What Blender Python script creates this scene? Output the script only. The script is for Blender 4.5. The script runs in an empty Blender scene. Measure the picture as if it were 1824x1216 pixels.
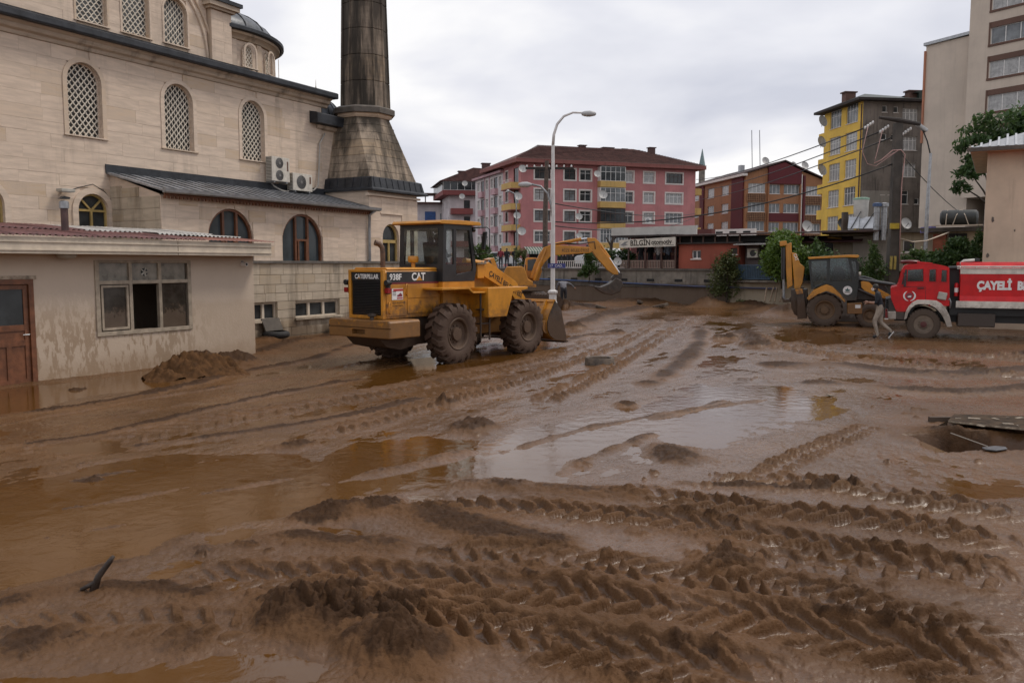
import bpy, math, random
import numpy as np
from mathutils import Matrix, Vector, Euler
R = math.radians
random.seed(7)
sc = bpy.context.scene
COL = sc.collection

# ---------------------------------------------------------------- camera
FPX, CAMZ = 1500.0, 2.4                       # focal length in photo pixels (1824 wide), eye height
PITCH = math.atan((608 - 470) / FPX)
cam_d = bpy.data.cameras.new('camera'); cam = bpy.data.objects.new('camera', cam_d); COL.objects.link(cam)
cam_d.sensor_width = 36; cam_d.lens = 36 * FPX / 1824; cam_d.clip_end = 3000; cam_d.clip_start = .05
cam.location = (0, 0, CAMZ); cam.rotation_euler = (R(90) - PITCH, 0, 0)
sc.camera = cam

# ---------------------------------------------------------------- sky, sun, exposure
SUN_EL, SUN_AZ = R(55), R(72)                # azimuth measured clockwise from +Y
w = bpy.data.worlds.new('World'); sc.world = w; w.use_nodes = True
nt = w.node_tree; nt.nodes.clear(); N = nt.nodes.new; L = nt.links.new
out = N('ShaderNodeOutputWorld')
sky = N('ShaderNodeTexSky'); sky.sky_type = 'NISHITA'; sky.sun_disc = False
sky.sun_elevation = SUN_EL; sky.sun_rotation = SUN_AZ; sky.air_density = 1.5; sky.dust_density = 3
bg1 = N('ShaderNodeBackground'); bg1.inputs[1].default_value = .09; L(sky.outputs[0], bg1.inputs[0])
tc = N('ShaderNodeTexCoord'); sep = N('ShaderNodeSeparateXYZ'); L(tc.outputs['Generated'], sep.inputs[0])
zz = N('ShaderNodeMath'); zz.operation = 'MAXIMUM'; zz.inputs[1].default_value = 0; L(sep.outputs[2], zz.inputs[0])
za = N('ShaderNodeMath'); za.operation = 'ADD'; za.inputs[1].default_value = .22; L(zz.outputs[0], za.inputs[0])
dv = N('ShaderNodeVectorMath'); dv.operation = 'DIVIDE'
cb = N('ShaderNodeCombineXYZ')
for i in range(3): L(za.outputs[0], cb.inputs[i])
L(tc.outputs['Generated'], dv.inputs[0]); L(cb.outputs[0], dv.inputs[1])
mp = N('ShaderNodeMapping'); mp.inputs['Location'].default_value = (3.1, 1.4, 0); mp.inputs['Scale'].default_value = (1, 1, .3); L(dv.outputs[0], mp.inputs[0])
nz = N('ShaderNodeTexNoise'); nz.inputs['Scale'].default_value = 1.25; nz.inputs['Detail'].default_value = 5; nz.inputs['Roughness'].default_value = .48; nz.inputs['Distortion'].default_value = .2
L(mp.outputs[0], nz.inputs['Vector'])
cr = N('ShaderNodeValToRGB'); e = cr.color_ramp.elements
e[0].position = .34; e[0].color = (.56, .575, .655, 1); e[1].position = .60; e[1].color = (.90, .89, .895, 1)
m_ = cr.color_ramp.elements.new(.5); m_.color = (.745, .748, .80, 1)
L(nz.outputs[0], cr.inputs[0])
bg2 = N('ShaderNodeBackground'); bg2.inputs[1].default_value = 1.0; L(cr.outputs[0], bg2.inputs[0])
mx = N('ShaderNodeMixShader'); mx.inputs[0].default_value = .95
L(bg1.outputs[0], mx.inputs[1]); L(bg2.outputs[0], mx.inputs[2]); L(mx.outputs[0], out.inputs[0])
sd = bpy.data.lights.new('sun', 'SUN'); sd.energy = 1.5; sd.angle = R(15); sd.color = (1, .92, .82)
sun = bpy.data.objects.new('sun', sd); COL.objects.link(sun)
_sdir = Vector((math.sin(SUN_AZ) * math.cos(SUN_EL), math.cos(SUN_AZ) * math.cos(SUN_EL), math.sin(SUN_EL)))
sun.rotation_euler = _sdir.to_track_quat('Z', 'Y').to_euler()
vs = sc.view_settings; vs.view_transform = 'Standard'; vs.look = 'None'; vs.exposure = .2; vs.gamma = 1; vs.use_curve_mapping = False
sc.cycles.max_bounces = 6; sc.cycles.transparent_max_bounces = 12; sc.cycles.caustics_reflective = False; sc.cycles.caustics_refractive = False

# ---------------------------------------------------------------- photo pixel -> place
_cp, _sp = math.cos(PITCH), math.sin(PITCH)
def ray(u, v):
    a = (u - 912) / FPX; b = (608 - v) / FPX
    return a, _cp + _sp * b, -_sp + _cp * b
def at(u, v, Y):
    d = ray(u, v); t = Y / d[1]; return Vector((d[0] * t, Y, CAMZ + d[2] * t))
def gp(u, v, z=0.):
    d = ray(u, v); t = (z - CAMZ) / d[2]; return Vector((d[0] * t, d[1] * t, z))

# ---------------------------------------------------------------- materials
MATS = {}
def _mix(nt, a, b, fac, mode='MIX'):
    n = nt.nodes.new('ShaderNodeMix'); n.data_type = 'RGBA'; n.blend_type = mode
    for s, i in ((fac, 0), (a, 6), (b, 7)):
        if hasattr(s, 'is_linked'): nt.links.new(s, n.inputs[i])
        elif i == 0: n.inputs[0].default_value = s
        else: n.inputs[i].default_value = (*s[:3], 1)
    return n.outputs[2]
def _noise(nt, vec, scale, detail=4, rough=.55, stretch=None, dist=0):
    if stretch:
        m = nt.nodes.new('ShaderNodeMapping'); m.inputs['Scale'].default_value = stretch; nt.links.new(vec, m.inputs[0]); vec = m.outputs[0]
    n = nt.nodes.new('ShaderNodeTexNoise'); n.inputs['Scale'].default_value = scale; n.inputs['Detail'].default_value = detail
    n.inputs['Roughness'].default_value = rough; n.inputs['Distortion'].default_value = dist
    nt.links.new(vec, n.inputs['Vector']); return n.outputs[0]
def _ramp(nt, val, a, b, lo=0., hi=1.):
    n = nt.nodes.new('ShaderNodeMapRange'); n.interpolation_type = 'SMOOTHSTEP'
    n.inputs[1].default_value = a; n.inputs[2].default_value = b; n.inputs[3].default_value = lo; n.inputs[4].default_value = hi
    nt.links.new(val, n.inputs[0]); return n.outputs[0]
def _math(nt, op, a, b=None):
    n = nt.nodes.new('ShaderNodeMath'); n.operation = op
    for s, i in ((a, 0), (b, 1)):
        if s is None: continue
        if hasattr(s, 'is_linked'): nt.links.new(s, n.inputs[i])
        else: n.inputs[i].default_value = s
    return n.outputs[0]
def mat(name, col, rough=.6, var=.18, scale=4., bump=0., bscale=40., metal=0., streak=0., dirt=None, dirtcol=(.085, .05, .03), island=0., coat=0., spec=.5, world=False, sdir=(2.2, 2.2, .22)):
    """procedural paint / stone / plaster: colour variation, rain streaks, splashed-up mud (dirt=(z_full, z_none, amount)), fine relief"""
    if name in MATS: return MATS[name]
    m = bpy.data.materials.new(name); m.use_nodes = True; nt = m.node_tree; b = nt.nodes['Principled BSDF']
    tcn = nt.nodes.new('ShaderNodeTexCoord'); vec = tcn.outputs['Object']
    if world:
        g = nt.nodes.new('ShaderNodeNewGeometry'); vec = g.outputs['Position']
    n1 = _noise(nt, vec, scale, 6, .6)
    c = _mix(nt, tuple(x * (1 - var) for x in col), tuple(min(1, x * (1 + var)) for x in col), _ramp(nt, n1, .3, .7))
    if island:
        g = nt.nodes.new('ShaderNodeNewGeometry')
        c = _mix(nt, c, _mix(nt, tuple(x * (1 - island) for x in col), tuple(min(1, x * (1 + island)) for x in col), g.outputs['Random Per Island']), .6)
    if streak:
        s = _noise(nt, vec, 1.6, 6, .62, sdir)
        c = _mix(nt, c, tuple(x * .28 for x in col), _math(nt, 'MULTIPLY', _ramp(nt, s, .5, .72), streak))
    ro = _math(nt, 'ADD', _math(nt, 'MULTIPLY', n1, .25), rough - .125)
    if dirt:
        sp = nt.nodes.new('ShaderNodeSeparateXYZ'); nt.links.new(vec, sp.inputs[0])
        zg = _ramp(nt, sp.outputs[2], dirt[0], dirt[1], 1, 0)
        dn = _noise(nt, vec, scale * 1.7 + 2, 7, .68)
        f = _ramp(nt, _math(nt, 'ADD', dn, _math(nt, 'MULTIPLY', zg, .55)), .62, .86, 0, dirt[2])
        c = _mix(nt, c, dirtcol, f); ro = _math(nt, 'MAXIMUM', ro, _math(nt, 'MULTIPLY', f, .75))
    nt.links.new(c, b.inputs['Base Color']); nt.links.new(ro, b.inputs['Roughness'])
    b.inputs['Metallic'].default_value = metal; b.inputs['Specular IOR Level'].default_value = spec
    if coat: b.inputs['Coat Weight'].default_value = coat; b.inputs['Coat Roughness'].default_value = .15
    if bump:
        bn = nt.nodes.new('ShaderNodeBump'); bn.inputs['Strength'].default_value = bump; bn.inputs['Distance'].default_value = .02
        nt.links.new(_noise(nt, vec, bscale, 5, .6), bn.inputs['Height']); nt.links.new(bn.outputs[0], b.inputs['Normal'])
    MATS[name] = m; return m
def glass(name, tint, trans=.75):
    """see-through cab glass: mostly transparent tint under a clear reflection"""
    m = bpy.data.materials.new(name); m.use_nodes = True; nt = m.node_tree; nt.nodes.clear()
    o = nt.nodes.new('ShaderNodeOutputMaterial'); t = nt.nodes.new('ShaderNodeBsdfTransparent'); t.inputs[0].default_value = (*tint, 1)
    g = nt.nodes.new('ShaderNodeBsdfGlossy'); g.inputs['Roughness'].default_value = .06
    d = nt.nodes.new('ShaderNodeBsdfDiffuse'); d.inputs[0].default_value = (.22, .2, .17, 1)
    lw = nt.nodes.new('ShaderNodeLayerWeight'); lw.inputs[0].default_value = .5; fo = _math(nt, 'ADD', _math(nt, 'MULTIPLY', _math(nt, 'POWER', lw.outputs['Facing'], 4.), .7), .05)
    tcn = nt.nodes.new('ShaderNodeTexCoord'); dn = _ramp(nt, _noise(nt, tcn.outputs['Object'], 3, 5), .35, .75, 0, 1 - trans)
    m1 = nt.nodes.new('ShaderNodeMixShader'); nt.links.new(dn, m1.inputs[0]); nt.links.new(t.outputs[0], m1.inputs[1]); nt.links.new(d.outputs[0], m1.inputs[2])
    m2 = nt.nodes.new('ShaderNodeMixShader'); nt.links.new(fo, m2.inputs[0]); nt.links.new(m1.outputs[0], m2.inputs[1]); nt.links.new(g.outputs[0], m2.inputs[2])
    nt.links.new(m2.outputs[0], o.inputs[0]); MATS[name] = m; return m
def leafmat(name, c1, c2):
    m = bpy.data.materials.new(name); m.use_nodes = True; nt = m.node_tree; b = nt.nodes['Principled BSDF']
    g = nt.nodes.new('ShaderNodeNewGeometry')
    nt.links.new(_mix(nt, c1, c2, g.outputs['Random Per Island']), b.inputs['Base Color'])
    b.inputs['Roughness'].default_value = .5; b.inputs['Subsurface Weight'].default_value = 0
    o = nt.nodes['Material Output']; tr = nt.nodes.new('ShaderNodeBsdfTranslucent'); tr.inputs[0].default_value = (*[x * 1.3 for x in c2], 1)
    ms = nt.nodes.new('ShaderNodeMixShader'); ms.inputs[0].default_value = .25
    nt.links.new(b.outputs[0], ms.inputs[1]); nt.links.new(tr.outputs[0], ms.inputs[2]); nt.links.new(ms.outputs[0], o.inputs[0])
    MATS[name] = m; return m

# ---------------------------------------------------------------- mesh collector
class MB:
    def __init__(s): s.v = []; s.f = []; s.m = []; s.T = None
    def add(s, vs, fs, mi=0):
        o = len(s.v)
        if s.T is not None: vs = [tuple(s.T @ Vector(p)) for p in vs]
        s.v += [tuple(p) for p in vs]; s.f += [tuple(i + o for i in q) for q in fs]; s.m += [mi] * len(fs); return s
    def box(s, x0, x1, y0, y1, z0, z1, mi=0):
        return s.add([(x0, y0, z0), (x1, y0, z0), (x1, y1, z0), (x0, y1, z0), (x0, y0, z1), (x1, y0, z1), (x1, y1, z1), (x0, y1, z1)],
                     [(0, 3, 2, 1), (4, 5, 6, 7), (0, 1, 5, 4), (1, 2, 6, 5), (2, 3, 7, 6), (3, 0, 4, 7)], mi)
    def obox(s, c, size, rot=(0, 0, 0), mi=0):
        mtx = Matrix.Translation(c) @ Euler(rot).to_matrix().to_4x4()
        a, b, d = (k / 2 for k in size)
        vs = [mtx @ Vector(p) for p in [(-a, -b, -d), (a, -b, -d), (a, b, -d), (-a, b, -d), (-a, -b, d), (a, -b, d), (a, b, d), (-a, b, d)]]
        return s.add(vs, [(0, 3, 2, 1), (4, 5, 6, 7), (0, 1, 5, 4), (1, 2, 6, 5), (2, 3, 7, 6), (3, 0, 4, 7)], mi)
    def prism(s, poly, a0, a1, plane='xz', mi=0):
        """extrude a 2D outline; plane xz extrudes along y, xy along z, yz along x"""
        k = {'xz': lambda p, t: (p[0], t, p[1]), 'xy': lambda p, t: (p[0], p[1], t), 'yz': lambda p, t: (t, p[0], p[1])}[plane]
        n = len(poly)
        vs = [k(p, a0) for p in poly] + [k(p, a1) for p in poly]
        return s.add(vs, [tuple(range(n))[::-1], tuple(range(n, 2 * n))] + [(i, (i + 1) % n, n + (i + 1) % n, n + i) for i in range(n)], mi)
    def tube(s, path, r, n=8, r1=None, mi=0, cap=True):
        P = [Vector(p) for p in path]; m = len(P); vs = []; fs = []
        up = None
        for i, p in enumerate(P):
            t = (P[min(i + 1, m - 1)] - P[max(i - 1, 0)])
            if t.length < 1e-9: t = Vector((0, 0, 1))
            t.normalize()
            if up is None:
                up = t.orthogonal().normalized()
            up = (up - t * up.dot(t)); up = up.normalized() if up.length > 1e-6 else t.orthogonal().normalized()
            b = t.cross(up); rr = r[i] if isinstance(r, (list, tuple)) else (r if r1 is None else r + (r1 - r) * i / max(1, m - 1))
            vs += [p + (up * math.cos(6.28318 * k / n) + b * math.sin(6.28318 * k / n)) * rr for k in range(n)]
        for i in range(m - 1):
            for k in range(n):
                a = i * n + k; c = i * n + (k + 1) % n
                fs.append((a, c, c + n, a + n))
        if cap: fs += [tuple(range(n))[::-1], tuple(range((m - 1) * n, m * n))]
        return s.add(vs, fs, mi)
    def lathe(s, prof, n=24, c=(0, 0, 0), axis='z', a0=0., a1=None, mi=0, phase=0.):
        full = a1 is None; a1 = 2 * math.pi if full else a1; cols = n if full else n + 1; vs = []
        for (r, h) in prof:
            for k in range(cols):
                a = a0 + (a1 - a0) * k / n + phase; x, y = r * math.cos(a), r * math.sin(a)
                vs.append({'z': (c[0] + x, c[1] + y, c[2] + h), 'y': (c[0] + x, c[1] + h, c[2] + y), 'x': (c[0] + h, c[1] + x, c[2] + y)}[axis])
        fs = []
        for i in range(len(prof) - 1):
            for k in range(n):
                k2 = (k + 1) % cols
                fs.append((i * cols + k, i * cols + k2, (i + 1) * cols + k2, (i + 1) * cols + k))
        return s.add(vs, fs, mi)
    def mesh(s, name, mats, smooth=False, fix=True):
        me = bpy.data.meshes.new(name); me.from_pydata(s.v, [], s.f)
        for m in (mats if isinstance(mats, (list, tuple)) else [mats]): me.materials.append(m)
        if any(s.m): me.polygons.foreach_set('material_index', s.m)
        if fix:
            import bmesh
            bm = bmesh.new(); bm.from_mesh(me); bmesh.ops.recalc_face_normals(bm, faces=bm.faces); bm.to_mesh(me); bm.free()
        if smooth:
            me.shade_smooth()
            if smooth is not True: me.set_sharp_from_angle(angle=R(smooth))
        me.update(); return me
    def build(s, name, mats, parent=None, smooth=False, bevel=0, loc=None, rz=0, fix=True):
        o = bpy.data.objects.new(name, s.mesh(name, mats, smooth, fix)); COL.objects.link(o)
        if parent: o.parent = parent
        if loc is not None: o.location = loc
        o.rotation_euler.z = rz
        if bevel:
            b = o.modifiers.new('bevel', 'BEVEL'); b.width = bevel; b.segments = 2; b.limit_method = 'ANGLE'; b.angle_limit = R(40); b.harden_normals = False
        return o
def inst(name, me, parent=None, loc=(0, 0, 0), rot=(0, 0, 0), scale=None):
    o = bpy.data.objects.new(name, me); COL.objects.link(o); o.parent = parent; o.location = loc; o.rotation_euler = rot
    if scale: o.scale = scale if hasattr(scale, '__len__') else (scale,) * 3
    return o
def tag(o, label=None, cat=None, group=None, kind=None):
    for k, v in (('label', label), ('category', cat), ('group', group), ('kind', kind)):
        if v: o[k] = v
    return o
def thing(name, label, cat, loc=(0, 0, 0), rz=0., group=None):
    o = bpy.data.objects.new(name, None); COL.objects.link(o); o.location = loc; o.rotation_euler.z = rz; o.empty_display_size = .3
    return tag(o, label, cat, group)
def text(name, s, size, parent, loc, rot, m, depth=.004, align='LEFT', xs=1., bold=0.):
    """flat raised lettering as a mesh"""
    c = bpy.data.curves.new(name, 'FONT'); c.body = s; c.size = size; c.extrude = depth; c.align_x = align; c.offset = bold; c.resolution_u = 3
    t = bpy.data.objects.new(name, c); COL.objects.link(t)
    dg = bpy.context.evaluated_depsgraph_get(); me = bpy.data.meshes.new_from_object(t.evaluated_get(dg))
    bpy.data.objects.remove(t); bpy.data.curves.remove(c)
    me.materials.clear(); me.materials.append(m)
    o = bpy.data.objects.new(name, me); COL.objects.link(o); o.parent = parent; o.location = loc; o.rotation_euler = rot; o.scale = (xs, 1, 1)
    return o
def wall_holes(mb, x0, x1, z0, z1, holes, y=0., depth=.18, mi=0, top=None):
    """front face at y (outside is -y) with real openings and reveals; holes (a,b,c,d) or (a,b,c,d,'arch')"""
    xs = sorted({x0, x1, *[h[0] for h in holes], *[h[1] for h in holes]}); zs = sorted({z0, z1, *[h[2] for h in holes], *[h[3] for h in holes]})
    for i in range(len(xs) - 1):
        for j in range(len(zs) - 1):
            cx, cz = (xs[i] + xs[i + 1]) / 2, (zs[j] + zs[j + 1]) / 2
            if any(h[0] < cx < h[1] and h[2] < cz < h[3] for h in holes): continue
            mb.add([(xs[i], y, zs[j]), (xs[i + 1], y, zs[j]), (xs[i + 1], y, zs[j + 1]), (xs[i], y, zs[j + 1])], [(0, 1, 2, 3)], mi)
    for h in holes:
        a, b, c, d = h[:4]; q = y + depth
        if len(h) == 4:
            ol = [(a, c), (b, c), (b, d), (a, d)]
        else:
            r = (b - a) / 2; mxx = (a + b) / 2; zc = d - r; n = 14
            arc = [(mxx + r * math.cos(math.pi * k / n), zc + r * math.sin(math.pi * k / n)) for k in range(n + 1)]
            ol = [(a, c), (b, c)] + arc
            for k in range(n):
                p, p2 = arc[k], arc[k + 1]; cr = (b, d) if k < n / 2 else (a, d)
                mb.add([(p[0], y, p[1]), (p2[0], y, p2[1]), (cr[0], y, cr[1])], [(0, 1, 2)], mi)
            mb.add([(mxx, y, d), (a, y, d), (b, y, d)], [(0, 1, 2)], mi)
        n = len(ol)
        for k in range(n):
            p, p2 = ol[k], ol[(k + 1) % n]
            mb.add([(p[0], y, p[1]), (p2[0], y, p2[1]), (p2[0], q, p2[1]), (p[0], q, p[1])], [(0, 1, 2, 3)], mi)
    return mb
def strip(outer, inner, y0, y1):
    """a ring between two outlines (lists of (x,z)), extruded y0..y1"""
    mb = MB(); n = len(outer)
    for k in range(n - 1):
        a, b, c, d = outer[k], outer[k + 1], inner[k + 1], inner[k]
        mb.add([(a[0], y0, a[1]), (b[0], y0, b[1]), (c[0], y0, c[1]), (d[0], y0, d[1]), (a[0], y1, a[1]), (b[0], y1, b[1]), (c[0], y1, c[1]), (d[0], y1, d[1])],
               [(0, 1, 2, 3), (4, 7, 6, 5), (0, 4, 5, 1), (3, 2, 6, 7), (0, 3, 7, 4), (1, 5, 6, 2)])
    return mb
def arch_outline(a, b, c, d, n=14, grow=0.):
    r = (b - a) / 2; m = (a + b) / 2; zc = d - r; r += grow
    return [(b + grow, c)] + [(m + r * math.cos(math.pi * k / n), zc + r * math.sin(math.pi * k / n)) for k in range(n + 1)] + [(a - grow, c)]

def catenary(p0, p1, sag, n=14):
    p0, p1 = Vector(p0), Vector(p1)
    return [p0.lerp(p1, i / n) - Vector((0, 0, sag * 4 * (i / n) * (1 - i / n))) for i in range(n + 1)]
# ================================================================ the flooded, churned-up yard
def _hash(ix, iy, seed):
    n = (ix.astype(np.int64) * 374761393 + iy.astype(np.int64) * 668265263 + seed * 1442695041) & 0x7fffffff
    n = ((n ^ (n >> 13)) * 1274126177) & 0x7fffffff
    return ((n ^ (n >> 16)) & 0xffff).astype(np.float32) / 65535.
def vnoise(x, y, seed):
    ix, iy = np.floor(x), np.floor(y); fx, fy = (x - ix).astype(np.float32), (y - iy).astype(np.float32)
    fx = fx * fx * fx * (fx * (fx * 6 - 15) + 10); fy = fy * fy * fy * (fy * (fy * 6 - 15) + 10)
    a = _hash(ix, iy, seed); b = _hash(ix + 1, iy, seed); c = _hash(ix, iy + 1, seed); d = _hash(ix + 1, iy + 1, seed)
    return (a + (b - a) * fx + (c - a) * fy + (a - b - c + d) * fx * fy) * 2 - 1
def fbm(x, y, oct, seed, gain=.5, ridged=False):
    t = np.zeros(x.shape, np.float32); amp = 1.; tot = 0.; ca, sa = math.cos(.6), math.sin(.6)
    for i in range(oct):
        n = vnoise(x, y, seed + i * 17)
        t += amp * (1 - 2 * np.abs(n) if ridged else n); tot += amp; amp *= gain
        x, y = (x * ca - y * sa) * 2.03 + 11.3, (x * sa + y * ca) * 2.03 - 4.7
    return t / tot
def lumps(x, y, seed):
    """rounded clods with sharp creases between them (cellular)"""
    ix, iy = np.floor(x), np.floor(y); best = np.full(x.shape, 9., np.float32)
    for dx in (-1, 0, 1):
        for dy in (-1, 0, 1):
            cx, cy = ix + dx, iy + dy
            d = (cx + _hash(cx, cy, seed) - x) ** 2 + (cy + _hash(cx, cy, seed + 7) - y) ** 2; best = np.minimum(best, d.astype(np.float32))
    return .55 - best
def sst(a, b, x):
    t = np.clip((x - a) / (b - a), 0, 1); return t * t * (3 - 2 * t)
def path_sd(px, py, pts):
    """along / across coordinates of every point relative to a polyline (only near it)"""
    best = np.full(px.shape, 1e9, np.float32); S = np.zeros(px.shape, np.float32); D = np.zeros(px.shape, np.float32); acc = 0.
    for i in range(len(pts) - 1):
        ax, ay = pts[i]; bx, by = pts[i + 1]; dx, dy = bx - ax, by - ay; ln = math.hypot(dx, dy)
        t = np.clip(((px - ax) * dx + (py - ay) * dy) / (ln * ln), 0, 1)
        ex, ey = px - (ax + t * dx), py - (ay + t * dy); d2 = np.hypot(ex, ey)
        m = d2 < best
        best[m] = d2[m]; S[m] = (acc + t * ln)[m]; D[m] = (d2 * np.sign(dx * (py - ay) - dy * (px - ax)))[m]; acc += ln
    return S, D, acc
def poly_sdf(px, py, pts):
    """negative inside"""
    d = np.full(px.shape, 1e9, np.float32); ins = np.zeros(px.shape, bool); n = len(pts)
    for i in range(n):
        ax, ay = pts[i]; bx, by = pts[(i + 1) % n]; dx, dy = bx - ax, by - ay
        t = np.clip(((px - ax) * dx + (py - ay) * dy) / (dx * dx + dy * dy + 1e-9), 0, 1)
        d = np.minimum(d, np.hypot(px - ax - t * dx, py - ay - t * dy))
        c = ((ay > py) != (by > py)) & (px < (bx - ax) * (py - ay) / (by - ay + 1e-12) + ax); ins ^= c
    return np.where(ins, -d, d)
def spline(pix, n=7):
    """photo pixels -> smooth ground polyline"""
    P = [gp(*p) for p in pix]; P = [(p.x, p.y) for p in P]; out = []
    for i in range(len(P) - 1):
        p0, p1, p2, p3 = P[max(i - 1, 0)], P[i], P[i + 1], P[min(i + 2, len(P) - 1)]
        for k in range(n):
            t = k / n; f = lambda a, b, c, d: .5 * ((2 * b) + (-a + c) * t + (2 * a - 5 * b + 4 * c - d) * t * t + (-a + 3 * b - 3 * c + d) * t ** 3)
            out.append((f(p0[0], p1[0], p2[0], p3[0]), f(p0[1], p1[1], p2[1], p3[1])))
    return out + [P[-1]]

NC, NR = 1080, 900
tx = np.concatenate([np.linspace(-1.5, -.72, 45, endpoint=False), np.linspace(-.72, .72, NC - 90), np.linspace(.72, 1.5, 46)[1:]])
s_ = np.linspace(0, 1, NR); y0, y1 = 3.4, 78.
ry = (y0 ** -.55 + (y1 ** -.55 - y0 ** -.55) * s_) ** (-1 / .55)
GX = (ry[:, None] * tx[None, :]).astype(np.float32); GY = np.repeat(ry[:, None], len(tx), 1).astype(np.float32)
gx, gy = GX.ravel(), GY.ravel()
wx = gx + .3 * fbm(gx * 1.1, gy * 1.1, 4, 5) + .09 * fbm(gx * 5, gy * 5, 3, 6); wy = gy + .35 * fbm(gx * 1.1, gy * 1.1, 4, 91) + .12 * fbm(gx * 5, gy * 5, 3, 92)     # wobbled coordinates: uneven edges
H = .034 + .026 * fbm(gx * .35, gy * .35, 4, 3) + .012 * fbm(gx * 1.7, gy * 1.7, 4, 23)
BM = np.zeros_like(H); CH = np.zeros_like(H)                                                                       # churned (clods, dry crust) mask
q1, q2 = gx + .10 * fbm(gx * 6, gy * 6, 3, 31), gy + .10 * fbm(gx * 6, gy * 6, 3, 33)
clod = .45 * fbm(q1 * 3.6, q2 * 3.6, 4, 41, .5) + .9 * lumps(q1 * 5.5, q2 * 5.5, 43); clod2 = 1.1 * lumps(q1 * 13, q2 * 13, 57) + .4 * lumps(q1 * 27, q2 * 27, 59); soft = fbm(gx * 2.3, gy * 2.3, 4, 77)
fine = fbm(gx * 30, gy * 30, 2, 140)
film = .6 * fbm(gx * 1.4 + gy * .5, gy * 1.1 - gx * .3, 5, 150, .6) + .7 * fbm(gx * .55, gy * .8, 3, 160)     # silt banks that break up the water

# puddles and streams: outlines as seen, depth of the basin below the water line
s1, c1 = gx * .5 + gy * .86, gx * .86 - gy * .5
streaky = .6 * fbm(s1 * .5, c1 * 2.4, 4, 170, .6) + .5 * fbm(s1 * 1.6, c1 * 3.5, 3, 180, .6)                # smears dragged along by the wheels
patch = sst(-.05, .35, fbm(gx * .9, gy * .9, 3, 215))
SLOP = [[(700, 700), (900, 640), (1100, 560), (1300, 545), (1400, 570), (1480, 640), (1600, 700), (1500, 760), (1250, 800), (1100, 860), (900, 880), (560, 900), (560, 800)],
        [(-80, 740), (300, 690), (700, 620), (1000, 590), (1000, 640), (760, 720), (560, 800), (560, 900), (380, 960), (-80, 1070)],
        [(1300, 560), (1600, 600), (1850, 640), (1850, 720), (1500, 720), (1350, 640)], [(1150, 800), (1500, 770), (1850, 850), (1850, 1010), (1500, 900), (1200, 860)], [(-80, 1120), (300, 1090), (420, 1160), (-80, 1216)]]
SM = np.zeros_like(H)
for pix in SLOP:
    pts = [(p.x, p.y) for p in (gp(*q) for q in pix)]; SM = np.maximum(SM, sst(.7, -.5, poly_sdf(wx, wy, pts)))
H = H * (1 - SM) + SM * (.009 + .3 * (H - .034) + .03 * streaky + .007 * fbm(gx * 7, gy * 7, 3, 190))
PUD = [
 ([(-60, 880), (180, 838), (330, 815), (470, 812), (600, 850), (590, 880), (520, 905), (400, 938), (300, 962), (200, 990), (90, 1022), (-80, 1045)], .13, 1),
 ([(-60, 700), (70, 688), (300, 652), (296, 688), (190, 706), (-60, 738)], .10, 1),
 ([(120, 800), (300, 765), (500, 722), (660, 690), (790, 664), (720, 705), (520, 750), (330, 782), (180, 806)], .07, .8),
 ([(-40, 768), (180, 738), (380, 700), (560, 668), (540, 688), (330, 728), (120, 768), (-40, 788)], .06, .7),
 ([(640, 655), (860, 622), (1010, 592), (1030, 603), (880, 650), (740, 680), (640, 690)], .06, .8),
 ([(560, 830), (640, 795), (740, 782), (840, 792), (905, 838), (940, 862), (860, 855), (770, 862), (640, 872), (560, 870)], .08, .9),
 ([(840, 812), (930, 765), (1060, 728), (1180, 712), (1250, 690), (1380, 690), (1460, 706), (1500, 728), (1440, 745), (1370, 768), (1210, 795), (1150, 775), (1080, 800), (1010, 830), (985, 868), (900, 850)], .075, .95),
 ([(1180, 700), (1230, 640), (1262, 580), (1300, 556), (1345, 580), (1310, 640), (1320, 690), (1250, 712)], .035, .6),
 ([(1050, 570), (1180, 548), (1300, 545), (1290, 560), (1180, 600), (1090, 660), (1020, 700), (930, 740), (980, 670)], .022, .5),
 ([(545, 938), (575, 930), (625, 968), (590, 973)], .10, 1), ([(690, 895), (780, 884), (1000, 912), (1075, 926), (930, 922), (800, 908)], .11, 1),
 ([(520, 890), (600, 874), (690, 892), (660, 910), (560, 912)], .09, .9), ([(1105, 792), (1120, 790), (1160, 820), (1140, 822)], .09, 1),
 ([(190, 1038), (300, 990), (430, 950), (450, 962), (330, 1012), (230, 1042)], .09, .9),
 ([(300, 1036), (480, 1030), (680, 1042), (660, 1056), (470, 1048), (330, 1046)], .09, .8),
 ([(-60, 1216), (150, 1196), (450, 1166), (640, 1186), (600, 1216), (300, 1260), (-60, 1280)], .08, .8),
 ([(1470, 640), (1560, 632), (1660, 650), (1560, 654)], .08, .8), ([(1330, 590), (1440, 586), (1560, 600), (1470, 612), (1360, 605)], .07, .8),
 ([(1690, 880), (1760, 862), (1840, 860), (1840, 885), (1760, 892)], .06, .7), ([(1380, 680), (1470, 672), (1560, 680), (1480, 692)], .06, .7),
 ([(1360, 985), (1440, 990), (1500, 1008), (1410, 1003)], .07, .8), ([(640, 1172), (780, 1180), (900, 1200), (760, 1205)], .08, .8),
]
for pix, dep, sm in PUD:
    pts = [(p.x, p.y) for p in (gp(*q) for q in pix)]
    d = poly_sdf(wx, wy, pts); sc_ = min(.5, .06 + .03 * pts[0][1])
    m = sst(sc_ * .9, -sc_ * .9, d)
    H = H * (1 - m * sm) + (-dep * .36 + .045 * film + .026 * streaky) * m * sm
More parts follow.
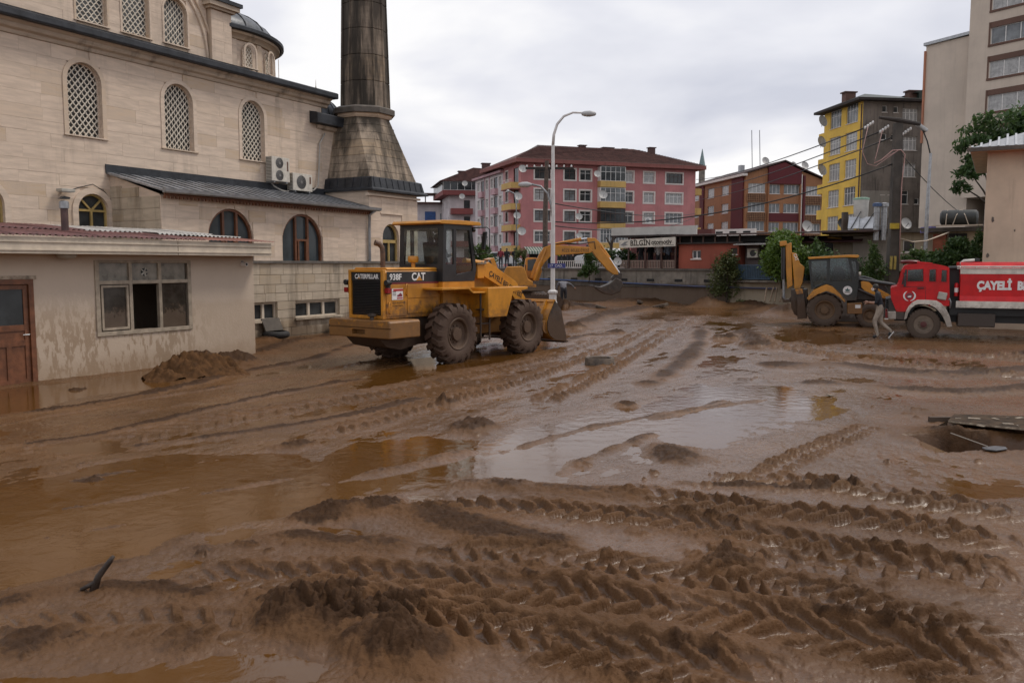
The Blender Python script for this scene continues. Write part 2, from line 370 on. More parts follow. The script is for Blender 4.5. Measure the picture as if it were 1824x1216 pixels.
# smooth wheel ruts, berms thrown up beside them, tread prints in their floors
#  (pixels, half width, depth, berm height, roughness of berm, lug height, lug spacing, lug lean)
RUT = [
 ([(280, 1042), (480, 1034), (700, 1040), (900, 1062), (1200, 1096), (1480, 1138), (1840, 1200)], .24, .085, .13, 1., .05, .19, .75),
 ([(420, 1090), (640, 1096), (860, 1125), (1060, 1165), (1240, 1216), (1330, 1260)], .25, .08, .13, .8, .06, .2, -.8),
 ([(690, 900), (900, 912), (1080, 924), (1300, 950), (1560, 1000), (1840, 1062)], .24, .08, .12, .9, .05, .2, .8),
 ([(1080, 870), (1260, 905), (1460, 925), (1640, 945), (1840, 985)], .28, .05, .06, .8, .06, .21, .8),
 ([(1180, 985), (1340, 1004), (1520, 1016), (1700, 1028), (1860, 1050)], .26, .06, .07, .6, .055, .25, .15),
 ([(1150, 1090), (1320, 1110), (1500, 1150), (1680, 1195), (1800, 1240)], .3, .05, .05, .6, .06, .24, .9),
 ([(900, 1150), (1120, 1180), (1330, 1216), (1420, 1250)], .26, .06, .08, .6, .06, .23, .8),
 ([(0, 772), (300, 716), (560, 672), (720, 642)], .42, .03, .08, .8, .0, .3, .5),
 ([(180, 790), (480, 735), (760, 682), (960, 640), (1080, 600)], .38, .03, .075, .6, .025, .3, .6),
 ([(560, 780), (760, 725), (960, 668), (1110, 610), (1180, 572)], .26, .02, .05, .5, .045, .26, .5),
 ([(1330, 600), (1420, 625), (1560, 645), (1720, 662), (1860, 678)], .4, .05, .07, 1., .05, .3, .6),
 ([(1300, 615), (1480, 622), (1680, 632), (1860, 645)], .4, .05, .06, 1., .05, .3, .6),
 ([(760, 985), (960, 1002), (1180, 1032), (1400, 1062), (1640, 1112), (1840, 1165)], .22, .05, .08, .6, .05, .19, -.7),
 ([(1250, 848), (1450, 866), (1650, 896), (1850, 926)], .26, .04, .05, .6, .05, .2, .7),
 ([(960, 720), (1080, 660), (1180, 600), (1250, 562)], .3, .02, .05, .6, .045, .28, .6), ([(-40, 1130), (180, 1118), (380, 1122), (520, 1150)], .22, .03, .05, .5, .035, .2, .6),
 ([(1560, 760), (1480, 790), (1400, 830), (1330, 860)], .22, .03, .03, .3, .03, .22, .0),
]
for pix, hw, dep, bh, br, lh, ls, lean in RUT:
    pts = spline(pix, 5); xs = [p[0] for p in pts]; ys = [p[1] for p in pts]
    sel = np.where((gx > min(xs) - 1.4) & (gx < max(xs) + 1.4) & (gy > min(ys) - 1.4) & (gy < max(ys) + 1.4))[0]
    X, Y = gx[sel], gy[sel]
    S, D, ln = path_sd(X + .06 * fbm(X * 2, Y * 2, 2, 9), Y + .06 * fbm(X * 2, Y * 2, 2, 8), pts)
    a = np.abs(D); fade = sst(0, .5, S) * sst(0, .5, ln - S)
    fl = sst(hw * 1.12, hw * .86, a) * fade
    side = np.where(D > 0, 1., .72)
    be = sst(hw * .96, hw * 1.13, a) * np.exp(-np.clip(a - hw * 1.12, 0, 9) / .13) * fade * side * (.7 + .5 * vnoise(S * 1.3, D * 0 + 3.3 + hw, 5))
    be = np.clip(be, 0, 2)
    h = H[sel]
    h = h * (1 - fl * .85) + fl * (.026 - dep * .28 + .016 * soft[sel] + .012 * film[sel])
    if lh:
        ph = (S + a * lean * (1 + .25 * vnoise(S * 1.3, D * 0 + 1.7, 12)) + np.where(D > 0, ls / 2, 0) + .07 * ls * vnoise(S * 3.1, D * 3, 14)) / ls; j = vnoise(np.floor(ph + .5) + .5, np.sign(D) * 3.5, 31)
        be *= .85 + .22 * np.cos(6.28318 * ph)
        bar = sst(.22, .8, np.cos(6.28318 * ph)) * sst(hw * 1.12, hw * .8, a) * sst(.02, .06, a)
        BM[sel] = np.maximum(BM[sel], fade * bar)
        h += 1.25 * fade * lh * bar * np.clip(.95 + .55 * j + .6 * soft[sel] + .25 * clod2[sel], 0, 1.5)
    pt = br * (.22 + .78 * patch[sel]); h += be * (bh * .5 + bh * .2 * soft[sel] + bh * .45 * clod[sel] * pt + .03 * pt * clod2[sel] + .012 * pt * fine[sel])
    H[sel] = h; CH[sel] = np.maximum(CH[sel], np.clip(be * 1.1, 0, 1) * (.2 + .8 * pt))
# long rough ridges and heaps
#  (pixels, half width m, height m, clod)
RID = [
 ([(540, 868), (700, 838), (860, 800)], .16, .15, .3), ([(880, 812), (1040, 764), (1200, 735), (1300, 712)], .13, .12, .3), ([(985, 850), (1080, 806), (1180, 768)], .13, .13, .3), ([(250, 905), (400, 872), (560, 846)], .13, .14, .3), ([(-40, 935), (200, 892), (390, 858)], .13, .14, .3), ([(-40, 975), (160, 945), (320, 915)], .1, .12, .3), ([(1100, 765), (1250, 728), (1400, 708)], .1, .09, .3), ([(40, 868), (240, 838), (420, 815)], .14, .13, .4),
 ([(-40, 752), (200, 716), (285, 700), (420, 668), (560, 640), (640, 612)], .17, .10, 1.),
 ([(-40, 802), (160, 778), (300, 748), (480, 705), (660, 674)], .13, .07, 1.), ([(215, 800), (420, 772), (620, 742), (760, 708)], .2, .07, .9),
 ([(560, 922), (640, 906), (720, 905), (800, 935), (930, 968), (1060, 985)], .3, .13, 1.),
 ([(300, 992), (400, 975), (520, 962), (640, 975), (760, 990)], .2, .12, .7),
 ([(780, 862), (900, 868), (1020, 880), (1180, 890)], .25, .13, .4),
 ([(-40, 1100), (60, 1072), (180, 1050), (320, 1060), (420, 1080)], .16, .09, .9), ([(-60, 1085), (100, 1040), (260, 985), (380, 948)], .16, .06, .35),
 ([(-60, 1158), (120, 1140), (300, 1150), (430, 1150)], .3, .10, .8), ([(440, 1100), (520, 1110), (640, 1140), (760, 1170), (860, 1190)], .28, .15, 1.),
 ([(1150, 690), (1200, 660), (1240, 620), (1250, 585)], .3, .12, .8), ([(1290, 608), (1330, 596), (1350, 622)], .45, .24, 1.),
 ([(1360, 655), (1480, 650), (1600, 664), (1740, 668), (1860, 655)], .5, .13, 1.), ([(1420, 680), (1560, 690), (1700, 700), (1860, 690)], .4, .08, 1.),
 ([(990, 552), (1080, 545), (1180, 540), (1280, 537)], 1.3, .75, 1.), ([(1020, 590), (1080, 565), (1150, 552)], .5, .3, 1.), ([(1000, 612), (1040, 600), (1100, 598)], .25, .10, 1.),
 ([(1180, 862), (1300, 868), (1420, 874), (1560, 866)], .12, .07, 1.), ([(1540, 1110), (1660, 1108), (1780, 1130)], .16, .08, .8), ([(1620, 1002), (1720, 1005), (1840, 1010)], .14, .05, 1.),
 ([(1290, 540), (1380, 556), (1420, 566)], .9, .7, .8), ([(1240, 548), (1300, 545)], .6, .4, .4), ([(600, 600), (520, 612), (460, 634)], .35, .12, 1.),
]
for pix, hw, hh, cl in RID:
    hh *= 1 + .035 * max(0, gp(*pix[0]).y - 9) * (gp(*pix[0]).y < 40)
    pts = spline(pix, 5); xs = [p[0] for p in pts]; ys = [p[1] for p in pts]; q = hw * 3 + .3
    sel = np.where((gx > min(xs) - q) & (gx < max(xs) + q) & (gy > min(ys) - q) & (gy < max(ys) + q))[0]
    X, Y = gx[sel], gy[sel]
    S, D, ln = path_sd(X + .3 * hw * fbm(X * 1.9, Y * 1.9, 3, 19), Y + .3 * hw * fbm(X * 1.9, Y * 1.9, 3, 29), pts)
    g = np.exp(-(D / hw) ** 2) * sst(0, .35, S) * sst(0, .35, ln - S) * (.75 + .4 * vnoise(S * 1.1 / hw * .3, S * 0 + 7.7, 3))
    g = np.clip(g, 0, 1.4)
    pt = cl * (.35 + .65 * patch[sel]); H[sel] += .5 * g * hh * (1 + .8 * pt * clod[sel]) + .026 * pt * g * clod2[sel] + .008 * pt * g * fine[sel]
    CH[sel] = np.maximum(CH[sel], np.clip(g * 1.2, 0, 1) * (.4 + .6 * cl))
HEAP = [(580, 925, .3, .09, 1), (690, 908, .35, .07, 1), (850, 762, .4, .13, 1), (520, 800, .22, .1, 1), (640, 1130, .4, .07, 1), (560, 1085, .35, .07, 1), (180, 858, .2, .05, 1), (795, 725, .15, .1, 1), (690, 1190, .3, .12, 1),
        (1110, 722, .25, .09, 1), (1090, 595, .4, .14, 1), (345, 655, .6, .3, .8), (310, 672, .4, .2, .8), (410, 652, .6, .22, 1), (1270, 548, 1., .5, .3), (1390, 565, .9, .4, .6), (140, 695, .2, .07, 1), (1190, 812, .4, .06, .7),
        (900, 870, .35, .06, .5), (1720, 780, .5, .08, 1), (1290, 1000, .3, .08, .8), (1850, 640, .8, .2, 1), (1500, 560, 1.2, .12, .5), (470, 610, .5, .15, .4)]
for u, v, r, hh, cl in HEAP:
    c = gp(u, v); sel = np.where((np.abs(gx - c.x) < 3 * r) & (np.abs(gy - c.y) < 3 * r))[0]
    d = np.hypot(wx[sel] - c.x, wy[sel] - c.y) / r; g = np.exp(-d ** 2 * 1.3)
    H[sel] += g * hh * (1 + .4 * cl * clod[sel]) + .035 * cl * g * clod2[sel] + .007 * g * cl * fine[sel]; CH[sel] = np.maximum(CH[sel], np.clip(g * 1.2, 0, 1) * (.4 + .6 * cl))
# scattered crumbs, the pit at the broken drain, and the far mud
near = sst(32, 12, gy)
crumb = sst(.48, .75, fbm(gx * 5.5, gy * 5.5, 2, 201)) * sst(.0, .35, fbm(gx * .6, gy * .6, 3, 207))
H += crumb * (.022 + .02 * clod2) * (H > .012); CH = np.maximum(CH, crumb * .6 * (H > .012))
H += (.007 * fine * near + .009 * clod2 * sst(.015, .06, H) + .005 * CH * fine) * np.where(H > 0, 1, .3)
far_r = sst(22, 40, gy); H += far_r * (.05 * fbm(gx * .5, gy * .5, 4, 301) + .05 * np.clip(fbm(gx * 1.3, gy * .9, 4, 311), 0, 1)) * sst(4, 9, np.abs(gx - 7) + 6)
pc = (gp(1790, 792).x, gp(1790, 792).y)
pit = sst(1.15, .75, np.maximum(np.abs((gx - pc[0] - .25) * .8), np.abs(gy - pc[1]) * 2.2) + .12 * soft)
H = H * (1 - pit) - .38 * pit
wet = np.maximum(sst(.08, .012, H), SM * .62) * (1 - CH * .85); wet = np.clip(wet + .35 * sst(.1, .5, fbm(gx * .8, gy * .8, 4, 401)) * (1 - CH), 0, 1)
wet *= 1 - .75 * BM; H = np.where(gy > 70, H - (gy - 70) * .06, H)
nr, nc = GX.shape
co = np.stack([gx, gy, H.astype(np.float32)], 1).astype(np.float32)
idx = np.arange(nr * nc, dtype=np.int32).reshape(nr, nc)
quads = np.stack([idx[:-1, :-1], idx[:-1, 1:], idx[1:, 1:], idx[1:, :-1]], -1).reshape(-1, 4)
me = bpy.data.meshes.new('mud_ground'); me.vertices.add(len(co)); me.vertices.foreach_set('co', co.ravel())
me.loops.add(quads.size); me.loops.foreach_set('vertex_index', quads.ravel()); me.polygons.add(len(quads))
me.polygons.foreach_set('loop_start', np.arange(0, quads.size, 4, dtype=np.int32)); me.update(calc_edges=True); me.validate()
for nme, arr in (('wet', wet), ('churn', CH), ('silt', SM)):
    at_ = me.attributes.new(nme, 'FLOAT', 'POINT'); at_.data.foreach_set('value', arr.astype(np.float32))
me.shade_smooth()
def ground_z(x, y):
    i = int(np.clip(np.searchsorted(ry, y), 1, nr - 1)); j = int(np.clip(np.searchsorted(tx, x / y), 1, nc - 1)); return float(H.reshape(nr, nc)[i, j])

def mud_material():
    m = bpy.data.materials.new('wet_mud'); m.use_nodes = True; nt = m.node_tree; b = nt.nodes['Principled BSDF']
    g = nt.nodes.new('ShaderNodeNewGeometry'); pos = g.outputs['Position']
    aw = nt.nodes.new('ShaderNodeAttribute'); aw.attribute_name = 'wet'; ac = nt.nodes.new('ShaderNodeAttribute'); ac.attribute_name = 'churn'
    n1 = _noise(nt, pos, .55, 6, .6); n2 = _noise(nt, pos, 5, 6, .65); n3 = _noise(nt, pos, 55, 4, .6)
    asl = nt.nodes.new('ShaderNodeAttribute'); asl.attribute_name = 'silt'
    silt = _mix(nt, (.134, .0675, .0295), (.098, .0495, .0215), _ramp(nt, n1, .35, .65)); pale = _mix(nt, (.14, .070, .0285), (.104, .052, .021), _ramp(nt, n1, .35, .65))
    silt = _mix(nt, silt, pale, asl.outputs['Fac']); silt = _mix(nt, silt, (.072, .036, .0155), _ramp(nt, n2, .48, .72, 0, .6))
    clay = _mix(nt, (.044, .0215, .0095), (.07, .035, .0155), _ramp(nt, n2, .35, .7))
    c = _mix(nt, silt, clay, _ramp(nt, _math(nt, 'ADD', ac.outputs['Fac'], _math(nt, 'MULTIPLY', _math(nt, 'SUBTRACT', _noise(nt, pos, 9, 7, .7), .5), .85)), .42, .68))
    nt.links.new(c, b.inputs['Base Color'])
    ro = _math(nt, 'SUBTRACT', .5, _math(nt, 'MULTIPLY', aw.outputs['Fac'], _ramp(nt, n2, .3, .65, .38, .22)))
    ro = _math(nt, 'ADD', ro, _math(nt, 'MULTIPLY', ac.outputs['Fac'], .18)); nt.links.new(ro, b.inputs['Roughness'])
    nt.links.new(_ramp(nt, aw.outputs['Fac'], 0, 1, .12, .38), b.inputs['Specular IOR Level'])
    b1 = nt.nodes.new('ShaderNodeBump'); nt.links.new(_math(nt, 'SUBTRACT', _ramp(nt, ac.outputs['Fac'], 0, .8, .36, .45), _math(nt, 'MULTIPLY', aw.outputs['Fac'], .22)), b1.inputs['Strength']); b1.inputs['Distance'].default_value = .03; nt.links.new(n3, b1.inputs['Height'])
    b2 = nt.nodes.new('ShaderNodeBump'); nt.links.new(_ramp(nt, aw.outputs['Fac'], .2, 1, .55, .2), b2.inputs['Strength']); b2.inputs['Distance'].default_value = .05
    nt.links.new(_noise(nt, pos, 11, 6, .65), b2.inputs['Height']); nt.links.new(b1.outputs[0], b2.inputs['Normal']); nt.links.new(b2.outputs[0], b.inputs['Normal'])
    return m
MUD = mud_material(); me.materials.append(MUD)
o = bpy.data.objects.new('mud_ground', me); COL.objects.link(o); tag(o, 'churned wet brown mud covering the yard with tyre ruts', 'mud', kind='structure')

def water_material():
    m = bpy.data.materials.new('muddy_water'); m.use_nodes = True; nt = m.node_tree; b = nt.nodes['Principled BSDF']
    g = nt.nodes.new('ShaderNodeNewGeometry'); pos = g.outputs['Position']
    n1 = _noise(nt, pos, .45, 5, .55)
    nt.links.new(_mix(nt, (.088, .037, .0075), (.106, .047, .011), _ramp(nt, n1, .35, .65)), b.inputs['Base Color'])
    nt.links.new(_ramp(nt, _noise(nt, pos, .8, 4), .35, .75, .03, .12), b.inputs['Roughness']); b.inputs['IOR'].default_value = 1.33
    bp = nt.nodes.new('ShaderNodeBump'); bp.inputs['Strength'].default_value = .3; bp.inputs['Distance'].default_value = .015
    nt.links.new(_noise(nt, pos, 4.5, 5, .55, None, .6), bp.inputs['Height']); nt.links.new(bp.outputs[0], b.inputs['Normal'])
    return m
mb = MB(); px0, px1, py0, py1 = pc[0] - 1.0, pc[0] + 1.5, pc[1] - .5, pc[1] + .5        # the open drain stays dry
def edge_x(y): return 6 + (y - 3.6) * 34 / 56.4
for ya, yb in ((3.6, py0), (py0, py1), (py1, 60)):
    if ya == py0: mb.add([(-edge_x(ya), ya, 0), (px0, ya, 0), (px0, yb, 0), (-edge_x(yb), yb, 0)], [(0, 1, 2, 3)]).add([(px1, ya, 0), (edge_x(ya), ya, 0), (edge_x(yb), yb, 0), (px1, yb, 0)], [(0, 1, 2, 3)])
    else: mb.add([(-edge_x(ya), ya, 0), (edge_x(ya), ya, 0), (edge_x(yb), yb, 0), (-edge_x(yb), yb, 0)], [(0, 1, 2, 3)])
tag(mb.build('puddle_water', water_material()), 'brown flood water standing in the ruts and hollows', 'water', kind='structure')
mb = MB(); mb.add([(-600, -200, -.6), (600, -200, -.6), (600, 900, -.6), (-600, 900, -.6)], [(0, 1, 2, 3)])
tag(mb.build('ground', mat('far_earth', (.1, .065, .045), .8, .2, .2, world=True)), 'flat brown ground reaching to the horizon', 'ground', kind='structure')
# ================================================================ mosque, annex, minaret, low wall, hut (left)
def stone(name, col, tint=(.46, .33, .2), grime=.5, grimez=None, horiz=True, rnd=.22, g0=.5):
    """cut limestone: sedimentary veins, block-to-block tint, soot and rain streaks"""
    m = bpy.data.materials.new(name); m.use_nodes = True; nt = m.node_tree; b = nt.nodes['Principled BSDF']
    g = nt.nodes.new('ShaderNodeNewGeometry'); pos = g.outputs['Position']; oi = nt.nodes.new('ShaderNodeObjectInfo')
    off = nt.nodes.new('ShaderNodeVectorMath'); off.operation = 'ADD'; nt.links.new(pos, off.inputs[0])
    rr = _math(nt, 'MULTIPLY', oi.outputs['Random'], 40.); cb = nt.nodes.new('ShaderNodeCombineXYZ'); nt.links.new(rr, cb.inputs[0]); nt.links.new(rr, cb.inputs[2]); nt.links.new(cb.outputs[0], off.inputs[1])
    v = _noise(nt, off.outputs[0], 1.3, 7, .62, (1, 1, 7) if horiz else None, .3)
    c = _mix(nt, tuple(x * .86 for x in col), tuple(min(1, x * 1.1) for x in col), _ramp(nt, v, .3, .7))
    c = _mix(nt, c, tuple(a * .8 for a in col), _ramp(nt, oi.outputs['Random'], .0, 1, 0, rnd * 1.6))
    r2 = _math(nt, 'FRACT', _math(nt, 'MULTIPLY', oi.outputs['Random'], 7.31))
    c = _mix(nt, c, tint, _math(nt, 'MULTIPLY', _ramp(nt, r2, .8, .95), _ramp(nt, v, .35, .75, .15, .75)))
    s = _noise(nt, pos, 1.1, 7, .65, (1.6, 1.6, .22))
    c = _mix(nt, c, (.045, .038, .03), _math(nt, 'MULTIPLY', _ramp(nt, s, g0, g0 + .26), grime))
    if grimez:
        sp = nt.nodes.new('ShaderNodeSeparateXYZ'); nt.links.new(pos, sp.inputs[0])
        zg = _ramp(nt, sp.outputs[2], grimez[0], grimez[1]); s2 = _noise(nt, pos, 2.2, 7, .65, (1, 1, .16))
        c = _mix(nt, c, grimez[3], _math(nt, 'MULTIPLY', _ramp(nt, _math(nt, 'ADD', s2, _math(nt, 'MULTIPLY', zg, .3)), .5, .8), grimez[2]))
    nt.links.new(c, b.inputs['Base Color']); b.inputs['Roughness'].default_value = .82; b.inputs['Specular IOR Level'].default_value = .25
    bn = nt.nodes.new('ShaderNodeBump'); bn.inputs['Strength'].default_value = .35; bn.inputs['Distance'].default_value = .02
    nt.links.new(_noise(nt, pos, 14, 6, .65, (1, 1, 3)), bn.inputs['Height']); nt.links.new(bn.outputs[0], b.inputs['Normal'])
    MATS[name] = m; return m
LIME = stone('limestone_facing', (.65, .525, .415), grime=.28, rnd=.09)
LIMEW = stone('limestone_wall', (.63, .51, .405), grime=.28, rnd=0)
TRIM = stone('limestone_trim', (.65, .53, .42), grime=.2, rnd=0)
CORN = stone('limestone_cornice', (.50, .41, .32), grime=.75, rnd=0)
LOWS = stone('grey_wall_stone', (.50, .42, .32), tint=(.36, .27, .17), grime=.6, grimez=(.9, .1, .8, (.13, .085, .05)))
SOOT = stone('sooty_stone', (.36, .285, .215), grime=1., g0=.36, grimez=(7, 14, .95, (.05, .04, .032)), rnd=.1)
PYR = stone('stained_stone', (.40, .32, .24), grime=.9, rnd=.1, g0=.34)
LEAD = mat('lead_sheet', (.034, .037, .043), .55, .35, 3, .3, 12, .35, streak=.5)
LEADL = mat('lead_light', (.12, .128, .14), .42, .3, 3, .3, 12, .3, streak=.4)
LATT = mat('white_lattice', (.66, .6, .5), .7, .12, 6)
GLD = mat('dark_glass', (.035, .04, .042), .12, .4, 1.5)
GLB = mat('smoked_glass', (.05, .062, .068), .14, .3, 1.2)
GLG = mat('grey_glass', (.16, .17, .175), .16, .35, 1.2)
GLC = mat('curtained_glass', (.36, .355, .345), .22, .22, 3.5, streak=.3, sdir=(7, 7, .3))
WPVC = mat('white_frame', (.72, .7, .67), .45, .1, 5)
CREAMF = mat('cream_paint', (.56, .48, .38), .6, .14, 3, .1, 30, streak=.1)
BROWN = mat('brown_wood', (.16, .06, .026), .5, .3, 6, .2, 30, streak=.35)
YELF = mat('ochre_frame', (.42, .30, .11), .5, .15, 5)
BLK = mat('black_paint', (.014, .014, .015), .45, .3, 5)
GREYM = mat('grey_metal', (.30, .31, .32), .45, .15, 5, metal=.4)
GALV = mat('galvanised_steel', (.36, .37, .38), .4, .2, 8, metal=.6)
RUBB = mat('old_rubber', (.02, .019, .018), .75, .3, 8)
UNIT = MB().box(-.5, .5, -.5, .5, -.5, .5)
def unit(m, _c={}):
    if m.name not in _c: _c[m.name] = UNIT.mesh('block', m)
    return _c[m.name]

MO = (-11.54, 24.48, 0); MA = R(61.2)
mosque = thing('mosque', 'pale limestone mosque with lattice windows and dark lead roof edges', 'mosque', MO, MA)
def lattice_window(parent, a, b, c, d, y, sp=.178, surround=.13, light=False):
    ol = arch_outline(0, b - a, 0, d - c); ctr = ((b - a) / 2, d - c - (b - a) / 2); r = (b - a) / 2
    def inside(x, z): return 0 < x < b - a and z > 0 and (z < ctr[1] or math.hypot(x - ctr[0], z - ctr[1]) < r)
    key = (round(b - a, 2), round(d - c, 2), sp)
    if key not in LATC:
        mb = MB(); t = .0125; K = int((b - a + d - c) / sp) + 2
        for sg in (1, -1):
            for k in range(-K, K):
                o0 = k * sp * 1.0 + (0 if sg > 0 else (b - a)); st = sp / 6; n = int((d - c) / st) + 2; prev = None
                for i in range(n):
                    z = i * st; x = o0 + sg * z * .86 + .013 * sg * math.sin(6.28318 * z / sp * 2.0 * .86)
                    p = (x, z)
                    if prev and inside((x + prev[0]) / 2, (z + prev[1]) / 2):
                        dx, dz = p[0] - prev[0], p[1] - prev[1]; l = math.hypot(dx, dz); nx, nz = -dz / l * t, dx / l * t; yy = 0 if sg > 0 else .006
                        q = [(prev[0] - nx, prev[1] - nz), (p[0] - nx, p[1] - nz), (p[0] + nx, p[1] + nz), (prev[0] + nx, prev[1] + nz)]
                        mb.add([(u, yy, v) for u, v in q] + [(u, yy + .03, v) for u, v in q], [(0, 1, 2, 3), (0, 4, 5, 1), (2, 6, 7, 3)])
                    prev = p
        LATC[key] = (mb.mesh('lattice', LATT, fix=False), MB().prism(ol, .07, .08).mesh('pane', GLG if light else mat('lattice_glass', (.055, .053, .05), .3, .3, 2)),
                     strip(arch_outline(0, b - a, 0, d - c, grow=surround), arch_outline(0, b - a, 0, d - c), -.022, .0).mesh('surround', TRIM),
                     MB().box(-surround - .02, b - a + surround + .02, -.05, .06, -.035, 0).mesh('sill', TRIM),
                     strip(arch_outline(0, b - a, 0, d - c), arch_outline(.035, b - a - .035, .0, d - c - .035), .0, .05).mesh('window', TRIM))
    la, pa, su, si, fr = LATC[key]
    w = inst('window', fr, parent, (a, y + .1, c))
    inst('lattice', la, w, (0, .005, 0)); inst('pane', pa, w, (0, .0, 0)); inst('surround', su, w, (0, -.1 - .03, 0)); inst('sill', si, w, (0, -.1 - .03, 0))
    return w
LATC = {}
def slabs(parent, x0, x1, z0, z1, ch, ln, openings, y, m, proud=.03, jit=.25, name='stone_slab', gap=.0035, seed=1):
    """courses of stone slabs with staggered joints, trimmed round the openings"""
    rnd = random.Random(seed); z = z0; me = unit(m)
    while z < z1 - .05:
        h = min(ch * rnd.uniform(.92, 1.08), z1 - z)
        if z1 - z - h < .1: h = z1 - z
        iv = [(x0, x1)]
        for o in openings:
            a, b, c, d = o[:4]
            if c < z + h and d > z:
                if len(o) > 4:
                    r = (b - a) / 2; zc = d - r; zz = max(z, zc) - zc
                    q = math.sqrt(max(r * r - min(zz, r) ** 2, 0)); mid = (a + b) / 2; a, b = mid - q, mid + q
                iv = [s for i in iv for s in ((i[0], min(i[1], a)), (max(i[0], b), i[1])) if s[1] - s[0] > .03]
        for (a, b) in iv:
            x = a
            first = True
            while x < b - .02:
                l = ln * rnd.uniform(1 - jit, 1 + jit)
                if first and a == x0: l *= rnd.uniform(.4, 1)
                first = False
                if b - x - l < ln * .3: l = b - x
                inst(name, me, parent, (x + l / 2, y - proud / 2 + rnd.uniform(-.002, .004), z + h / 2), (0, 0, 0), (l - gap, proud, h - gap))
                x += l
        z += h

# ---- main hall: lower wall
UW = [(-4.25, -3.22), (-1.2, -.17), (1.93, 2.96 + .05), (5.02, 6.05)]
holes = [(a, b, 5.93, 7.93, 'arch') for a, b in UW] + [(-1.05, -.12, 3.3, 4.36, 'arch'), (-4.0, -3.08, 3.3, 4.36, 'arch')]
mb = MB(); wall_holes(mb, -10, 9, 0, 8.4, holes, 0, .2); mb.box(-10, 9, .32, 9, 0, 8.4); mb.add([(9, 0, 0), (9, .32, 0), (9, .32, 8.4), (9, 0, 8.4)], [(0, 1, 2, 3)])
mb.build('wall', LIMEW, mosque)
slabs(mosque, -5.2, 9.0, 2.9, 8.25, .335, 1.05, holes, 0, LIME)
for a, b in UW: lattice_window(mosque, a, b, 5.93, 7.93, 0)
def fan_window(parent, a, b, c, d, y, fm, gm, surround=.17):
    w = b - a; h = d - c; r = w / 2
    fr = strip(arch_outline(0, w, 0, h), arch_outline(.05, w - .05, 0, h - .05), .04, .10)
    fr.box(.0, w, .04, .1, 0, .05); fr.box(.02, w - .02, .045, .095, h - r - .03, h - r + .03); fr.box(w / 2 - .03, w / 2 + .03, .042, .1, .05, h - r)
    for s in (-1, 1): fr.obox((w / 2 + s * r * .42, .07, h - r + r * .42), (.05, .05, r * 1.15), (0, s * R(45), 0))
    o = fr.build('window', fm, parent, loc=(a, y, c))
    MB().prism(arch_outline(0, w, 0, h), .11, .12).build('pane', gm, o)
    if surround: strip(arch_outline(0, w, 0, h, grow=surround), arch_outline(0, w, 0, h), -.07, 0).build('surround', TRIM, o)
    return o
fan_window(mosque, -1.05, -.12, 3.3, 4.36, 0, YELF, GLD); fan_window(mosque, -4.0, -3.08, 3.3, 4.36, 0, YELF, GLD)
# cornice: stone mouldings carrying a lead-capped edge
prof = [(0, 8.25), (-.06, 8.27), (-.1, 8.36), (-.2, 8.4), (-.24, 8.46), (-.24, 8.5), (-.34, 8.56), (-.34, 8.58), (0, 8.58)]
MB().prism(prof, -10, 9.3, 'yz').build('cornice', CORN, mosque)
MB().prism([(-.5, 8.58), (-.52, 8.62), (-.52, 8.76), (-.46, 8.8), (.2, 8.8), (.2, 8.58)], -10, 9.42, 'yz').build('lead_edge', LEAD, mosque)
roof = MB().add([(-10, -.48, 8.79), (9.4, -.48, 8.79), (9.4, .56, 9.1), (-10, .56, 9.1), (9.4, 8, 9.3), (-10, 8, 9.3)], [(0, 1, 2, 3), (3, 2, 4, 5)]).build('lead_roof', LEAD, mosque)
mb = MB()
x = -6
while x < 5.2:
    mb.obox((x, .04, 8.965), (.03, 1.06, .035), (math.atan(.31 / 1.04), 0, 0)); x += random.uniform(.22, .42)
mb.build('seam', LEADL, roof)
# ---- upper hall wall with three lattice windows under a great arch, corner pier
up = [(-.42, .55, 9.25, 11.6, 'arch'), (1.05, 2.0, 9.25, 11.3, 'arch'), (2.53, 3.42, 9.28, 10.72, 'arch')]
mb = MB(); wall_holes(mb, -10, 4.25, 8.9, 13, up, .6, .2); mb.box(-10, 5.1, .92, 6, 8.9, 13); mb.build('upper_wall', LIMEW, mosque)
slabs(mosque, -3.2, 4.2, 9.08, 12, .335, .95, up, .6, LIME, seed=4)
for a, b, c, d, _ in up: lattice_window(mosque, a, b, c, d, .6, surround=.06, light=True)
cx, rad = .75, 3.45
for rr, nm in ((rad, 'arch_moulding'), (rad + .22, 'arch_moulding')):
    pts = [(cx + rr * math.cos(R(a)), .55, 9.05 + rr * .86 * math.sin(R(a))) for a in range(0, 181, 5)]
    MB().tube(pts, .045, 8).build(nm, TRIM, mosque, smooth=True)
MB().box(4.25, 5.1, .42, 1.2, 8.95, 10.72).build('pier', LIMEW, mosque)
slabs(mosque, 4.25, 5.1, 9.05, 10.7, .335, .9, [], .42, LIME, seed=9)
mb = MB().box(4.15, 5.2, .3, 1.2, 10.72, 10.8).box(4.05, 5.32, .2, 1.2, 10.8, 10.95); mb.build('pier_cap', CORN, mosque); MB().box(4.0, 5.4, .14, 1.25, 10.95, 11.07).build('lead_edge', LEAD, mosque)
# stepped mass of the great dome behind the pier
mb = MB().prism([(4.6, 10.9), (6.0, 10.9), (5.9, 11.5), (5.2, 12.6), (4.6, 13.2)], 1.6, 3.2); mb.build('buttress', CORN, mosque)
MB().prism([(6.1, 10.85), (6.2, 11.0), (6.1, 11.62), (5.35, 12.8), (4.6, 13.5), (4.6, 13.3), (5.25, 12.65), (5.95, 11.5), (6.0, 10.85)], 1.5, 3.3).build('lead_edge', LEAD, mosque)
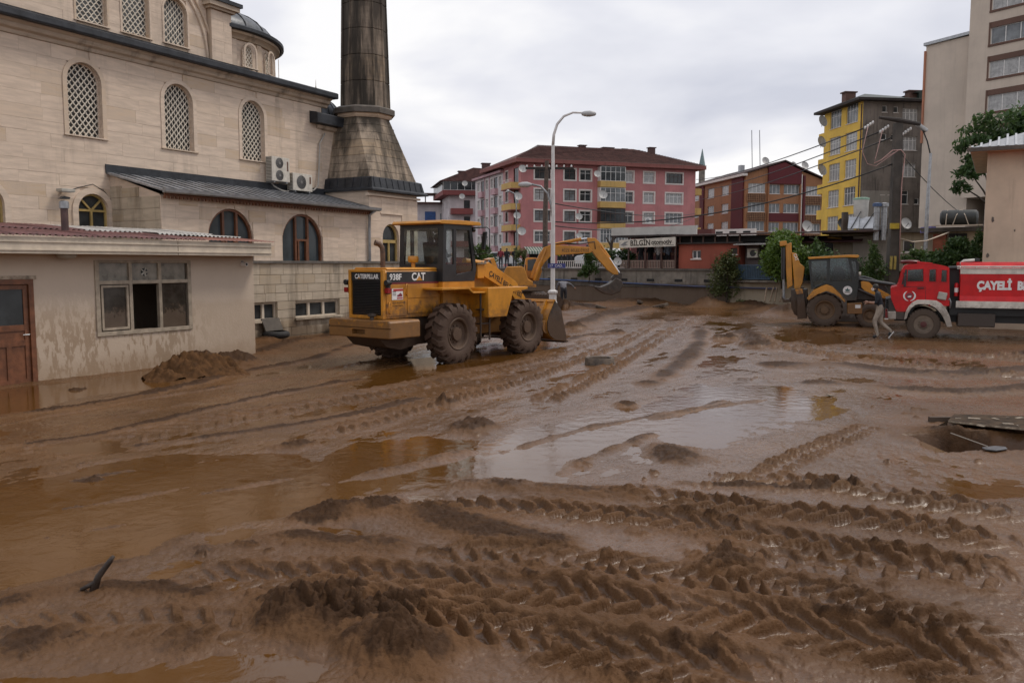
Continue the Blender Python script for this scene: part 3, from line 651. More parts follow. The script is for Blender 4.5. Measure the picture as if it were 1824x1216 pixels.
# apse: drum with small lattice windows, moulded cornice, lead half dome
dc = (6.0, 3.75); dr = 3.1
mb = MB().lathe([(dr, 8.9), (dr, 10.05)], 48, (dc[0], dc[1], 0)); mb.build('apse_wall', LIMEW, mosque, smooth=True)
for i, a in enumerate(range(-112, 20, 22)):
    aa = R(a); px, py = dc[0] + (dr + .015) * math.cos(aa), dc[1] + (dr + .015) * math.sin(aa); rz = aa + math.pi / 2
    if i % 1 == 0 and -100 < a < 10:
        w_ = lattice_window(mosque, -.24, .24, 0, .78, 0, sp=.142, surround=.07, light=True); w_.rotation_euler.z = rz
        px, py = dc[0] + (dr - .1) * math.cos(aa), dc[1] + (dr - .1) * math.sin(aa)
        w_.location = (px - .24 * math.cos(rz) + .0 * math.cos(aa), py - .24 * math.sin(rz), 9.16)
        w_.location = (dc[0] + (dr + .05) * math.cos(aa) - .24 * math.cos(rz), dc[1] + (dr + .05) * math.sin(aa) - .24 * math.sin(rz), 9.16)
    a2 = R(a + 11); o = MB().box(-.13, .13, -.06, .05, 8.95, 10.05).build('pilaster', TRIM, mosque, loc=(dc[0] + dr * math.cos(a2), dc[1] + dr * math.sin(a2), 0), rz=a2 + math.pi / 2)
MB().lathe([(dr - .05, 10.05), (dr + .08, 10.07), (dr + .12, 10.16), (dr + .24, 10.22), (dr + .26, 10.3), (dr - .1, 10.3)], 64, (dc[0], dc[1], 0)).build('apse_cornice', CORN, mosque, smooth=40)
MB().lathe([(dr + .3, 10.3), (dr + .4, 10.33), (dr + .4, 10.44), (dr + .3, 10.5), (dr - .1, 10.5)], 64, (dc[0], dc[1], 0)).build('lead_edge', LEAD, mosque, smooth=40)
dome = MB().lathe([((dr + .02) * math.cos(R(t)), 10.5 + 1.15 * math.sin(R(t))) for t in range(0, 88, 8)], 48, (dc[0], dc[1], 0)).build('half_dome', LEADL, mosque, smooth=True)
mb = MB()
for k in range(20):
    a = k * math.pi / 10
    mb.tube([(dc[0] + (dr + .03) * math.cos(R(t)) * math.cos(a), dc[1] + (dr + .03) * math.cos(R(t)) * math.sin(a), 10.5 + 1.16 * math.sin(R(t))) for t in range(0, 84, 12)], .03, 4)
mb.build('seam', LEAD, dome)
# lower porch block beyond the corner, with its small dome
MB().box(9.0, 13, .05, 6, 0, 7.5).build('porch_wall', LIMEW, mosque)
slabs(mosque, 9.0, 10.8, 5.0, 7.5, .335, 1.0, [], .05, LIME, seed=12)
MB().prism([(.05, 7.42), (-.1, 7.46), (-.16, 7.58), (.05, 7.58)], 8.7, 13, 'yz').build('cornice', CORN, mosque)
MB().prism([(-.42, 7.6), (-.42, 7.93), (-.36, 7.98), (.4, 8.12), (.4, 7.6)], 8.35, 13, 'yz').build('lead_edge', LEAD, mosque)
pd = MB().lathe([(1.0 * math.cos(R(t)), 8.05 + .95 * math.sin(R(t))) for t in range(0, 91, 9)], 32, (10.45, 1.5, 0)).build('small_dome', LEADL, mosque, smooth=True)
mb = MB()
for k in range(20):
    a = k * math.pi / 10
    mb.tube([(10.45 + 1.01 * math.cos(R(t)) * math.cos(a), 1.5 + 1.01 * math.cos(R(t)) * math.sin(a), 8.05 + .96 * math.sin(R(t))) for t in range(0, 85, 12)], .016, 4)
mb.build('seam', LEAD, pd)
MB().lathe([(.05, 8.98), (.03, 9.1), (.07, 9.18), (.03, 9.26), (.05, 9.34), (.015, 9.44), (.005, 9.7)], 10, (10.45, 1.5, 0)).build('finial', mat('brass', (.5, .45, .35), .35, .1, 5, metal=.8), mosque, smooth=True)

# ---- minaret
mina = thing('minaret', 'tall soot-streaked stone minaret on a square base beside the mosque', 'minaret', MO, MA)
mc = (10.8, -.6); nb = [(9.95, 10.98, 1.2, 3.92, 'arch')]
mb = MB(); wall_holes(mb, 9.12, 12.2, 0, 5.15, nb, -2.1, .25); mb.box(9.12, 12.2, -1.8, 1, 0, 5.15)
mb.add([(12.2, -2.1, 0), (12.2, -1.8, 0), (12.2, -1.8, 5.15), (12.2, -2.1, 5.15)], [(0, 1, 2, 3)]); mb.add([(9.12, -2.1, 0), (9.12, -1.8, 0), (9.12, -1.8, 5.15), (9.12, -2.1, 5.15)], [(0, 1, 2, 3)])
mb.build('base', LIMEW, mina)
slabs(mina, 9.12, 12.2, 2.4, 4.9, .335, .9, nb + [(9.8, 11.15, 1., 4.3)], -2.1, LIME, seed=21)
MB().box(9.0, 12.32, -2.2, -2.06, 4.92, 5.0).box(9.78, 11.17, -2.15, -2.1, 4.28, 4.34).build('moulding', TRIM, mina)
o = strip(arch_outline(0, 1.03, 0, 2.72), arch_outline(.07, .96, 0, 2.65), .1, .16); o.box(0, 1.03, .1, .16, 2.0, 2.12); o.box(.48, .55, .1, .16, 0, 2.0); wn = o.build('window', YELF, mina, loc=(9.95, -2.1, 1.2))
MB().prism(arch_outline(0, 1.03, 0, 2.72), .18, .19).build('pane', GLD, wn)
def sqring(h, z): return [(mc[0] - h, mc[1] - h, z), (mc[0] + h, mc[1] - h, z), (mc[0] + h, mc[1] + h, z), (mc[0] - h, mc[1] + h, z)]
mb = MB(); rings = [sqring(1.8, 5.1), sqring(1.8, 5.16), sqring(1.68, 5.24), sqring(1.6, 5.6), sqring(1.5, 5.64)]
mb.add([p for r in rings for p in r], [(i * 4 + k, i * 4 + (k + 1) % 4, i * 4 + 4 + (k + 1) % 4, i * 4 + 4 + k) for i in range(4) for k in range(4)] + [(0, 1, 2, 3)])
sk = mb.build('lead_skirt', LEAD, mina); mb = MB()
for k in range(9):
    t = -1.5 + k * .375
    mb.obox((mc[0] + t, mc[1] - 1.645, 5.42), (.03, .03, .37), (R(-12), 0, 0)); mb.obox((mc[0] - 1.645, mc[1] + t, 5.42), (.03, .03, .37), (0, R(12), 0))
mb.build('seam', LEAD, sk)
# pyramid from square to octagon
NB = 8; courses = 8; bot = []; top = []; h0, h1 = 1.48, .93; q = .414
for sx, sy, order in ((1, -1, 0), (1, 1, 1), (-1, 1, 0), (-1, -1, 1)):
    e0 = .05; A = (h0, h0 - e0); Bp = (h0 - e0, h0); C = (h1, h1 * q); D = (h1 * q, h1)
    P = [(A, C), (Bp, D)] if order == 1 else [(Bp, D), (A, C)]
    for b_, t_ in P: bot.append((mc[0] + sx * b_[0], mc[1] + sy * b_[1])); top.append((mc[0] + sx * t_[0], mc[1] + sy * t_[1]))
for i in range(courses):
    za, zb = 5.6 + 2.4 * i / courses, 5.6 + 2.4 * (i + 1) / courses - .012; mb = MB(); vs = []
    for z_, f in ((za, i / courses), (zb, (i + 1) / courses)):
        vs += [(b_[0] + (t_[0] - b_[0]) * f, b_[1] + (t_[1] - b_[1]) * f, z_) for b_, t_ in zip(bot, top)]
    mb.add(vs, [(k, (k + 1) % 8, 8 + (k + 1) % 8, 8 + k) for k in range(8)] + [tuple(range(8)), tuple(range(8, 16))]); mb.build('pyramid_course', PYR, mina)
def ngon(mb, prof, n, ph): return mb.lathe(prof, n, (mc[0], mc[1], 0), phase=ph)
ngon(MB(), [(.3, 7.98), (1.06, 7.98), (1.12, 8.05), (1.12, 8.1), (1.18, 8.12)], 8, R(22.5)).build('collar_moulding', TRIM, mina)
ngon(MB(), [(1.18, 8.12), (1.25, 8.14), (1.25, 8.33), (1.05, 8.42), (.3, 8.42)], 8, R(22.5)).build('collar', mat('dark_collar', (.10, .085, .07), .7, .3, 4, .3, 20), mina)
# shaft: sixteen flat sides with slim raised fillets, drum by drum
z = 8.4; k = 0; mc = (mc[0] + .12, mc[1])
while z < 21:
    hgt = .98; r0 = .94 - .025 * (z - 8.4); r1 = .94 - .025 * (z + hgt - 8.4); mb = MB(); n = 12
    mb.lathe([(.2, z + .006), (r0 - .012, z + .006), (r0, z + .02), (r1, z + hgt - .02), (r1 - .012, z + hgt - .006), (.2, z + hgt - .006)], n, (mc[0], mc[1], 0))
    for i in range(n):
        a = (i) * 2 * math.pi / n
        mb.tube([(mc[0] + r0 * math.cos(a), mc[1] + r0 * math.sin(a), z + .01), (mc[0] + r1 * math.cos(a), mc[1] + r1 * math.sin(a), z + hgt - .01)], .045, 6)
    mb.build('shaft_drum', SOOT, mina); z += hgt; k += 1

# ---- annex with lean-to roof
annex = thing('annex_building', 'low limestone annex with brown arched windows against the mosque', 'annex', MO, MA)
aw = [(1.62, 3.38, 1.4, 4.06, 'arch'), (4.63, 6.57, 1.4, 4.06, 'arch')]
mb = MB(); wall_holes(mb, 0, 9.1, 0, 4.32, aw, -2.1, .2); mb.box(.01, 9.1, -1.75, -.01, 0, 4.3)
mb.add([(0, -2.1, 0), (0, 0, 0), (0, 0, 4.95), (0, -2.1, 4.32)], [(0, 1, 2, 3)]); mb.build('wall', LIMEW, annex)
slabs(annex, 0, 9.08, 2.3, 4.28, .335, .85, aw, -2.1, LIME, seed=31, proud=.025)
side = MB()
z = 2.6; rnd = random.Random(3)
while z < 4.6:
    y = -2.09
    while y < -.05:
        l = min(rnd.uniform(.5, .9), -.02 - y); zt = min(z + .33, 4.3 + (y + 2.1) * .28)
        if zt - z > .06: inst('stone_slab', unit(LOWS), annex, (-.012, y + l / 2, (z + zt) / 2), (0, 0, 0), (.024, l - .006, zt - z - .006))
        y += l
    z += .335
for a, b, c, d, _ in aw:
    w_ = b - a; h_ = d - c; o = strip(arch_outline(0, w_, 0, h_), arch_outline(.07, w_ - .07, 0, h_ - .07), .05, .13)
    o.box(w_ * .36 - .04, w_ * .36 + .04, .052, .13, 0, h_ - .05).box(w_ * .66 - .04, w_ * .66 + .04, .052, .13, 0, h_ - .05).box(w_ * .36, w_ * .66, .05, .125, h_ * .66, h_ * .66 + .07)
    o.box(w_ * .4, w_ * .43, .035, .12, .0, h_ * .66).box(w_ * .6, w_ * .63, .035, .12, .0, h_ * .66)
    o = o.build('window', BROWN, annex, loc=(a, -2.1, c)); MB().prism(arch_outline(0, w_, 0, h_), .14, .15).build('pane', GLB, o)
rf = MB().prism([(-2.46, 4.36), (-2.46, 4.41), (.0, 5.02), (.0, 4.96)], -.12, 9.2, 'yz').build('roof', mat('wet_roof_sheet', (.30, .31, .33), .35, .35, 2, .4, 8, .4, streak=.5), annex)
mb = MB()
for k in range(24):
    mb.obox((.1 + k * .39, -1.23, 4.725), (.04, 2.5, .03), (math.atan(.61 / 2.46), 0, 0))
mb.build('roof_rib', LEADL, rf)
MB().prism([(-2.5, 4.33), (-2.56, 4.36), (-2.58, 4.45), (-2.46, 4.46), (-2.46, 4.33)], -.2, 9.3, 'yz').build('gutter', GREYM, annex)
mb = MB()
for k in range(70): mb.box(.0 + k * .13, .065 + k * .13, -2.28, -2.24, 4.2, 4.36)
mb.box(0, 9.1, -2.3, -2.24, 4.27, 4.36); mb.build('scalloped_trim', BROWN, annex)
MB().prism([(-.06, 4.98), (-.06, 5.22), (0.0, 5.24), (.0, 4.98)], -.15, 9.1, 'yz').build('lead_flashing', LEAD, annex)
MB().tube([(9.02, -2.5, 4.36), (9.02, -2.22, 4.2), (9.02, -2.2, 3.6), (9.02, -2.2, .3)], .055, 10).build('downpipe', GREYM, annex, smooth=True)

# ---- low basement wall of squared blocks
low = thing('stone_wall', 'low wall of grey limestone blocks with basement windows below the annex', 'wall', MO, MA)
lw = [(2.95, 4.0, .64, 1.18), (4.82, 7.0, .64, 1.15)]
mb = MB(); wall_holes(mb, .5, 13, -.3, 2.42, lw, -2.4, .22); mb.box(.5, 13, -2.15, -2.12, -.3, 2.4); mb.build('wall_core', LOWS, low)
slabs(low, 1.5, 12.8, -.2, 2.42, .29, .72, lw, -2.4, LOWS, seed=41, proud=.045, jit=.4, gap=.014, name='stone_block')
MB().box(.5, 13, -2.52, -2.1, 2.42, 2.5).build('coping', mat('dark_coping', (.12, .105, .09), .8, .3, 3, .3, 20), low)
for a, b, c, d in lw:
    w_ = b - a; h_ = d - c; n = 2 if w_ < 1.5 else 3; o = MB().box(0, w_, .06, .12, 0, .05).box(0, w_, .06, .12, h_ - .05, h_)
    for k in range(n + 1): o.box(w_ * k / n - (.05 if k else 0), w_ * k / n + (.05 if k < n else 0), .058, .122, .05, h_ - .05)
    o = o.build('window', CREAMF, low, loc=(a, -2.4, c)); MB().box(0, w_, .13, .14, 0, h_).build('pane', GLD, o); MB().box(-.06, w_ + .06, -.12, .05, -.07, -.003).build('sill', LOWS, o)

# ---- air conditioners, flood light, cables on the mosque wall
def ac_unit(label, x, z, w_, h_, fans, y0=-.42):
    t = thing('air_conditioner', label, 'air conditioner', Vector(MO) + Matrix.Rotation(MA, 3, 'Z') @ Vector((x, y0, z)), MA, 'air conditioners on the mosque wall')
    MB().box(0, w_, 0, .3, 0, h_).build('casing', mat('ac_casing', (.56, .52, .45), .5, .15, 5, streak=.3), t, bevel=.015)
    for k in range(fans):
        zc = h_ * (k + .5) / fans; r = min(.24, h_ / fans * .43); g = MB()
        for q in range(7): g.lathe([(r * (q + 1) / 7, -.012), (r * (q + 1) / 7 - .008, -.016)], 24, (w_ * .42, 0, zc), 'y')
        for q in range(12): g.obox((w_ * .42 + r * .5 * math.cos(q * math.pi / 6), -.014, zc + r * .5 * math.sin(q * math.pi / 6)), (r, .006, .006), (0, -q * math.pi / 6, 0))
        f = MB().lathe([(0, -.004), (r, -.004)], 28, (w_ * .42, 0, zc), 'y').build('fan', mat('fan_dark', (.05, .05, .05), .5, .2, 8), t); g.build('fan_guard', mat('guard_grey', (.2, .19, .18), .5, .1, 5), f)
        MB().lathe([(0, -.022), (.05, -.022), (.05, -.01)], 14, (w_ * .42, 0, zc), 'y').build('hub', mat('guard_grey', (.2, .19, .18)), f)
    v = MB()
    for k in range(int(h_ / .05)): v.box(-.006, -.001, .03, .27, .03 + k * .05, .05 + k * .05)
    v.build('side_grille', mat('fan_dark', (.05, .05, .05)), t); MB().box(w_ * .84, w_ * .92, -.004, .0, h_ * .45, h_ * .85).build('badge', mat('badge_brown', (.12, .06, .04)), t)
    MB().box(.1, .16, .02, .42, -.05, 0).box(w_ - .16, w_ - .1, .02, .42, -.05, 0).build('bracket', GREYM, t); return t
ac_unit('tall double-fan air conditioner high on the mosque wall', 5.98, 5.27, .86, .84, 2)
ac_unit('smaller single-fan air conditioner right of the tall double-fan one', 7.0, 5.02, 1.0, .62, 1)
rotM = lambda x, y, z: Vector(MO) + Matrix.Rotation(MA, 3, 'Z') @ Vector((x, y, z))
def cable(name, label, pts, r, m, cat='cable', group=None): return tag(MB().tube(pts, r, 6).build(name, m, smooth=True), label, cat, group)
CAB = mat('pale_cable', (.34, .32, .29), .6, .1, 5); CABD = mat('black_cable', (.02, .02, .02), .6, .1, 5)
cable('hose', 'pale hose looping below the tall double-fan air conditioner', [rotM(6.2, -.1, 5.27), rotM(6.3, -.2, 5.1), rotM(6.55, -.28, 4.98), rotM(6.85, -.28, 4.95), rotM(7.1, -.15, 5.06)], .03, CAB)
cable('hose', 'pale hose running up the wall from the single-fan air conditioner to the minaret', [rotM(8.05, -.1, 5.1), rotM(8.3, -.2, 5.12), rotM(8.6, -.15, 5.3), rotM(8.72, -.1, 5.9), rotM(8.8, -.1, 6.9), rotM(9.1, -.1, 7.3)], .03, CAB)
fl = thing('flood_light', 'small flood light on a bracket on the mosque wall above the hut', 'flood light', rotM(-1.5, 0, 4.34), MA)
MB().box(-.2, .2, -.34, -.1, 0, .08).build('housing', mat('lamp_grey', (.4, .38, .33), .5, .1, 5), fl, bevel=.01); MB().box(-.17, .17, -.33, -.12, -.012, -.002).build('lens', GLC, fl); MB().box(-.03, .03, -.12, .0, .03, .07).build('bracket', BLK, fl)
cable('cable', 'thin dark cable sagging along the mosque wall above the small arched window', [rotM(-1.4, -.03, 4.36), rotM(-1.0, -.03, 4.5), rotM(-.6, -.09, 4.62), rotM(-.2, -.03, 4.45), rotM(.0, -.03, 4.2)], .012, CABD)

# ---- mud-splashed white hut
hut = thing('hut', 'white plastered hut splashed with mud under a red corrugated roof', 'hut', MO, MA)
def hutmat():
    m = bpy.data.materials.new('splashed_plaster'); m.use_nodes = True; nt = m.node_tree; b = nt.nodes['Principled BSDF']
    g = nt.nodes.new('ShaderNodeTexCoord'); pos = g.outputs['Object']; n0 = _noise(nt, pos, 2, 6, .6)
    c = _mix(nt, (.50, .405, .315), (.58, .475, .375), n0); sp = nt.nodes.new('ShaderNodeSeparateXYZ'); nt.links.new(pos, sp.inputs[0]); z = sp.outputs[2]
    mpn = nt.nodes.new('ShaderNodeMapping'); mpn.inputs['Rotation'].default_value = (0, R(28), 0); mpn.inputs['Scale'].default_value = (7.5, 7.5, 2.6); nt.links.new(pos, mpn.inputs[0])
    d = _noise(nt, mpn.outputs[0], 1.15, 6, .62); zone = _noise(nt, pos, .8, 3)
    lx = _ramp(nt, sp.outputs[0], -2.6, -1.0, 1, .12)
    f = _math(nt, 'MULTIPLY', _ramp(nt, _math(nt, 'ADD', d, _math(nt, 'MULTIPLY', zone, .16)), .55, .62), _math(nt, 'MULTIPLY', _ramp(nt, z, .7, 1.95, 1, 0), lx))
    c = _mix(nt, c, (.27, .185, .115), _math(nt, 'MULTIPLY', f, .8))
    c = _mix(nt, c, (.30, .20, .12), _math(nt, 'MULTIPLY', _ramp(nt, _math(nt, 'ADD', z, _math(nt, 'MULTIPLY', n0, .5)), .3, .85, 1, 0), .55))
    c = _mix(nt, c, (.36, .26, .17), _math(nt, 'MULTIPLY', _ramp(nt, _math(nt, 'ADD', z, _math(nt, 'MULTIPLY', n0, .25)), 1.5, 1.68, 1, 0), .28))
    nt.links.new(c, b.inputs['Base Color']); b.inputs['Roughness'].default_value = .8
    bn = nt.nodes.new('ShaderNodeBump'); bn.inputs['Strength'].default_value = .25; nt.links.new(_noise(nt, pos, 22, 5), bn.inputs['Height']); bn.inputs['Distance'].default_value = .02; nt.links.new(bn.outputs[0], b.inputs['Normal'])
    return m
HW = hutmat(); HY = -5.39; hh = [(-4.28, -1.96, .93, 2.42), (-6.78, -5.73, 0, 2.1)]
mb = MB(); wall_holes(mb, -9, .16, -.2, 2.66, hh, HY, .16); mb.add([(.16, HY, -.2), (.16, -2.85, -.2), (.16, -2.85, 2.66), (.16, HY, 2.66)], [(0, 1, 2, 3)]).add([(-9, -2.85, -.2), (.16, -2.85, -.2), (.16, -2.85, 2.66), (-9, -2.85, 2.66)], [(0, 1, 2, 3)])
mb.add([(-9, HY, -.2), (-9, -2.85, -.2), (-9, -2.85, 2.66), (-9, HY, 2.66)], [(0, 1, 2, 3)]); mb.build('wall', HW, hut)
MB().box(-8.9, .1, -5.2, -2.9, -.2, .02).build('floor', MUD, hut); MB().add([(-9, HY + .1, 2.6), (.16, HY + .1, 2.6), (.16, -2.9, 2.6), (-9, -2.9, 2.6)], [(0, 1, 2, 3)]).build('ceiling', CREAMF, hut)
# window: three lights under three fanlights, the middle one open
W0, W1, Z0, Z1 = hh[0]; ww = W1 - W0; wh = Z1 - Z0; fz = wh * .715; f = MB()
f.box(-.1, ww + .1, -.03, .09, -.09, 0).box(-.1, 0, -.03, .09, 0, wh + .06).box(ww, ww + .1, -.03, .09, 0, wh + .06).box(0, ww, -.028, .09, wh, wh + .06)
for k in (1, 2): f.box(ww * k / 3 - .04, ww * k / 3 + .04, -.02, .08, 0, wh)
for k in range(3): f.box(ww * k / 3 + (.04 if k else 0), ww * (k + 1) / 3 - (.04 if k < 2 else 0), -.022, .078, fz - .04, fz + .04)
DIRTF = mat('dirty_frame', (.34, .28, .21), .7, .25, 5, .2, 30, streak=.3); win = f.build('window', DIRTF, hut, loc=(W0, HY, Z0), bevel=.006)
for k in range(3):
    a, b = ww * k / 3 + .04, ww * (k + 1) / 3 - .04
    p = MB().box(a, b, .03, .036, fz + .04, wh).build('pane', mat('dirty_glass', (.22, .2, .165), .3, .3, 4), win)
    if k == 1:
        MB().lathe([(0, 0), (.09, 0)], 20, ((a + b) / 2, .022, fz + .22), 'y').build('vent_fan', BLK, win)
        v = MB()
        for q in range(5): v.obox(((a + b) / 2 + .05 * math.cos(q * 1.2566), .014, fz + .22 + .05 * math.sin(q * 1.2566)), (.1, .006, .035), (R(25), -q * 1.2566, 0))
        v.build('vent_blade', mat('lamp_grey', (.4, .38, .33)), win)
    else: MB().box(a, b, .03, .036, 0, fz - .04).build('pane', mat('murky_glass', (.05, .043, .035), .18, .4, 3, dirt=(.0, .8, .5), dirtcol=(.15, .1, .065)), win)
s = MB(); a, b = .04, ww / 3 - .06; s.box(a, a + .05, -.01, .028, .03, fz - .06).box(b - .05, b, -.01, .028, .03, fz - .06).box(a, b, -.008, .026, .03, .08).box(a, b, -.008, .026, fz - .11, fz - .06); s.build('sash', DIRTF, win)
# door
D0, D1 = hh[1][0], hh[1][1]; dw = D1 - D0; d = MB().box(0, .1, -.02, .12, 0, 2.1).box(dw - .1, dw, -.02, .12, 0, 2.1).box(.1, dw - .1, -.02, .12, 2.0, 2.1)
door = d.build('door', BROWN, hut, loc=(D0, HY, 0)); l = MB().box(.11, .2, .02, .07, .02, 1.99).box(dw - .2, dw - .11, .02, .07, .02, 1.99)
for z_ in ((.02, .12), (.78, .9), (1.08, 1.2), (1.9, 1.99)): l.box(.2, dw - .2, .022, .068, *z_)
l.box(dw / 2 - .05, dw / 2 + .05, .022, .068, .12, .78).build('leaf_frame', BROWN, door, bevel=.006)
for k, (a, b, z0_, z1_) in enumerate(((.2, dw / 2 - .05, .12, .78), (dw / 2 + .05, dw - .2, .12, .78), (.2, dw - .2, .9, 1.08))): MB().box(a, b, .04, .05, z0_, z1_).build('panel', BROWN, door)
MB().box(.2, dw - .2, .04, .046, 1.2, 1.9).build('pane', GLD, door); MB().tube([(dw - .15, .02, 1.0), (dw - .15, -.05, 1.0), (dw - .28, -.05, 1.0)], .012, 8).build('handle', GALV, door)
mb = MB(); mb.box(D0 - .06, D1 + .06, HY - .03, HY + .05, 2.1, 2.17); mb.build('lintel', mat('broken_plaster', (.3, .24, .18), .9, .5, 9, .8, 25), hut)
# fascia, soffit, corrugated sheets
MB().box(-9.2, -2.62, -5.9, -5.86, 2.6, 2.92).build('fascia', CREAMF, hut); MB().box(-2.6, .3, -5.9, -5.86, 2.6, 2.92).build('fascia', CREAMF, hut)
MB().box(-9.2, .3, -5.925, -5.9, 2.66, 2.685).box(-9.2, .3, -5.925, -5.9, 2.82, 2.845).build('fascia_rail', CREAMF, hut); MB().box(.26, .3, -5.86, -2.8, 2.62, 2.9).build('barge_board', CREAMF, hut)
MB().add([(-9.2, -5.86, 2.61), (.3, -5.86, 2.61), (.3, HY, 2.63), (-9.2, HY, 2.63)], [(0, 1, 2, 3)]).build('soffit', CREAMF, hut)
REDS = mat('red_roof_sheet', (.135, .055, .05), .6, .35, 3, .2, 20, streak=.4, dirt=(0, 0.01, .0)); PALES = mat('pale_roof_sheet', (.42, .40, .37), .5, .25, 3, .2, 20, streak=.5); RUST = mat('flat_red_sheet', (.2, .07, .045), .55, .3, 3, streak=.5)
def corr(n, w_, y0, z0_, y1, z1_, pitch=.13, amp=.02):
    mb = MB(); k = int(w_ / pitch * 8); vs = []
    for i in range(k + 1):
        x = w_ * i / k; dz = amp * math.cos(6.28318 * x / pitch); vs += [(x, y0, z0_ + dz), (x, (y0 + y1) / 2, (z0_ + z1_) / 2 + dz), (x, y1, z1_ + dz), (x, y0, z0_ + dz - .008)]
    fs = []
    for i in range(k): a = i * 4; fs += [(a, a + 4, a + 5, a + 1), (a + 1, a + 5, a + 6, a + 2), (a + 3, a + 7, a + 4, a)]
    mb.add(vs, fs); return mb
roofm = {m_.name: corr('s', .98, -5.96, 2.965, -4.1, 3.14).mesh('roof_sheet', m_, smooth=True, fix=False) for m_ in (REDS,)}
for k in range(10):
    x = -9.2 + k * .91
    if x < -2.5: inst('roof_sheet', roofm[REDS.name], hut, (x, 0, .004 * (k % 2)), (0, 0, 0))
mb = corr('s', .98, -4.2, 3.15, -2.6, 3.3); mr = mb.mesh('roof_sheet', REDS, smooth=True, fix=False); mp_ = mb.mesh('roof_sheet', PALES, smooth=True, fix=False)
for k in range(10): x = -9.2 + k * .91; inst('roof_sheet', mr if x < -4.4 else mp_, hut, (x, 0, .004 * (k % 2) + .012))
for x in (-2.75, -1.72, -.7):
    inst('roof_sheet', corr('s', 1.06, -5.98, 2.96, -4.1, 3.13, .13, .006).mesh('roof_sheet', RUST, smooth=True, fix=False), hut, (x, 0, .004))
inst('roof_sheet', corr('s', 2.6, -4.8, 3.1, -4.2, 3.14, .13, .02).mesh('roof_sheet', PALES, smooth=True, fix=False), hut, (-2.3, 0, .02), (0, R(.6), 0))
MB().tube([(-4.4, -4.5, 3.0), (-4.4, -4.5, 3.62)], .075, 14).build('stove_pipe', mat('rusty_pipe', (.09, .05, .045), .6, .3, 6), hut, smooth=40); MB().lathe([(.1, 3.6), (.1, 3.74), (.07, 3.76)], 14, (-4.4, -4.5, 0)).build('pipe_cowl', GALV, hut, smooth=40)
MB().prism([(-4.5, 3.8), (-4.42, 3.86), (-4.28, 3.84), (-4.3, 3.8)], -4.56, -4.44).build('cowl_cap', BLK, hut)
cc = thing('security_camera', 'small white security camera on the hut wall below the eave', 'camera', rotM(-.24, HY, 2.42), MA)
MB().lathe([(0, -.18), (.05, -.18), (.055, -.02), (.03, 0)], 14, (0, 0, -.03), 'y').build('housing', WPVC, cc, smooth=40); MB().lathe([(0, -.185), (.035, -.185)], 12, (0, 0, -.03), 'y').build('lens', BLK, cc); MB().box(-.015, .015, -.06, .01, .0, .06).build('bracket', GREYM, cc)
sl = thing('bulkhead_lamp', 'oval lamp under the hut eave left of the window', 'lamp', rotM(-5.1, HY - .18, 2.60), MA)
MB().lathe([(0, -.1), (.14, -.085), (.2, -.03), (.2, 0)], 20, (0, 0, 0)).build('shade', mat('lamp_grey', (.4, .38, .33)), sl, smooth=True)
# ================================================================ machines
def fr_px(o, ang, u, v, y=0.):
    """photo pixel -> (x, z) on the plane local-y = y of a frame at o turned by ang"""
    d = ray(u, v); dx, dy = math.cos(ang), math.sin(ang); ox, oy = o[0] - dy * y, o[1] + dx * y
    det = -dx * d[1] + d[0] * dy; x = (ox * d[1] - d[0] * oy) / det
    t = (oy + x * dy) / d[1]; return (x, CAMZ + d[2] * t)
def cut(o, cutters):
    """carve openings (boolean difference, applied)"""
    tmp = []
    for c in cutters:
        k = bpy.data.objects.new('cutter', c.mesh('cutter', BLK)); COL.objects.link(k); k.parent = o.parent; tmp.append(k)
        m = o.modifiers.new('cut', 'BOOLEAN'); m.operation = 'DIFFERENCE'; m.object = k; m.solver = 'EXACT'
    bpy.context.view_layer.update(); dg = bpy.context.evaluated_depsgraph_get(); me = bpy.data.meshes.new_from_object(o.evaluated_get(dg))
    o.modifiers.clear(); o.data = me
    for k in tmp: bpy.data.objects.remove(k)
    return o
def shrink(poly, t):
    cx = sum(p[0] for p in poly) / len(poly); cz = sum(p[1] for p in poly) / len(poly); w_ = max(p[0] for p in poly) - min(p[0] for p in poly); h_ = max(p[1] for p in poly) - min(p[1] for p in poly)
    return [(cx + (p[0] - cx) * (1 - 2 * t / w_), cz + (p[1] - cz) * (1 - 2 * t / h_)) for p in poly]
CATY = mat('machine_yellow', (.47, .195, .016), .45, .2, 2.5, .12, 30, dirt=(.4, 2.1, .7), streak=.4, coat=.2)
CATYC = mat('machine_yellow_clean', (.53, .225, .018), .42, .15, 2.5, .1, 30, dirt=(.4, 1.9, .5), streak=.25, coat=.2)
CATD = mat('machine_black', (.016, .016, .017), .4, .3, 4, dirt=(.3, 2.2, .45), coat=.15)
TYRE = mat('muddy_tyre', (.03, .027, .024), .8, .4, 7, .5, 30, dirt=(1.2, 1.9, .92), dirtcol=(.075, .042, .026))
TYRED = mat('dusty_tyre', (.035, .032, .029), .8, .35, 6, .4, 30, dirt=(.35, 1.4, .7), dirtcol=(.10, .066, .044))
STEEL = mat('worn_steel', (.07, .055, .045), .5, .4, 5, .4, 25, .3, dirt=(.3, 1.6, .9))
CHROME = mat('chrome_rod', (.75, .75, .76), .15, .05, 5, metal=1)
WHT = mat('white_decal', (.75, .74, .72), .5, .08, 5); DARKT = mat('dark_decal', (.03, .022, .015), .5, .1, 5)
REDD = mat('red_decal', (.42, .03, .03), .5, .1, 5); LAMPR = mat('red_lens', (.25, .01, .01), .25, .2, 5)
CABGL = glass('cab_glass', (.86, .9, .89), .88); CABGD = glass('cab_glass_dark', (.7, .76, .77), .85)
SEATM = mat('seat_black', (.02, .02, .022), .7, .2, 6)
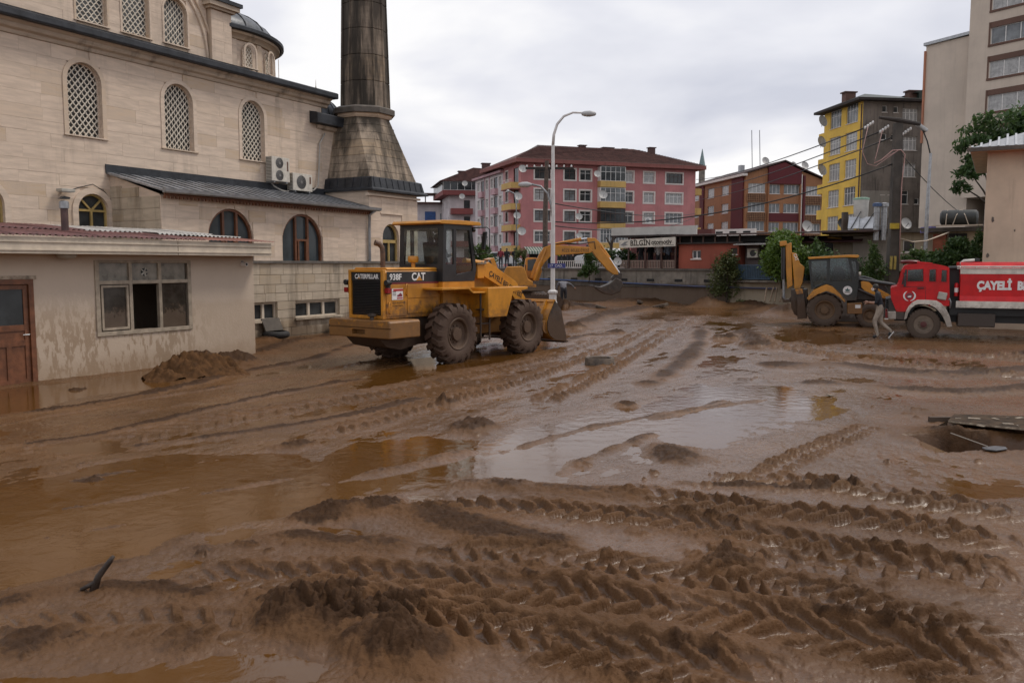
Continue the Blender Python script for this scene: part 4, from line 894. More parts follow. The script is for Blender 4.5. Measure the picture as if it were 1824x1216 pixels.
def wheel(parent, x, y, z, r, w_, rimm, side, nl=22, lug=.045, tm=None, rimr=.5, lean=.35, deep=True):
    """tyre with moulded lugs; rim facing `side` (-1 = towards -y)"""
    tm = tm or TYRE; mb = MB(); h = w_ / 2; kb = 1 - lug / r
    prof = [(r * rimr, -h * .8), (r * .62, -h * .98), (r * .82, -h), (r * (kb - .03), -h * .92), (r * (kb - .004), -h * .7), (r * kb, 0), (r * (kb - .004), h * .7), (r * (kb - .03), h * .92), (r * .82, h), (r * .62, h * .98), (r * rimr, h * .8)]
    mb.lathe(prof, 44, (0, 0, 0), 'y')
    for sx in (-1, 1):
        for k in range(nl):
            a = 6.28318 * (k + (.5 if sx > 0 else 0)) / nl; da = lean * 6.28318 / nl; hw = .28 * 6.28318 / nl; vs = []
            for (yy, sh, rr) in ((sx * h * .04, 0, 1), (sx * h * .8, da, 1.0), (sx * h * 1.03, da * 1.2, .86)):
                for q in (-hw, hw):
                    vs += [((r * rr - lug - .03) * math.cos(a + q + sh), yy * .98, (r * rr - lug - .03) * math.sin(a + q + sh)), (r * rr * math.cos(a + q * .85 + sh), yy, r * rr * math.sin(a + q * .85 + sh))]
            mb.add(vs, [(0, 1, 3, 2), (1, 5, 7, 3), (5, 9, 11, 7), (0, 4, 5, 1), (4, 8, 9, 5), (2, 3, 7, 6), (6, 7, 11, 10), (8, 10, 11, 9)])
    t = mb.build('wheel', tm, parent, smooth=35, loc=(x, y, z), rz=0); t.rotation_euler = (0, random.uniform(0, 6), 0); s = side
    dp = .55 if deep else .9
    rm = MB().lathe([(r * (rimr + .03), s * h * .86), (r * (rimr + .01), s * h * .92), (r * (rimr - .04), s * h * .85), (r * (rimr - .07), s * h * dp), (r * rimr * .62, s * h * (dp - .12)), (r * rimr * .45, s * h * (dp - .05)), (r * rimr * .42, s * h * (dp + .2)), (0, s * h * (dp + .22))], 32, (0, 0, 0), 'y').build('rim', rimm, t, smooth=40)
    b = MB()
    for k in range(10): a = .628318 * k; b.lathe([(.0, s * h * (dp + .02)), (.022, s * h * (dp + .0)), (.024, s * h * (dp - .12))], 6, (r * rimr * .55 * math.cos(a), 0, r * rimr * .55 * math.sin(a)), 'y')
    b.build('wheel_nut', rimm, rm); return t

# ---------------------------------------------------------------- wheel loader
LO = (-2.29, 21.1, -.03); LA = R(53)
ld = thing('wheel_loader', 'yellow wheel loader with black stripe standing in the mud, seen from behind', 'wheel loader', LO, LA)
for x in (0, 2.9):
    for s in (-1, 1): wheel(ld, x, s * 1.02, .74, .745, .52, mat('muddy_rim', (.12, .065, .03), .7, .35, 6, .3, 30, dirt=(0.5, 1.4, .9)), s, 17, .075)
hood = MB().prism([(-.58, 1.16), (.58, 1.16), (.58, 2.22), (.52, 2.3), (-.52, 2.3), (-.58, 2.22)], -1.78, .1, 'yz').build('hood', CATY, ld, bevel=.02)
MB().prism([(-.56, 2.3), (.56, 2.3), (.5, 2.345), (-.5, 2.345)], -1.7, .02, 'yz').build('hood_lid', CATYC, ld, bevel=.012)
for s in (-1, 1):
    st = MB().box(-1.74, .1, s * .579, s * .588, 2.0, 2.25).build('stripe', CATD, ld); MB().box(-1.74, .1, s * .579, s * .59, 1.965, 2.0).build('stripe_edge', mat('maroon', (.16, .015, .02), .5), st)
    d1 = MB().box(-1.08, -.02, s * .58, s * .596, 1.62, 1.95).build('service_door', CATY, ld, bevel=.008); MB().box(-1.08, -.02, s * .58, s * .596, 1.26, 1.6).build('service_door', CATY, ld, bevel=.008)
    MB().box(-1.76, -1.11, s * .58, s * .594, 1.22, 1.95).build('side_panel', CATY, ld, bevel=.008)
    for (hx, hz) in ((-1.12, 1.83), (-1.68, 1.42)):
        MB().tube([(hx + .03, s * .59, hz + .13), (hx - .05, s * .64, hz + .1), (hx - .06, s * .64, hz - .1), (hx + .03, s * .59, hz - .13)], .014, 6).build('grab_handle', CATYC, ld, smooth=True)
# radiator end
MB().box(-1.86, -1.78, -.58, -.5, 1.16, 2.3).box(-1.86, -1.78, .5, .58, 1.16, 2.3).box(-1.86, -1.78, -.5, .5, 2.24, 2.3).box(-1.86, -1.78, -.5, .5, 1.16, 1.24).build('radiator_frame', CATYC, ld, bevel=.01)
gr = MB().box(-1.80, -1.79, -.5, .5, 1.24, 2.24).build('radiator_grille', mat('grille_dark', (.008, .008, .009), .5), ld); g = MB()
for k in range(21): g.obox((-1.815, 0, 1.27 + k * .037), (.035, .98, .006), (0, R(35), 0))
g.build('louvre', CATD, gr); MB().box(-1.83, -1.8, -.5, .5, 2.04, 2.24).build('name_plate', CATD, gr)
text('lettering', 'CATERPILLAR', .15, gr, (-1.834, .38, 2.09), (R(90), 0, R(-90)), WHT, .002, 'LEFT', .86, .004)
o_ = MB().prism([(.27, 2.085), (.19, 2.085), (.23, 2.13)], -1.836, -1.83, 'yz').build('logo_triangle', CATYC, gr)
text('lettering', '938F', .2, ld, (-1.66, -.592, 2.06), (R(90), 0, 0), WHT, .002, 'LEFT', 1.0, .004)
text('lettering', 'CAT', .25, ld, (-.93, -.592, 2.045), (R(90), 0, 0), WHT, .002, 'LEFT', .95, .007)
MB().prism([(-.78, 2.035), (-.56, 2.035), (-.67, 2.14)], -.6, -.592).build('logo_triangle', CATYC, ld)
pl = MB().box(-1.6, -1.24, -.604, -.595, 1.6, 1.86).build('sticker', WHT, ld); MB().box(-1.56, -1.24, -.607, -.604, 1.8, 1.85).box(-1.44, -1.26, -.607, -.604, 1.62, 1.65).build('sticker_band', REDD, pl)
MB().prism([(-1.43, 1.67), (-1.27, 1.67), (-1.27, 1.72), (-1.33, 1.76), (-1.38, 1.72), (-1.43, 1.71)], -.608, -.604).build('sticker_picture', mat('maroon_print', (.2, .03, .05), .5), pl)
for z_ in (1.70, 1.74, 1.78): MB().box(-1.58, -1.47, -.607, -.604, z_, z_ + .015).build('sticker_text', DARKT, pl)
text('lettering', 'RİZE BELEDİYESİ', .055, ld, (-1.58, -.596, 1.51), (R(90), 0, 0), DARKT, .001); text('lettering', 'HİZMETİNDE', .055, ld, (-1.58, -.596, 1.44), (R(90), 0, 0), DARKT, .001)
for s in (-1, 1):
    l = MB().box(-1.86, -1.74, s * .62, s * .74, 1.76, 1.88).build('tail_lamp', LAMPR, ld, bevel=.01); MB().lathe([(0, -.09), (.065, -.09), (.07, .03), (.04, .07)], 16, (-1.78, s * .68, 2.0), 'x').build('work_lamp', CATD, l, smooth=40)
    MB().box(-1.78, -1.72, s * .58, s * .68, 1.74, 2.06).build('lamp_bracket', CATD, l)
cw = MB().prism([(-1.02, .74), (1.02, .74), (1.02, 1.1), (.98, 1.15), (-.98, 1.15), (-1.02, 1.1)], -2.1, -1.1, 'yz').build('counterweight', CATY, ld, bevel=.025)
cut(cw, [MB().box(-2.2, -1.95, -.22, .22, .82, .93), MB().box(-2.2, -2.06, -1.2, 1.2, .955, .985)])
MB().prism([(-2.0, .74), (-1.1, .74), (-.7, .5), (-1.3, .42), (-1.75, .52)], -.55, .55).build('rear_belly', STEEL, ld); MB().lathe([(.05, .98), (.05, 1.22), (.1, 1.24), (.1, 1.3)], 10, (-2.0, -.35, 0)).build('hitch_pin', STEEL, ld)
MB().tube([(-1.29, 0, 2.3), (-1.29, 0, 2.72), (-1.3, .01, 2.82), (-1.36, .04, 2.9), (-1.46, .08, 2.93)], [.06, .06, .062, .065, .068], 14).build('exhaust_pipe', mat('rusty_exhaust', (.11, .06, .035), .6, .4, 8, .2, 30), ld, smooth=50)
MB().lathe([(.05, 2.3), (.05, 2.46), (.12, 2.47), (.135, 2.52), (.135, 2.58), (.12, 2.62), (0, 2.63)], 20, (-.25, 0, 0)).build('air_cleaner', CATYC, ld, smooth=40)
# platform and mudguard over the rear wheels
for s in (-1, 1):
    MB().prism([(-.55, 1.86), (.45, 1.86), (.62, 1.74), (1.55, 1.74), (1.55, 1.70), (.6, 1.70), (.43, 1.81), (-.55, 1.81)], s * .59, s * 1.22).build('platform', CATYC, ld, bevel=.008)
    MB().box(.1, 1.25, s * .58, s * .66, 1.2, 1.98).build('side_skirt', CATY, ld)
    MB().prism([(.2, 1.7), (1.2, 1.7), (1.15, 1.1), (.95, .6), (.6, .6)], s * .55, s * .6).build('frame_plate', CATY, ld)
    mbx = MB()
    for k in range(3): mbx.box(.95, 1.35, s * 1.0, s * 1.15, .55 + k * .36, .58 + k * .36)
    mbx.box(.95, .99, s * 1.13, s * 1.16, .5, 1.7).box(1.31, 1.35, s * 1.13, s * 1.16, .5, 1.7).build('step', CATD, ld)
MB().box(-1.1, 1.3, -.5, .5, .5, 1.2).build('rear_frame', STEEL, ld)
# cab
cb_ = [(.0, 2.0), (1.22, 2.0), (1.3, 2.3), (1.12, 3.4), (.06, 3.4)]
cabo = MB().prism(cb_, -.74, .74).build('cab', CATD, ld)
wins = [[(.12, 2.42), (.42, 2.42), (.42, 3.28), (.16, 3.28)], [(.52, 2.16), (1.14, 2.25), (1.17, 2.36), (1.03, 3.28), (.52, 3.28)]]
cut(cabo, [MB().prism(shrink(cb_, .05), -.69, .69)] + [MB().prism(p, -1, 1) for p in wins] + [MB().prism([(-.58, 2.42), (.58, 2.42), (.55, 3.28), (-.55, 3.28)], -.2, .2, 'yz'), MB().prism([(-.62, 2.2), (.62, 2.2), (.6, 3.28), (-.6, 3.28)], .9, 1.6, 'yz')])
for s in (-1, 1):
    for p in wins: MB().prism(p, s * .712, s * .718).build('pane', CABGL, cabo)
MB().prism([(-.6, 2.4), (.6, 2.4), (.57, 3.3), (-.57, 3.3)], .028, .034, 'yz').build('pane', CABGL, cabo)
MB().add([(1.27, -.64, 2.2), (1.27, .64, 2.2), (1.12, .6, 3.3), (1.12, -.6, 3.3)], [(0, 1, 2, 3)]).build('pane', CABGL, cabo)
MB().prism([(-.12, 3.4), (1.38, 3.4), (1.42, 3.43), (1.36, 3.49), (.6, 3.51), (-.1, 3.49), (-.16, 3.43)], -.82, .82).build('cab_roof', CATYC, ld, bevel=.012)
MB().box(.02, 1.24, -.73, .73, 1.72, 1.998).build('cab_base', CATYC, ld, bevel=.01)
st = MB().box(.42, .82, -.26, .26, 2.05, 2.28).build('seat', SEATM, ld, bevel=.04); MB().obox((.44, 0, 2.62), (.12, .5, .72), (0, R(-8), 0)).build('seat_back', SEATM, st, bevel=.04)
MB().tube([(1.1, 0, 2.1), (.98, 0, 2.6)], .03, 8).build('steering_column', CATD, ld); MB().lathe([(.17, 0), (.19, .015), (.17, .03)], 20, (.96, 0, 2.62)).build('steering_wheel', CATD, ld, smooth=True)
for s in (-1, 1):
    mr_ = MB().tube([(1.15, s * .72, 3.34), (1.42, s * 1.0, 3.36), (1.45, s * 1.06, 3.3), (1.45, s * 1.06, 2.72), (1.2, s * .74, 2.66)], .016, 6).build('mirror_bracket', CATD, ld, smooth=True)
    MB().obox((1.4, s * .92, 3.02), (.05, .17, .46), (0, R(8), s * R(20))).build('mirror', CATD, mr_, bevel=.015)
MB().lathe([(0, .06), (.06, .06), (.07, -.04)], 14, (1.3, -.62, 3.3), 'x').build('work_lamp', CATD, ld); MB().lathe([(0, .06), (.06, .06), (.07, -.04)], 14, (1.3, .62, 3.3), 'x').build('work_lamp', CATD, ld)
# articulated front half
MB().prism([(1.35, .6), (1.35, 1.5), (1.55, 2.3), (1.9, 2.36), (2.25, 2.1), (3.3, 1.2), (3.3, .55)], -.38, .38).build('front_frame', CATY, ld, bevel=.02)
MB().box(1.5, 1.78, -.62, .62, 2.05, 2.42).build('loader_tower', CATYC, ld, bevel=.02); MB().box(1.45, 1.82, -.66, .66, 2.42, 2.46).build('tower_cap', mat('muddy_plate', (.2, .15, .1), .8, .3, 5), ld)
for s in (-1, 1):
    MB().prism([(1.1, 1.83), (2.8, 1.83), (2.8, 1.76), (2.15, 1.70), (1.88, 1.08), (1.12, 1.08)], s * .62, s * 1.29).build('mudguard', CATYC, ld, bevel=.015)
    arm = MB().prism([(1.75, 2.42), (2.0, 2.48), (3.2, 1.95), (4.0, 1.1), (4.15, .6), (3.9, .5), (3.65, .95), (3.0, 1.6), (1.8, 2.1)], s * .52, s * .60).build('lift_arm', CATYC, ld, bevel=.012)
    MB().tube([(2.2, s * .44, 1.0), (3.2, s * .44, 1.45)], .07, 12).build('lift_cylinder', CATYC, ld, smooth=50); MB().tube([(3.2, s * .44, 1.45), (3.6, s * .44, 1.62)], .035, 10).build('cylinder_rod', CHROME, ld, smooth=50)
text('lettering', 'ÇAYELİ BELEDİYESİ', .2, ld, (1.98, -.605, 2.14), (R(90), R(24), 0), DARKT, .002, 'LEFT', .9, .003)
MB().tube([(1.7, 0, 2.5), (2.7, 0, 2.42)], .085, 12).build('tilt_cylinder', CATYC, ld, smooth=50); MB().prism([(2.6, 2.55), (2.85, 2.6), (3.2, 2.0), (3.55, 1.25), (3.35, 1.15), (2.85, 1.9)], -.1, .1).build('tilt_lever', CATY, ld, bevel=.01)
hs = MB()
for k in range(7): hs.tube([(1.9 + .05 * k, -.5 + .14 * k, 2.3), (2.2, -.45 + .13 * k, 2.52 - .03 * k), (2.5 + .06 * k, -.4 + .12 * k, 2.2), (2.7, -.36 + .11 * k, 1.9)], .03, 6)
hs.build('hydraulic_hoses', BLK, ld, smooth=True)
# bucket
prof = [(4.0, 1.42), (3.72, 1.0), (3.62, .75), (3.64, .5), (3.76, .3), (3.98, .17), (4.25, .12), (4.62, .07)]
prof = [(p[0], .17 + p[1] * .88) for p in prof]; inn = [(p[0] + .035, p[1] + (.035 if i > 4 else 0)) for i, p in enumerate(prof)]
bk = MB().prism(prof + inn[::-1], -1.33, 1.33).build('bucket', CATYC, ld, smooth=30)
for s in (-1, 1): MB().prism([(a, .17 + b * .88) for a, b in [(4.02, 1.4), (3.74, .98), (3.64, .75), (3.66, .5), (3.78, .31), (4.0, .18), (4.25, .13), (4.6, .08), (4.56, .3), (4.3, 1.12)]], s * 1.32, s * 1.36).build('side_plate', STEEL, bk)
MB().box(4.5, 4.7, -1.34, 1.34, .2, .25).build('cutting_edge', STEEL, bk)
rb = MB()
for y in (-1.1, -.35, .35, 1.1): rb.prism([(3.98, 1.38), (3.7, .98), (3.6, .76), (3.54, .8), (3.62, 1.05), (3.9, 1.44)], y - .03, y + .03)
rb.prism([(3.98, 1.45), (4.08, 1.42), (4.02, 1.36), (3.93, 1.38)], -1.33, 1.33).build('rib', CATYC, bk); MB().tube([(3.68, -1.3, .7), (3.68, 1.3, .7)], .19, 14).build('torque_tube', CATY, bk, smooth=50)

# ---------------------------------------------------------------- excavator at the far wall
EX = at(945, 533, 45); EX.z = 0
def Z3(zx, zy):
    p = at(860 + zx / 7.015, 415 + zy / 7.015, 45); return (p.x - EX.x, p.z)
ex = thing('excavator', 'yellow tracked excavator with raised boom digging by the retaining wall', 'excavator', EX)
hs_ = [Z3(*p) for p in [(250, 600), (270, 470), (300, 420), (480, 415), (520, 440), (540, 500), (560, 570), (620, 600), (620, 655), (330, 660)]]
MB().prism(hs_, -1.25, 1.25).build('engine_house', CATYC, ex, bevel=.04); MB().prism([Z3(*p) for p in [(330, 640), (660, 640), (660, 668), (330, 668)]], -1.28, 1.28).build('deck', CATY, ex)
c_ = MB().prism([Z3(*p) for p in [(520, 440), (535, 320), (560, 306), (660, 308), (720, 330), (740, 480), (700, 600), (560, 600)]], .2, 1.2).build('cab', CATYC, ex, bevel=.03)
MB().prism([Z3(*p) for p in [(560, 335), (650, 325), (705, 345), (720, 460), (560, 470)]], .17, .195).build('pane', GLD, c_)
h_ = MB()
for zx in (440, 500, 530): h_.tube([(Z3(zx, 470)[0], -1.1, Z3(zx, 470)[1]), (Z3(zx, 415)[0], -1.1, Z3(zx, 400)[1])], .02, 6)
h_.tube([(Z3(430, 402)[0], -1.1, Z3(430, 402)[1]), (Z3(540, 402)[0], -1.1, Z3(540, 402)[1])], .02, 6).build('hand_rail', BLK, ex)
for s in (-1, 1):
    x0, x1 = -1.55, 1.65; n = 26; pts = []
    for k in range(n + 1): a = R(90) + math.pi * k / n; pts.append((x0 + .38 + .38 * math.cos(a), .4 + .38 * math.sin(a)))
    pts += [(x1 - .38 + .38 * math.cos(R(-90) + math.pi * k / n), .4 + .38 * math.sin(R(-90) + math.pi * k / n)) for k in range(n + 1)]
    tr = MB().prism(pts, s * .85, s * 1.35).build('track', STEEL, ex); pd_ = MB()
    for k in range(18):
        x = x0 + .35 + k * .15; pd_.box(x, x + .1, s * .84, s * 1.36, .78, .82)
    pd_.build('track_shoe', STEEL, tr)
MB().lathe([(.9, .45), (.95, .75), (.7, .95)], 24, (0, 0, 0)).build('turntable', STEEL, ex)
boom = [Z3(*p) for p in [(585, 560), (640, 400), (700, 270), (760, 180), (850, 148), (1150, 165), (1330, 178), (1372, 230), (1330, 252), (1100, 266), (900, 278), (835, 300), (770, 370), (700, 480), (650, 590)]]
MB().prism(boom, -.28, .28).build('boom', CATYC, ex, bevel=.03)
p_ = Z3(985, 236); text('lettering', 'RİZE BELEDİYESİ', .22, ex, (p_[0], -.285, p_[1]), (R(90), 0, 0), DARKT, .002, 'LEFT', .85)
MB().tube([(Z3(640, 590)[0], -.45, Z3(640, 590)[1]), (Z3(725, 360)[0], -.45, Z3(725, 360)[1])], .10, 12).build('boom_cylinder', CATYC, ex, smooth=50); MB().tube([(Z3(725, 360)[0], -.45, Z3(725, 360)[1]), (Z3(790, 200)[0], -.4, Z3(790, 200)[1])], .055, 10).build('cylinder_rod', CATY, ex, smooth=50)
MB().prism([Z3(*p) for p in [(1298, 62), (1400, 64), (1450, 112), (1475, 190), (1600, 340), (1680, 480), (1690, 520), (1630, 520), (1560, 470), (1440, 335), (1372, 250), (1325, 165)]], -.22, .22).build('stick', CATYC, ex, bevel=.03)
def zt(a, b, y=0.): return [(Z3(*a)[0], y, Z3(*a)[1]), (Z3(*b)[0], y, Z3(*b)[1])]
MB().tube(zt((900, 142), (1230, 76)), .09, 12).build('stick_cylinder', CATYC, ex, smooth=50); MB().tube(zt((1230, 76), (1305, 68)), .05, 10).build('cylinder_rod', CHROME, ex, smooth=50)
MB().tube(zt((1455, 130), (1582, 312)), .08, 12).build('bucket_cylinder', CATYC, ex, smooth=50); MB().tube(zt((1582, 312), (1705, 495)), .05, 10).build('cylinder_rod', CHROME, ex, smooth=50)
MB().prism([Z3(*p) for p in [(1680, 490), (1735, 505), (1735, 560), (1690, 650), (1620, 620), (1600, 560), (1640, 515)]], -.2, .2).build('bucket_link', STEEL, ex, bevel=.02)
bp = [Z3(*p) for p in [(1375, 660), (1470, 672), (1570, 630), (1650, 560), (1720, 590), (1738, 650), (1690, 735), (1590, 775), (1500, 755), (1420, 705)]]
eb = MB().prism(bp, -.6, .6).build('bucket', STEEL, ex, bevel=.03); tt = MB()
for k in range(5): y = -.5 + k * .25; q, q2 = Z3(1380, 664), Z3(1330, 655); tt.prism([(q[0], q[1] + .05), (q[0], q[1] - .05), (q2[0], q2[1])], y - .05, y + .05)
tt.build('tooth', STEEL, eb); hz_ = MB()
for k in range(3): hz_.tube([(Z3(760, 200)[0], -.2 + .2 * k, Z3(760, 170)[1]), (Z3(1000, 130)[0], -.2 + .2 * k, Z3(1000, 120 + 8 * k)[1]), (Z3(1200, 165)[0], -.2 + .2 * k, Z3(1200, 140)[1]), (Z3(1390, 150)[0], -.26, Z3(1390, 110)[1]), (Z3(1400, 190)[0], -.26, Z3(1400, 200)[1])], .025, 6)
hz_.build('hydraulic_hoses', BLK, ex, smooth=True)

# ---------------------------------------------------------------- backhoe loader
BO = (12.0, 32.2, -.02); BA = R(-20)
bh = thing('backhoe_loader', 'yellow and black backhoe loader parked behind the red fire truck', 'backhoe loader', BO, BA)
def ZB(zx, zy): return fr_px(BO, BA, 1380 + zx / 6.754, 420 + zy / 6.754)
def PB(*ps): return [ZB(*p) for p in ps]
c = ZB(600, 915)
for y in (.22, 2.0): wheel(bh, c[0], y, .66, .665, .42, mat('muddy_yellow_rim', (.22, .12, .035), .6, .3, 5, dirt=(.3, 1.3, .75)), -1 if y < 1 else 1, 18, .05, TYRED, .52, .8)
c = ZB(1150, 925)
for y in (.28, 1.9): wheel(bh, c[0], y, .46, .47, .34, mat('muddy_yellow_rim', (.22, .12, .035)), -1 if y < 1 else 1, 16, .035, TYRED, .52, .8)
fp = PB((385, 745), (470, 645), (560, 600), (625, 578), (690, 600), (780, 685), (852, 775), (835, 800), (720, 700), (620, 668), (520, 695), (410, 770))
for y0_, y1_ in ((-.03, .5), (1.7, 2.22)):
    MB().prism(fp, y0_, y1_).build('mudguard', CATYC, bh, bevel=.015); MB().prism(PB((520, 695), (620, 655), (720, 690), (820, 770), (860, 840), (835, 800), (720, 705), (620, 672)), y0_ - .04, y1_ + .04).build('guard_lip', CATD, bh)
cpoly = PB((440, 640), (405, 300), (415, 275), (990, 262), (1010, 330), (1015, 500), (985, 770), (870, 775), (780, 670), (690, 590), (620, 572), (540, 600))
cbb = MB().prism(cpoly, .12, 2.08).build('cab', mat('cab_green_black', (.018, .022, .021), .4, .2, 4, dirt=(.5, 1.8, .4)), bh)
bw = [PB((450, 520), (440, 300), (632, 290), (625, 535), (560, 575), (470, 620)), PB((668, 268), (882, 262), (940, 538), (662, 545)), PB((925, 300), (975, 300), (995, 520), (968, 535))]
iy = PB((470, 560), (435, 310), (975, 290), (995, 500), (965, 740), (880, 740), (690, 560), (600, 550))
cut(cbb, [MB().prism(iy, .18, 2.02)] + [MB().prism(p, -.2, 2.6) for p in bw])
for p in bw:
    for y in (.14, 2.05): MB().prism(p, y, y + .006).build('pane', CABGD, cbb)
MB().prism(PB((395, 250), (880, 222), (1005, 222), (1022, 240), (1000, 258), (880, 252), (410, 275)), .0, 2.2).build('cab_roof', CATYC, bh, bevel=.015)
st = MB().prism(PB((700, 545), (700, 440), (740, 360), (800, 370), (850, 410), (850, 520)), .8, 1.35).build('seat', SEATM, bh, bevel=.03)
ec = ZB(877, 650); em = MB().lathe([(0, 0), (.165, 0), (.165, .01)], 28, (ec[0], .105, ec[1]), 'y').build('emblem', WHT, bh); MB().prism([(ec[0] - .09, ec[1] + .02), (ec[0] - .03, ec[1] + .04), (ec[0], ec[1] + .11), (ec[0] + .02, ec[1] + .03), (ec[0] + .1, ec[1] + .02), (ec[0] + .06, ec[1] - .03), (ec[0] - .06, ec[1] - .03)], .098, .104).build('emblem_mark', mat('teal_print', (.03, .1, .1), .5), em)
MB().box(ec[0] - .1, ec[0] + .1, .098, .104, ec[1] - .09, ec[1] - .06).build('emblem_band', DARKT, em)
MB().prism(PB((870, 805), (1055, 800), (1055, 935), (875, 935)), .1, .55).build('tool_box', CATY, bh, bevel=.02); MB().prism(PB((970, 825), (1035, 825), (1035, 865), (970, 865)), .092, .098).build('box_sticker', WHT, bh)
MB().prism(PB((985, 780), (1000, 490), (1100, 480), (1180, 505), (1330, 560), (1380, 640), (1380, 790)), .7, 1.55).build('engine_hood', CATD, bh, bevel=.04)
MB().prism(PB((880, 700), (1380, 760), (1380, 860), (880, 880)), .75, 1.5).build('chassis', STEEL, bh)
for y in (.35, 1.75):
    MB().prism(PB((1040, 545), (1120, 530), (1190, 600), (1290, 650), (1420, 720), (1480, 840), (1440, 860), (1360, 760), (1230, 730), (1120, 690), (1050, 620)), y, y + .12).build('loader_arm', CATYC, bh, bevel=.01)
    MB().tube([(ZB(1000, 560)[0], y + .06, ZB(1000, 520)[1]), (ZB(1460, 590)[0], y + .06, ZB(1460, 590)[1])], .07, 10).build('tilt_cylinder', CATD, bh, smooth=50)
    MB().tube([(ZB(1010, 620)[0], y, ZB(1010, 640)[1]), (ZB(1220, 720)[0], y, ZB(1220, 730)[1])], .05, 10).build('lift_cylinder', CATD, bh, smooth=50)
q = ZB(1560, 920); fb = MB().prism([(q[0], .95), (q[0] + .1, .3), (q[0] + .9, .15), (q[0] + .95, .2), (q[0] + .2, .4), (q[0] + .08, 1.0)], -.05, 2.25).build('front_bucket', STEEL, bh)
MB().lathe([(0, -.05), (.08, -.05), (.09, .05)], 14, (ZB(1025, 455)[0], .35, ZB(1025, 455)[1]), 'x').build('work_lamp', mat('lamp_face', (.55, .5, .42), .3), bh); MB().tube([(ZB(985, 300)[0], .1, ZB(985, 300)[1]), (ZB(1010, 320)[0], -.2, ZB(1010, 320)[1]), (ZB(1010, 320)[0], -.2, ZB(1010, 400)[1])], .015, 6).build('mirror_bracket', CATD, bh)
# digging arm folded upright at the rear
ym = 1.05
MB().prism(PB((120, 90), (190, 65), (200, 420), (205, 600), (140, 640), (125, 400)), ym - .14, ym + .14).build('boom', CATYC, bh, bevel=.02)
MB().prism(PB((195, 190), (250, 200), (300, 330), (358, 372), (330, 560), (300, 640), (230, 640), (215, 430)), ym - .2, ym + .2).build('stick', CATYC, bh, bevel=.02)
p_ = ZB(222, 250); text('lettering', 'CAT', .16, bh, (p_[0] - .02, ym - .206, p_[1] + .12), (R(90), R(70), 0), WHT, .002, 'LEFT', .9, .004)
MB().prism(PB((45, 55), (130, 45), (135, 105), (50, 115)), ym - .18, ym + .18).build('pin_block', CATY, bh, bevel=.02)
MB().tube([(ZB(95, 130)[0], ym - .05, ZB(95, 130)[1]), (ZB(95, 520)[0], ym - .05, ZB(95, 520)[1])], .10, 12).build('boom_cylinder', CATD, bh, smooth=50); MB().tube([(ZB(95, 520)[0], ym - .05, ZB(95, 520)[1]), (ZB(98, 760)[0], ym - .05, ZB(98, 760)[1])], .05, 10).build('cylinder_rod', GREYM, bh, smooth=50)
MB().prism(PB((68, 730), (110, 770), (160, 765), (195, 720), (190, 800), (90, 805)), ym - .25, ym + .25).build('digging_bucket', STEEL, bh, bevel=.02)
MB().prism(PB((190, 640), (390, 640), (400, 800), (330, 1000), (230, 950), (190, 860)), ym - .45, ym + .45).build('swing_frame', STEEL, bh, bevel=.02)
for y in (.25, 1.85): MB().prism(PB((270, 630), (340, 625), (390, 990), (270, 1000)), y, y + .16).build('stabiliser_leg', STEEL, bh, bevel=.015)
MB().prism(PB((245, 640), (330, 630), (340, 690), (260, 700)), .2, .3).build('swing_link', CATY, bh)

# ---------------------------------------------------------------- fire truck
TO = (13.24, 26.87, -.02); TA = R(-24)
ft = thing('fire_truck', 'red fire truck with white stripes and large white lettering on its tank', 'fire truck', TO, TA)
def ZT(zx, zy): return fr_px(TO, TA, 1560 + zx / 6.754, 440 + zy / 6.754)
def PT(*ps): return [ZT(*p) for p in ps]
FRED = mat('fire_red', (.52, .010, .012), .33, .18, 2.5, .06, 30, dirt=(.4, 1.3, .5), coat=.1, streak=.1, spec=.3); FWHT = mat('truck_white', (.62, .57, .5), .5, .15, 4, dirt=(.4, 1.5, .55), streak=.3)
cp = PT((180, 490), (195, 475), (258, 462), (275, 430), (320, 260), (345, 220), (400, 200), (560, 190), (720, 195), (850, 222), (885, 240), (890, 640), (885, 700), (640, 700), (600, 640), (430, 660), (360, 770), (250, 770), (182, 610))
tcab = MB().prism(cp, .02, 2.2).build('cab', FRED, ft)
tw = [PT((382, 262), (575, 252), (578, 410), (372, 412)), PT((642, 258), (730, 256), (728, 410), (636, 410)), PT((790, 262), (862, 270), (858, 415), (780, 412))]
cut(tcab, [MB().prism(PT((300, 440), (345, 250), (400, 225), (700, 220), (860, 250), (865, 620), (300, 620)), .08, 2.14)] + [MB().prism(p, -.3, 2.5) for p in tw] + [MB().box(ZT(230, 0)[0] - .5, ZT(330, 0)[0], .25, 1.95, ZT(0, 430)[1], ZT(0, 265)[1])])
for p in tw:
    for y in (.04, 2.17): MB().prism(p, y, y + .006).build('pane', CABGD, tcab)
a_, b_ = ZT(285, 432), ZT(338, 262); MB().add([(a_[0], .2, a_[1]), (a_[0], 2.0, a_[1]), (b_[0], 2.0, b_[1]), (b_[0], .2, b_[1])], [(0, 1, 2, 3)]).build('windscreen', CABGD, tcab)
MB().prism(PT((310, 445), (355, 265), (378, 258), (368, 415)), .012, .019).build('quarter_light', CATD, tcab)
wf = MB()
for p in tw: wf.tube([(q[0], .018, q[1]) for q in p + p[:1]], .018, 5)
wf.build('window_seal', FRED, tcab)
dr_ = MB().tube([(q[0], .018, q[1]) for q in PT((300, 470), (600, 470), (600, 640))], .007, 4).build('door_gap', BLK, tcab); MB().tube([(q[0], .0, q[1]) for q in PT((500, 488), (580, 488))], .018, 6).build('door_handle', CATD, tcab)
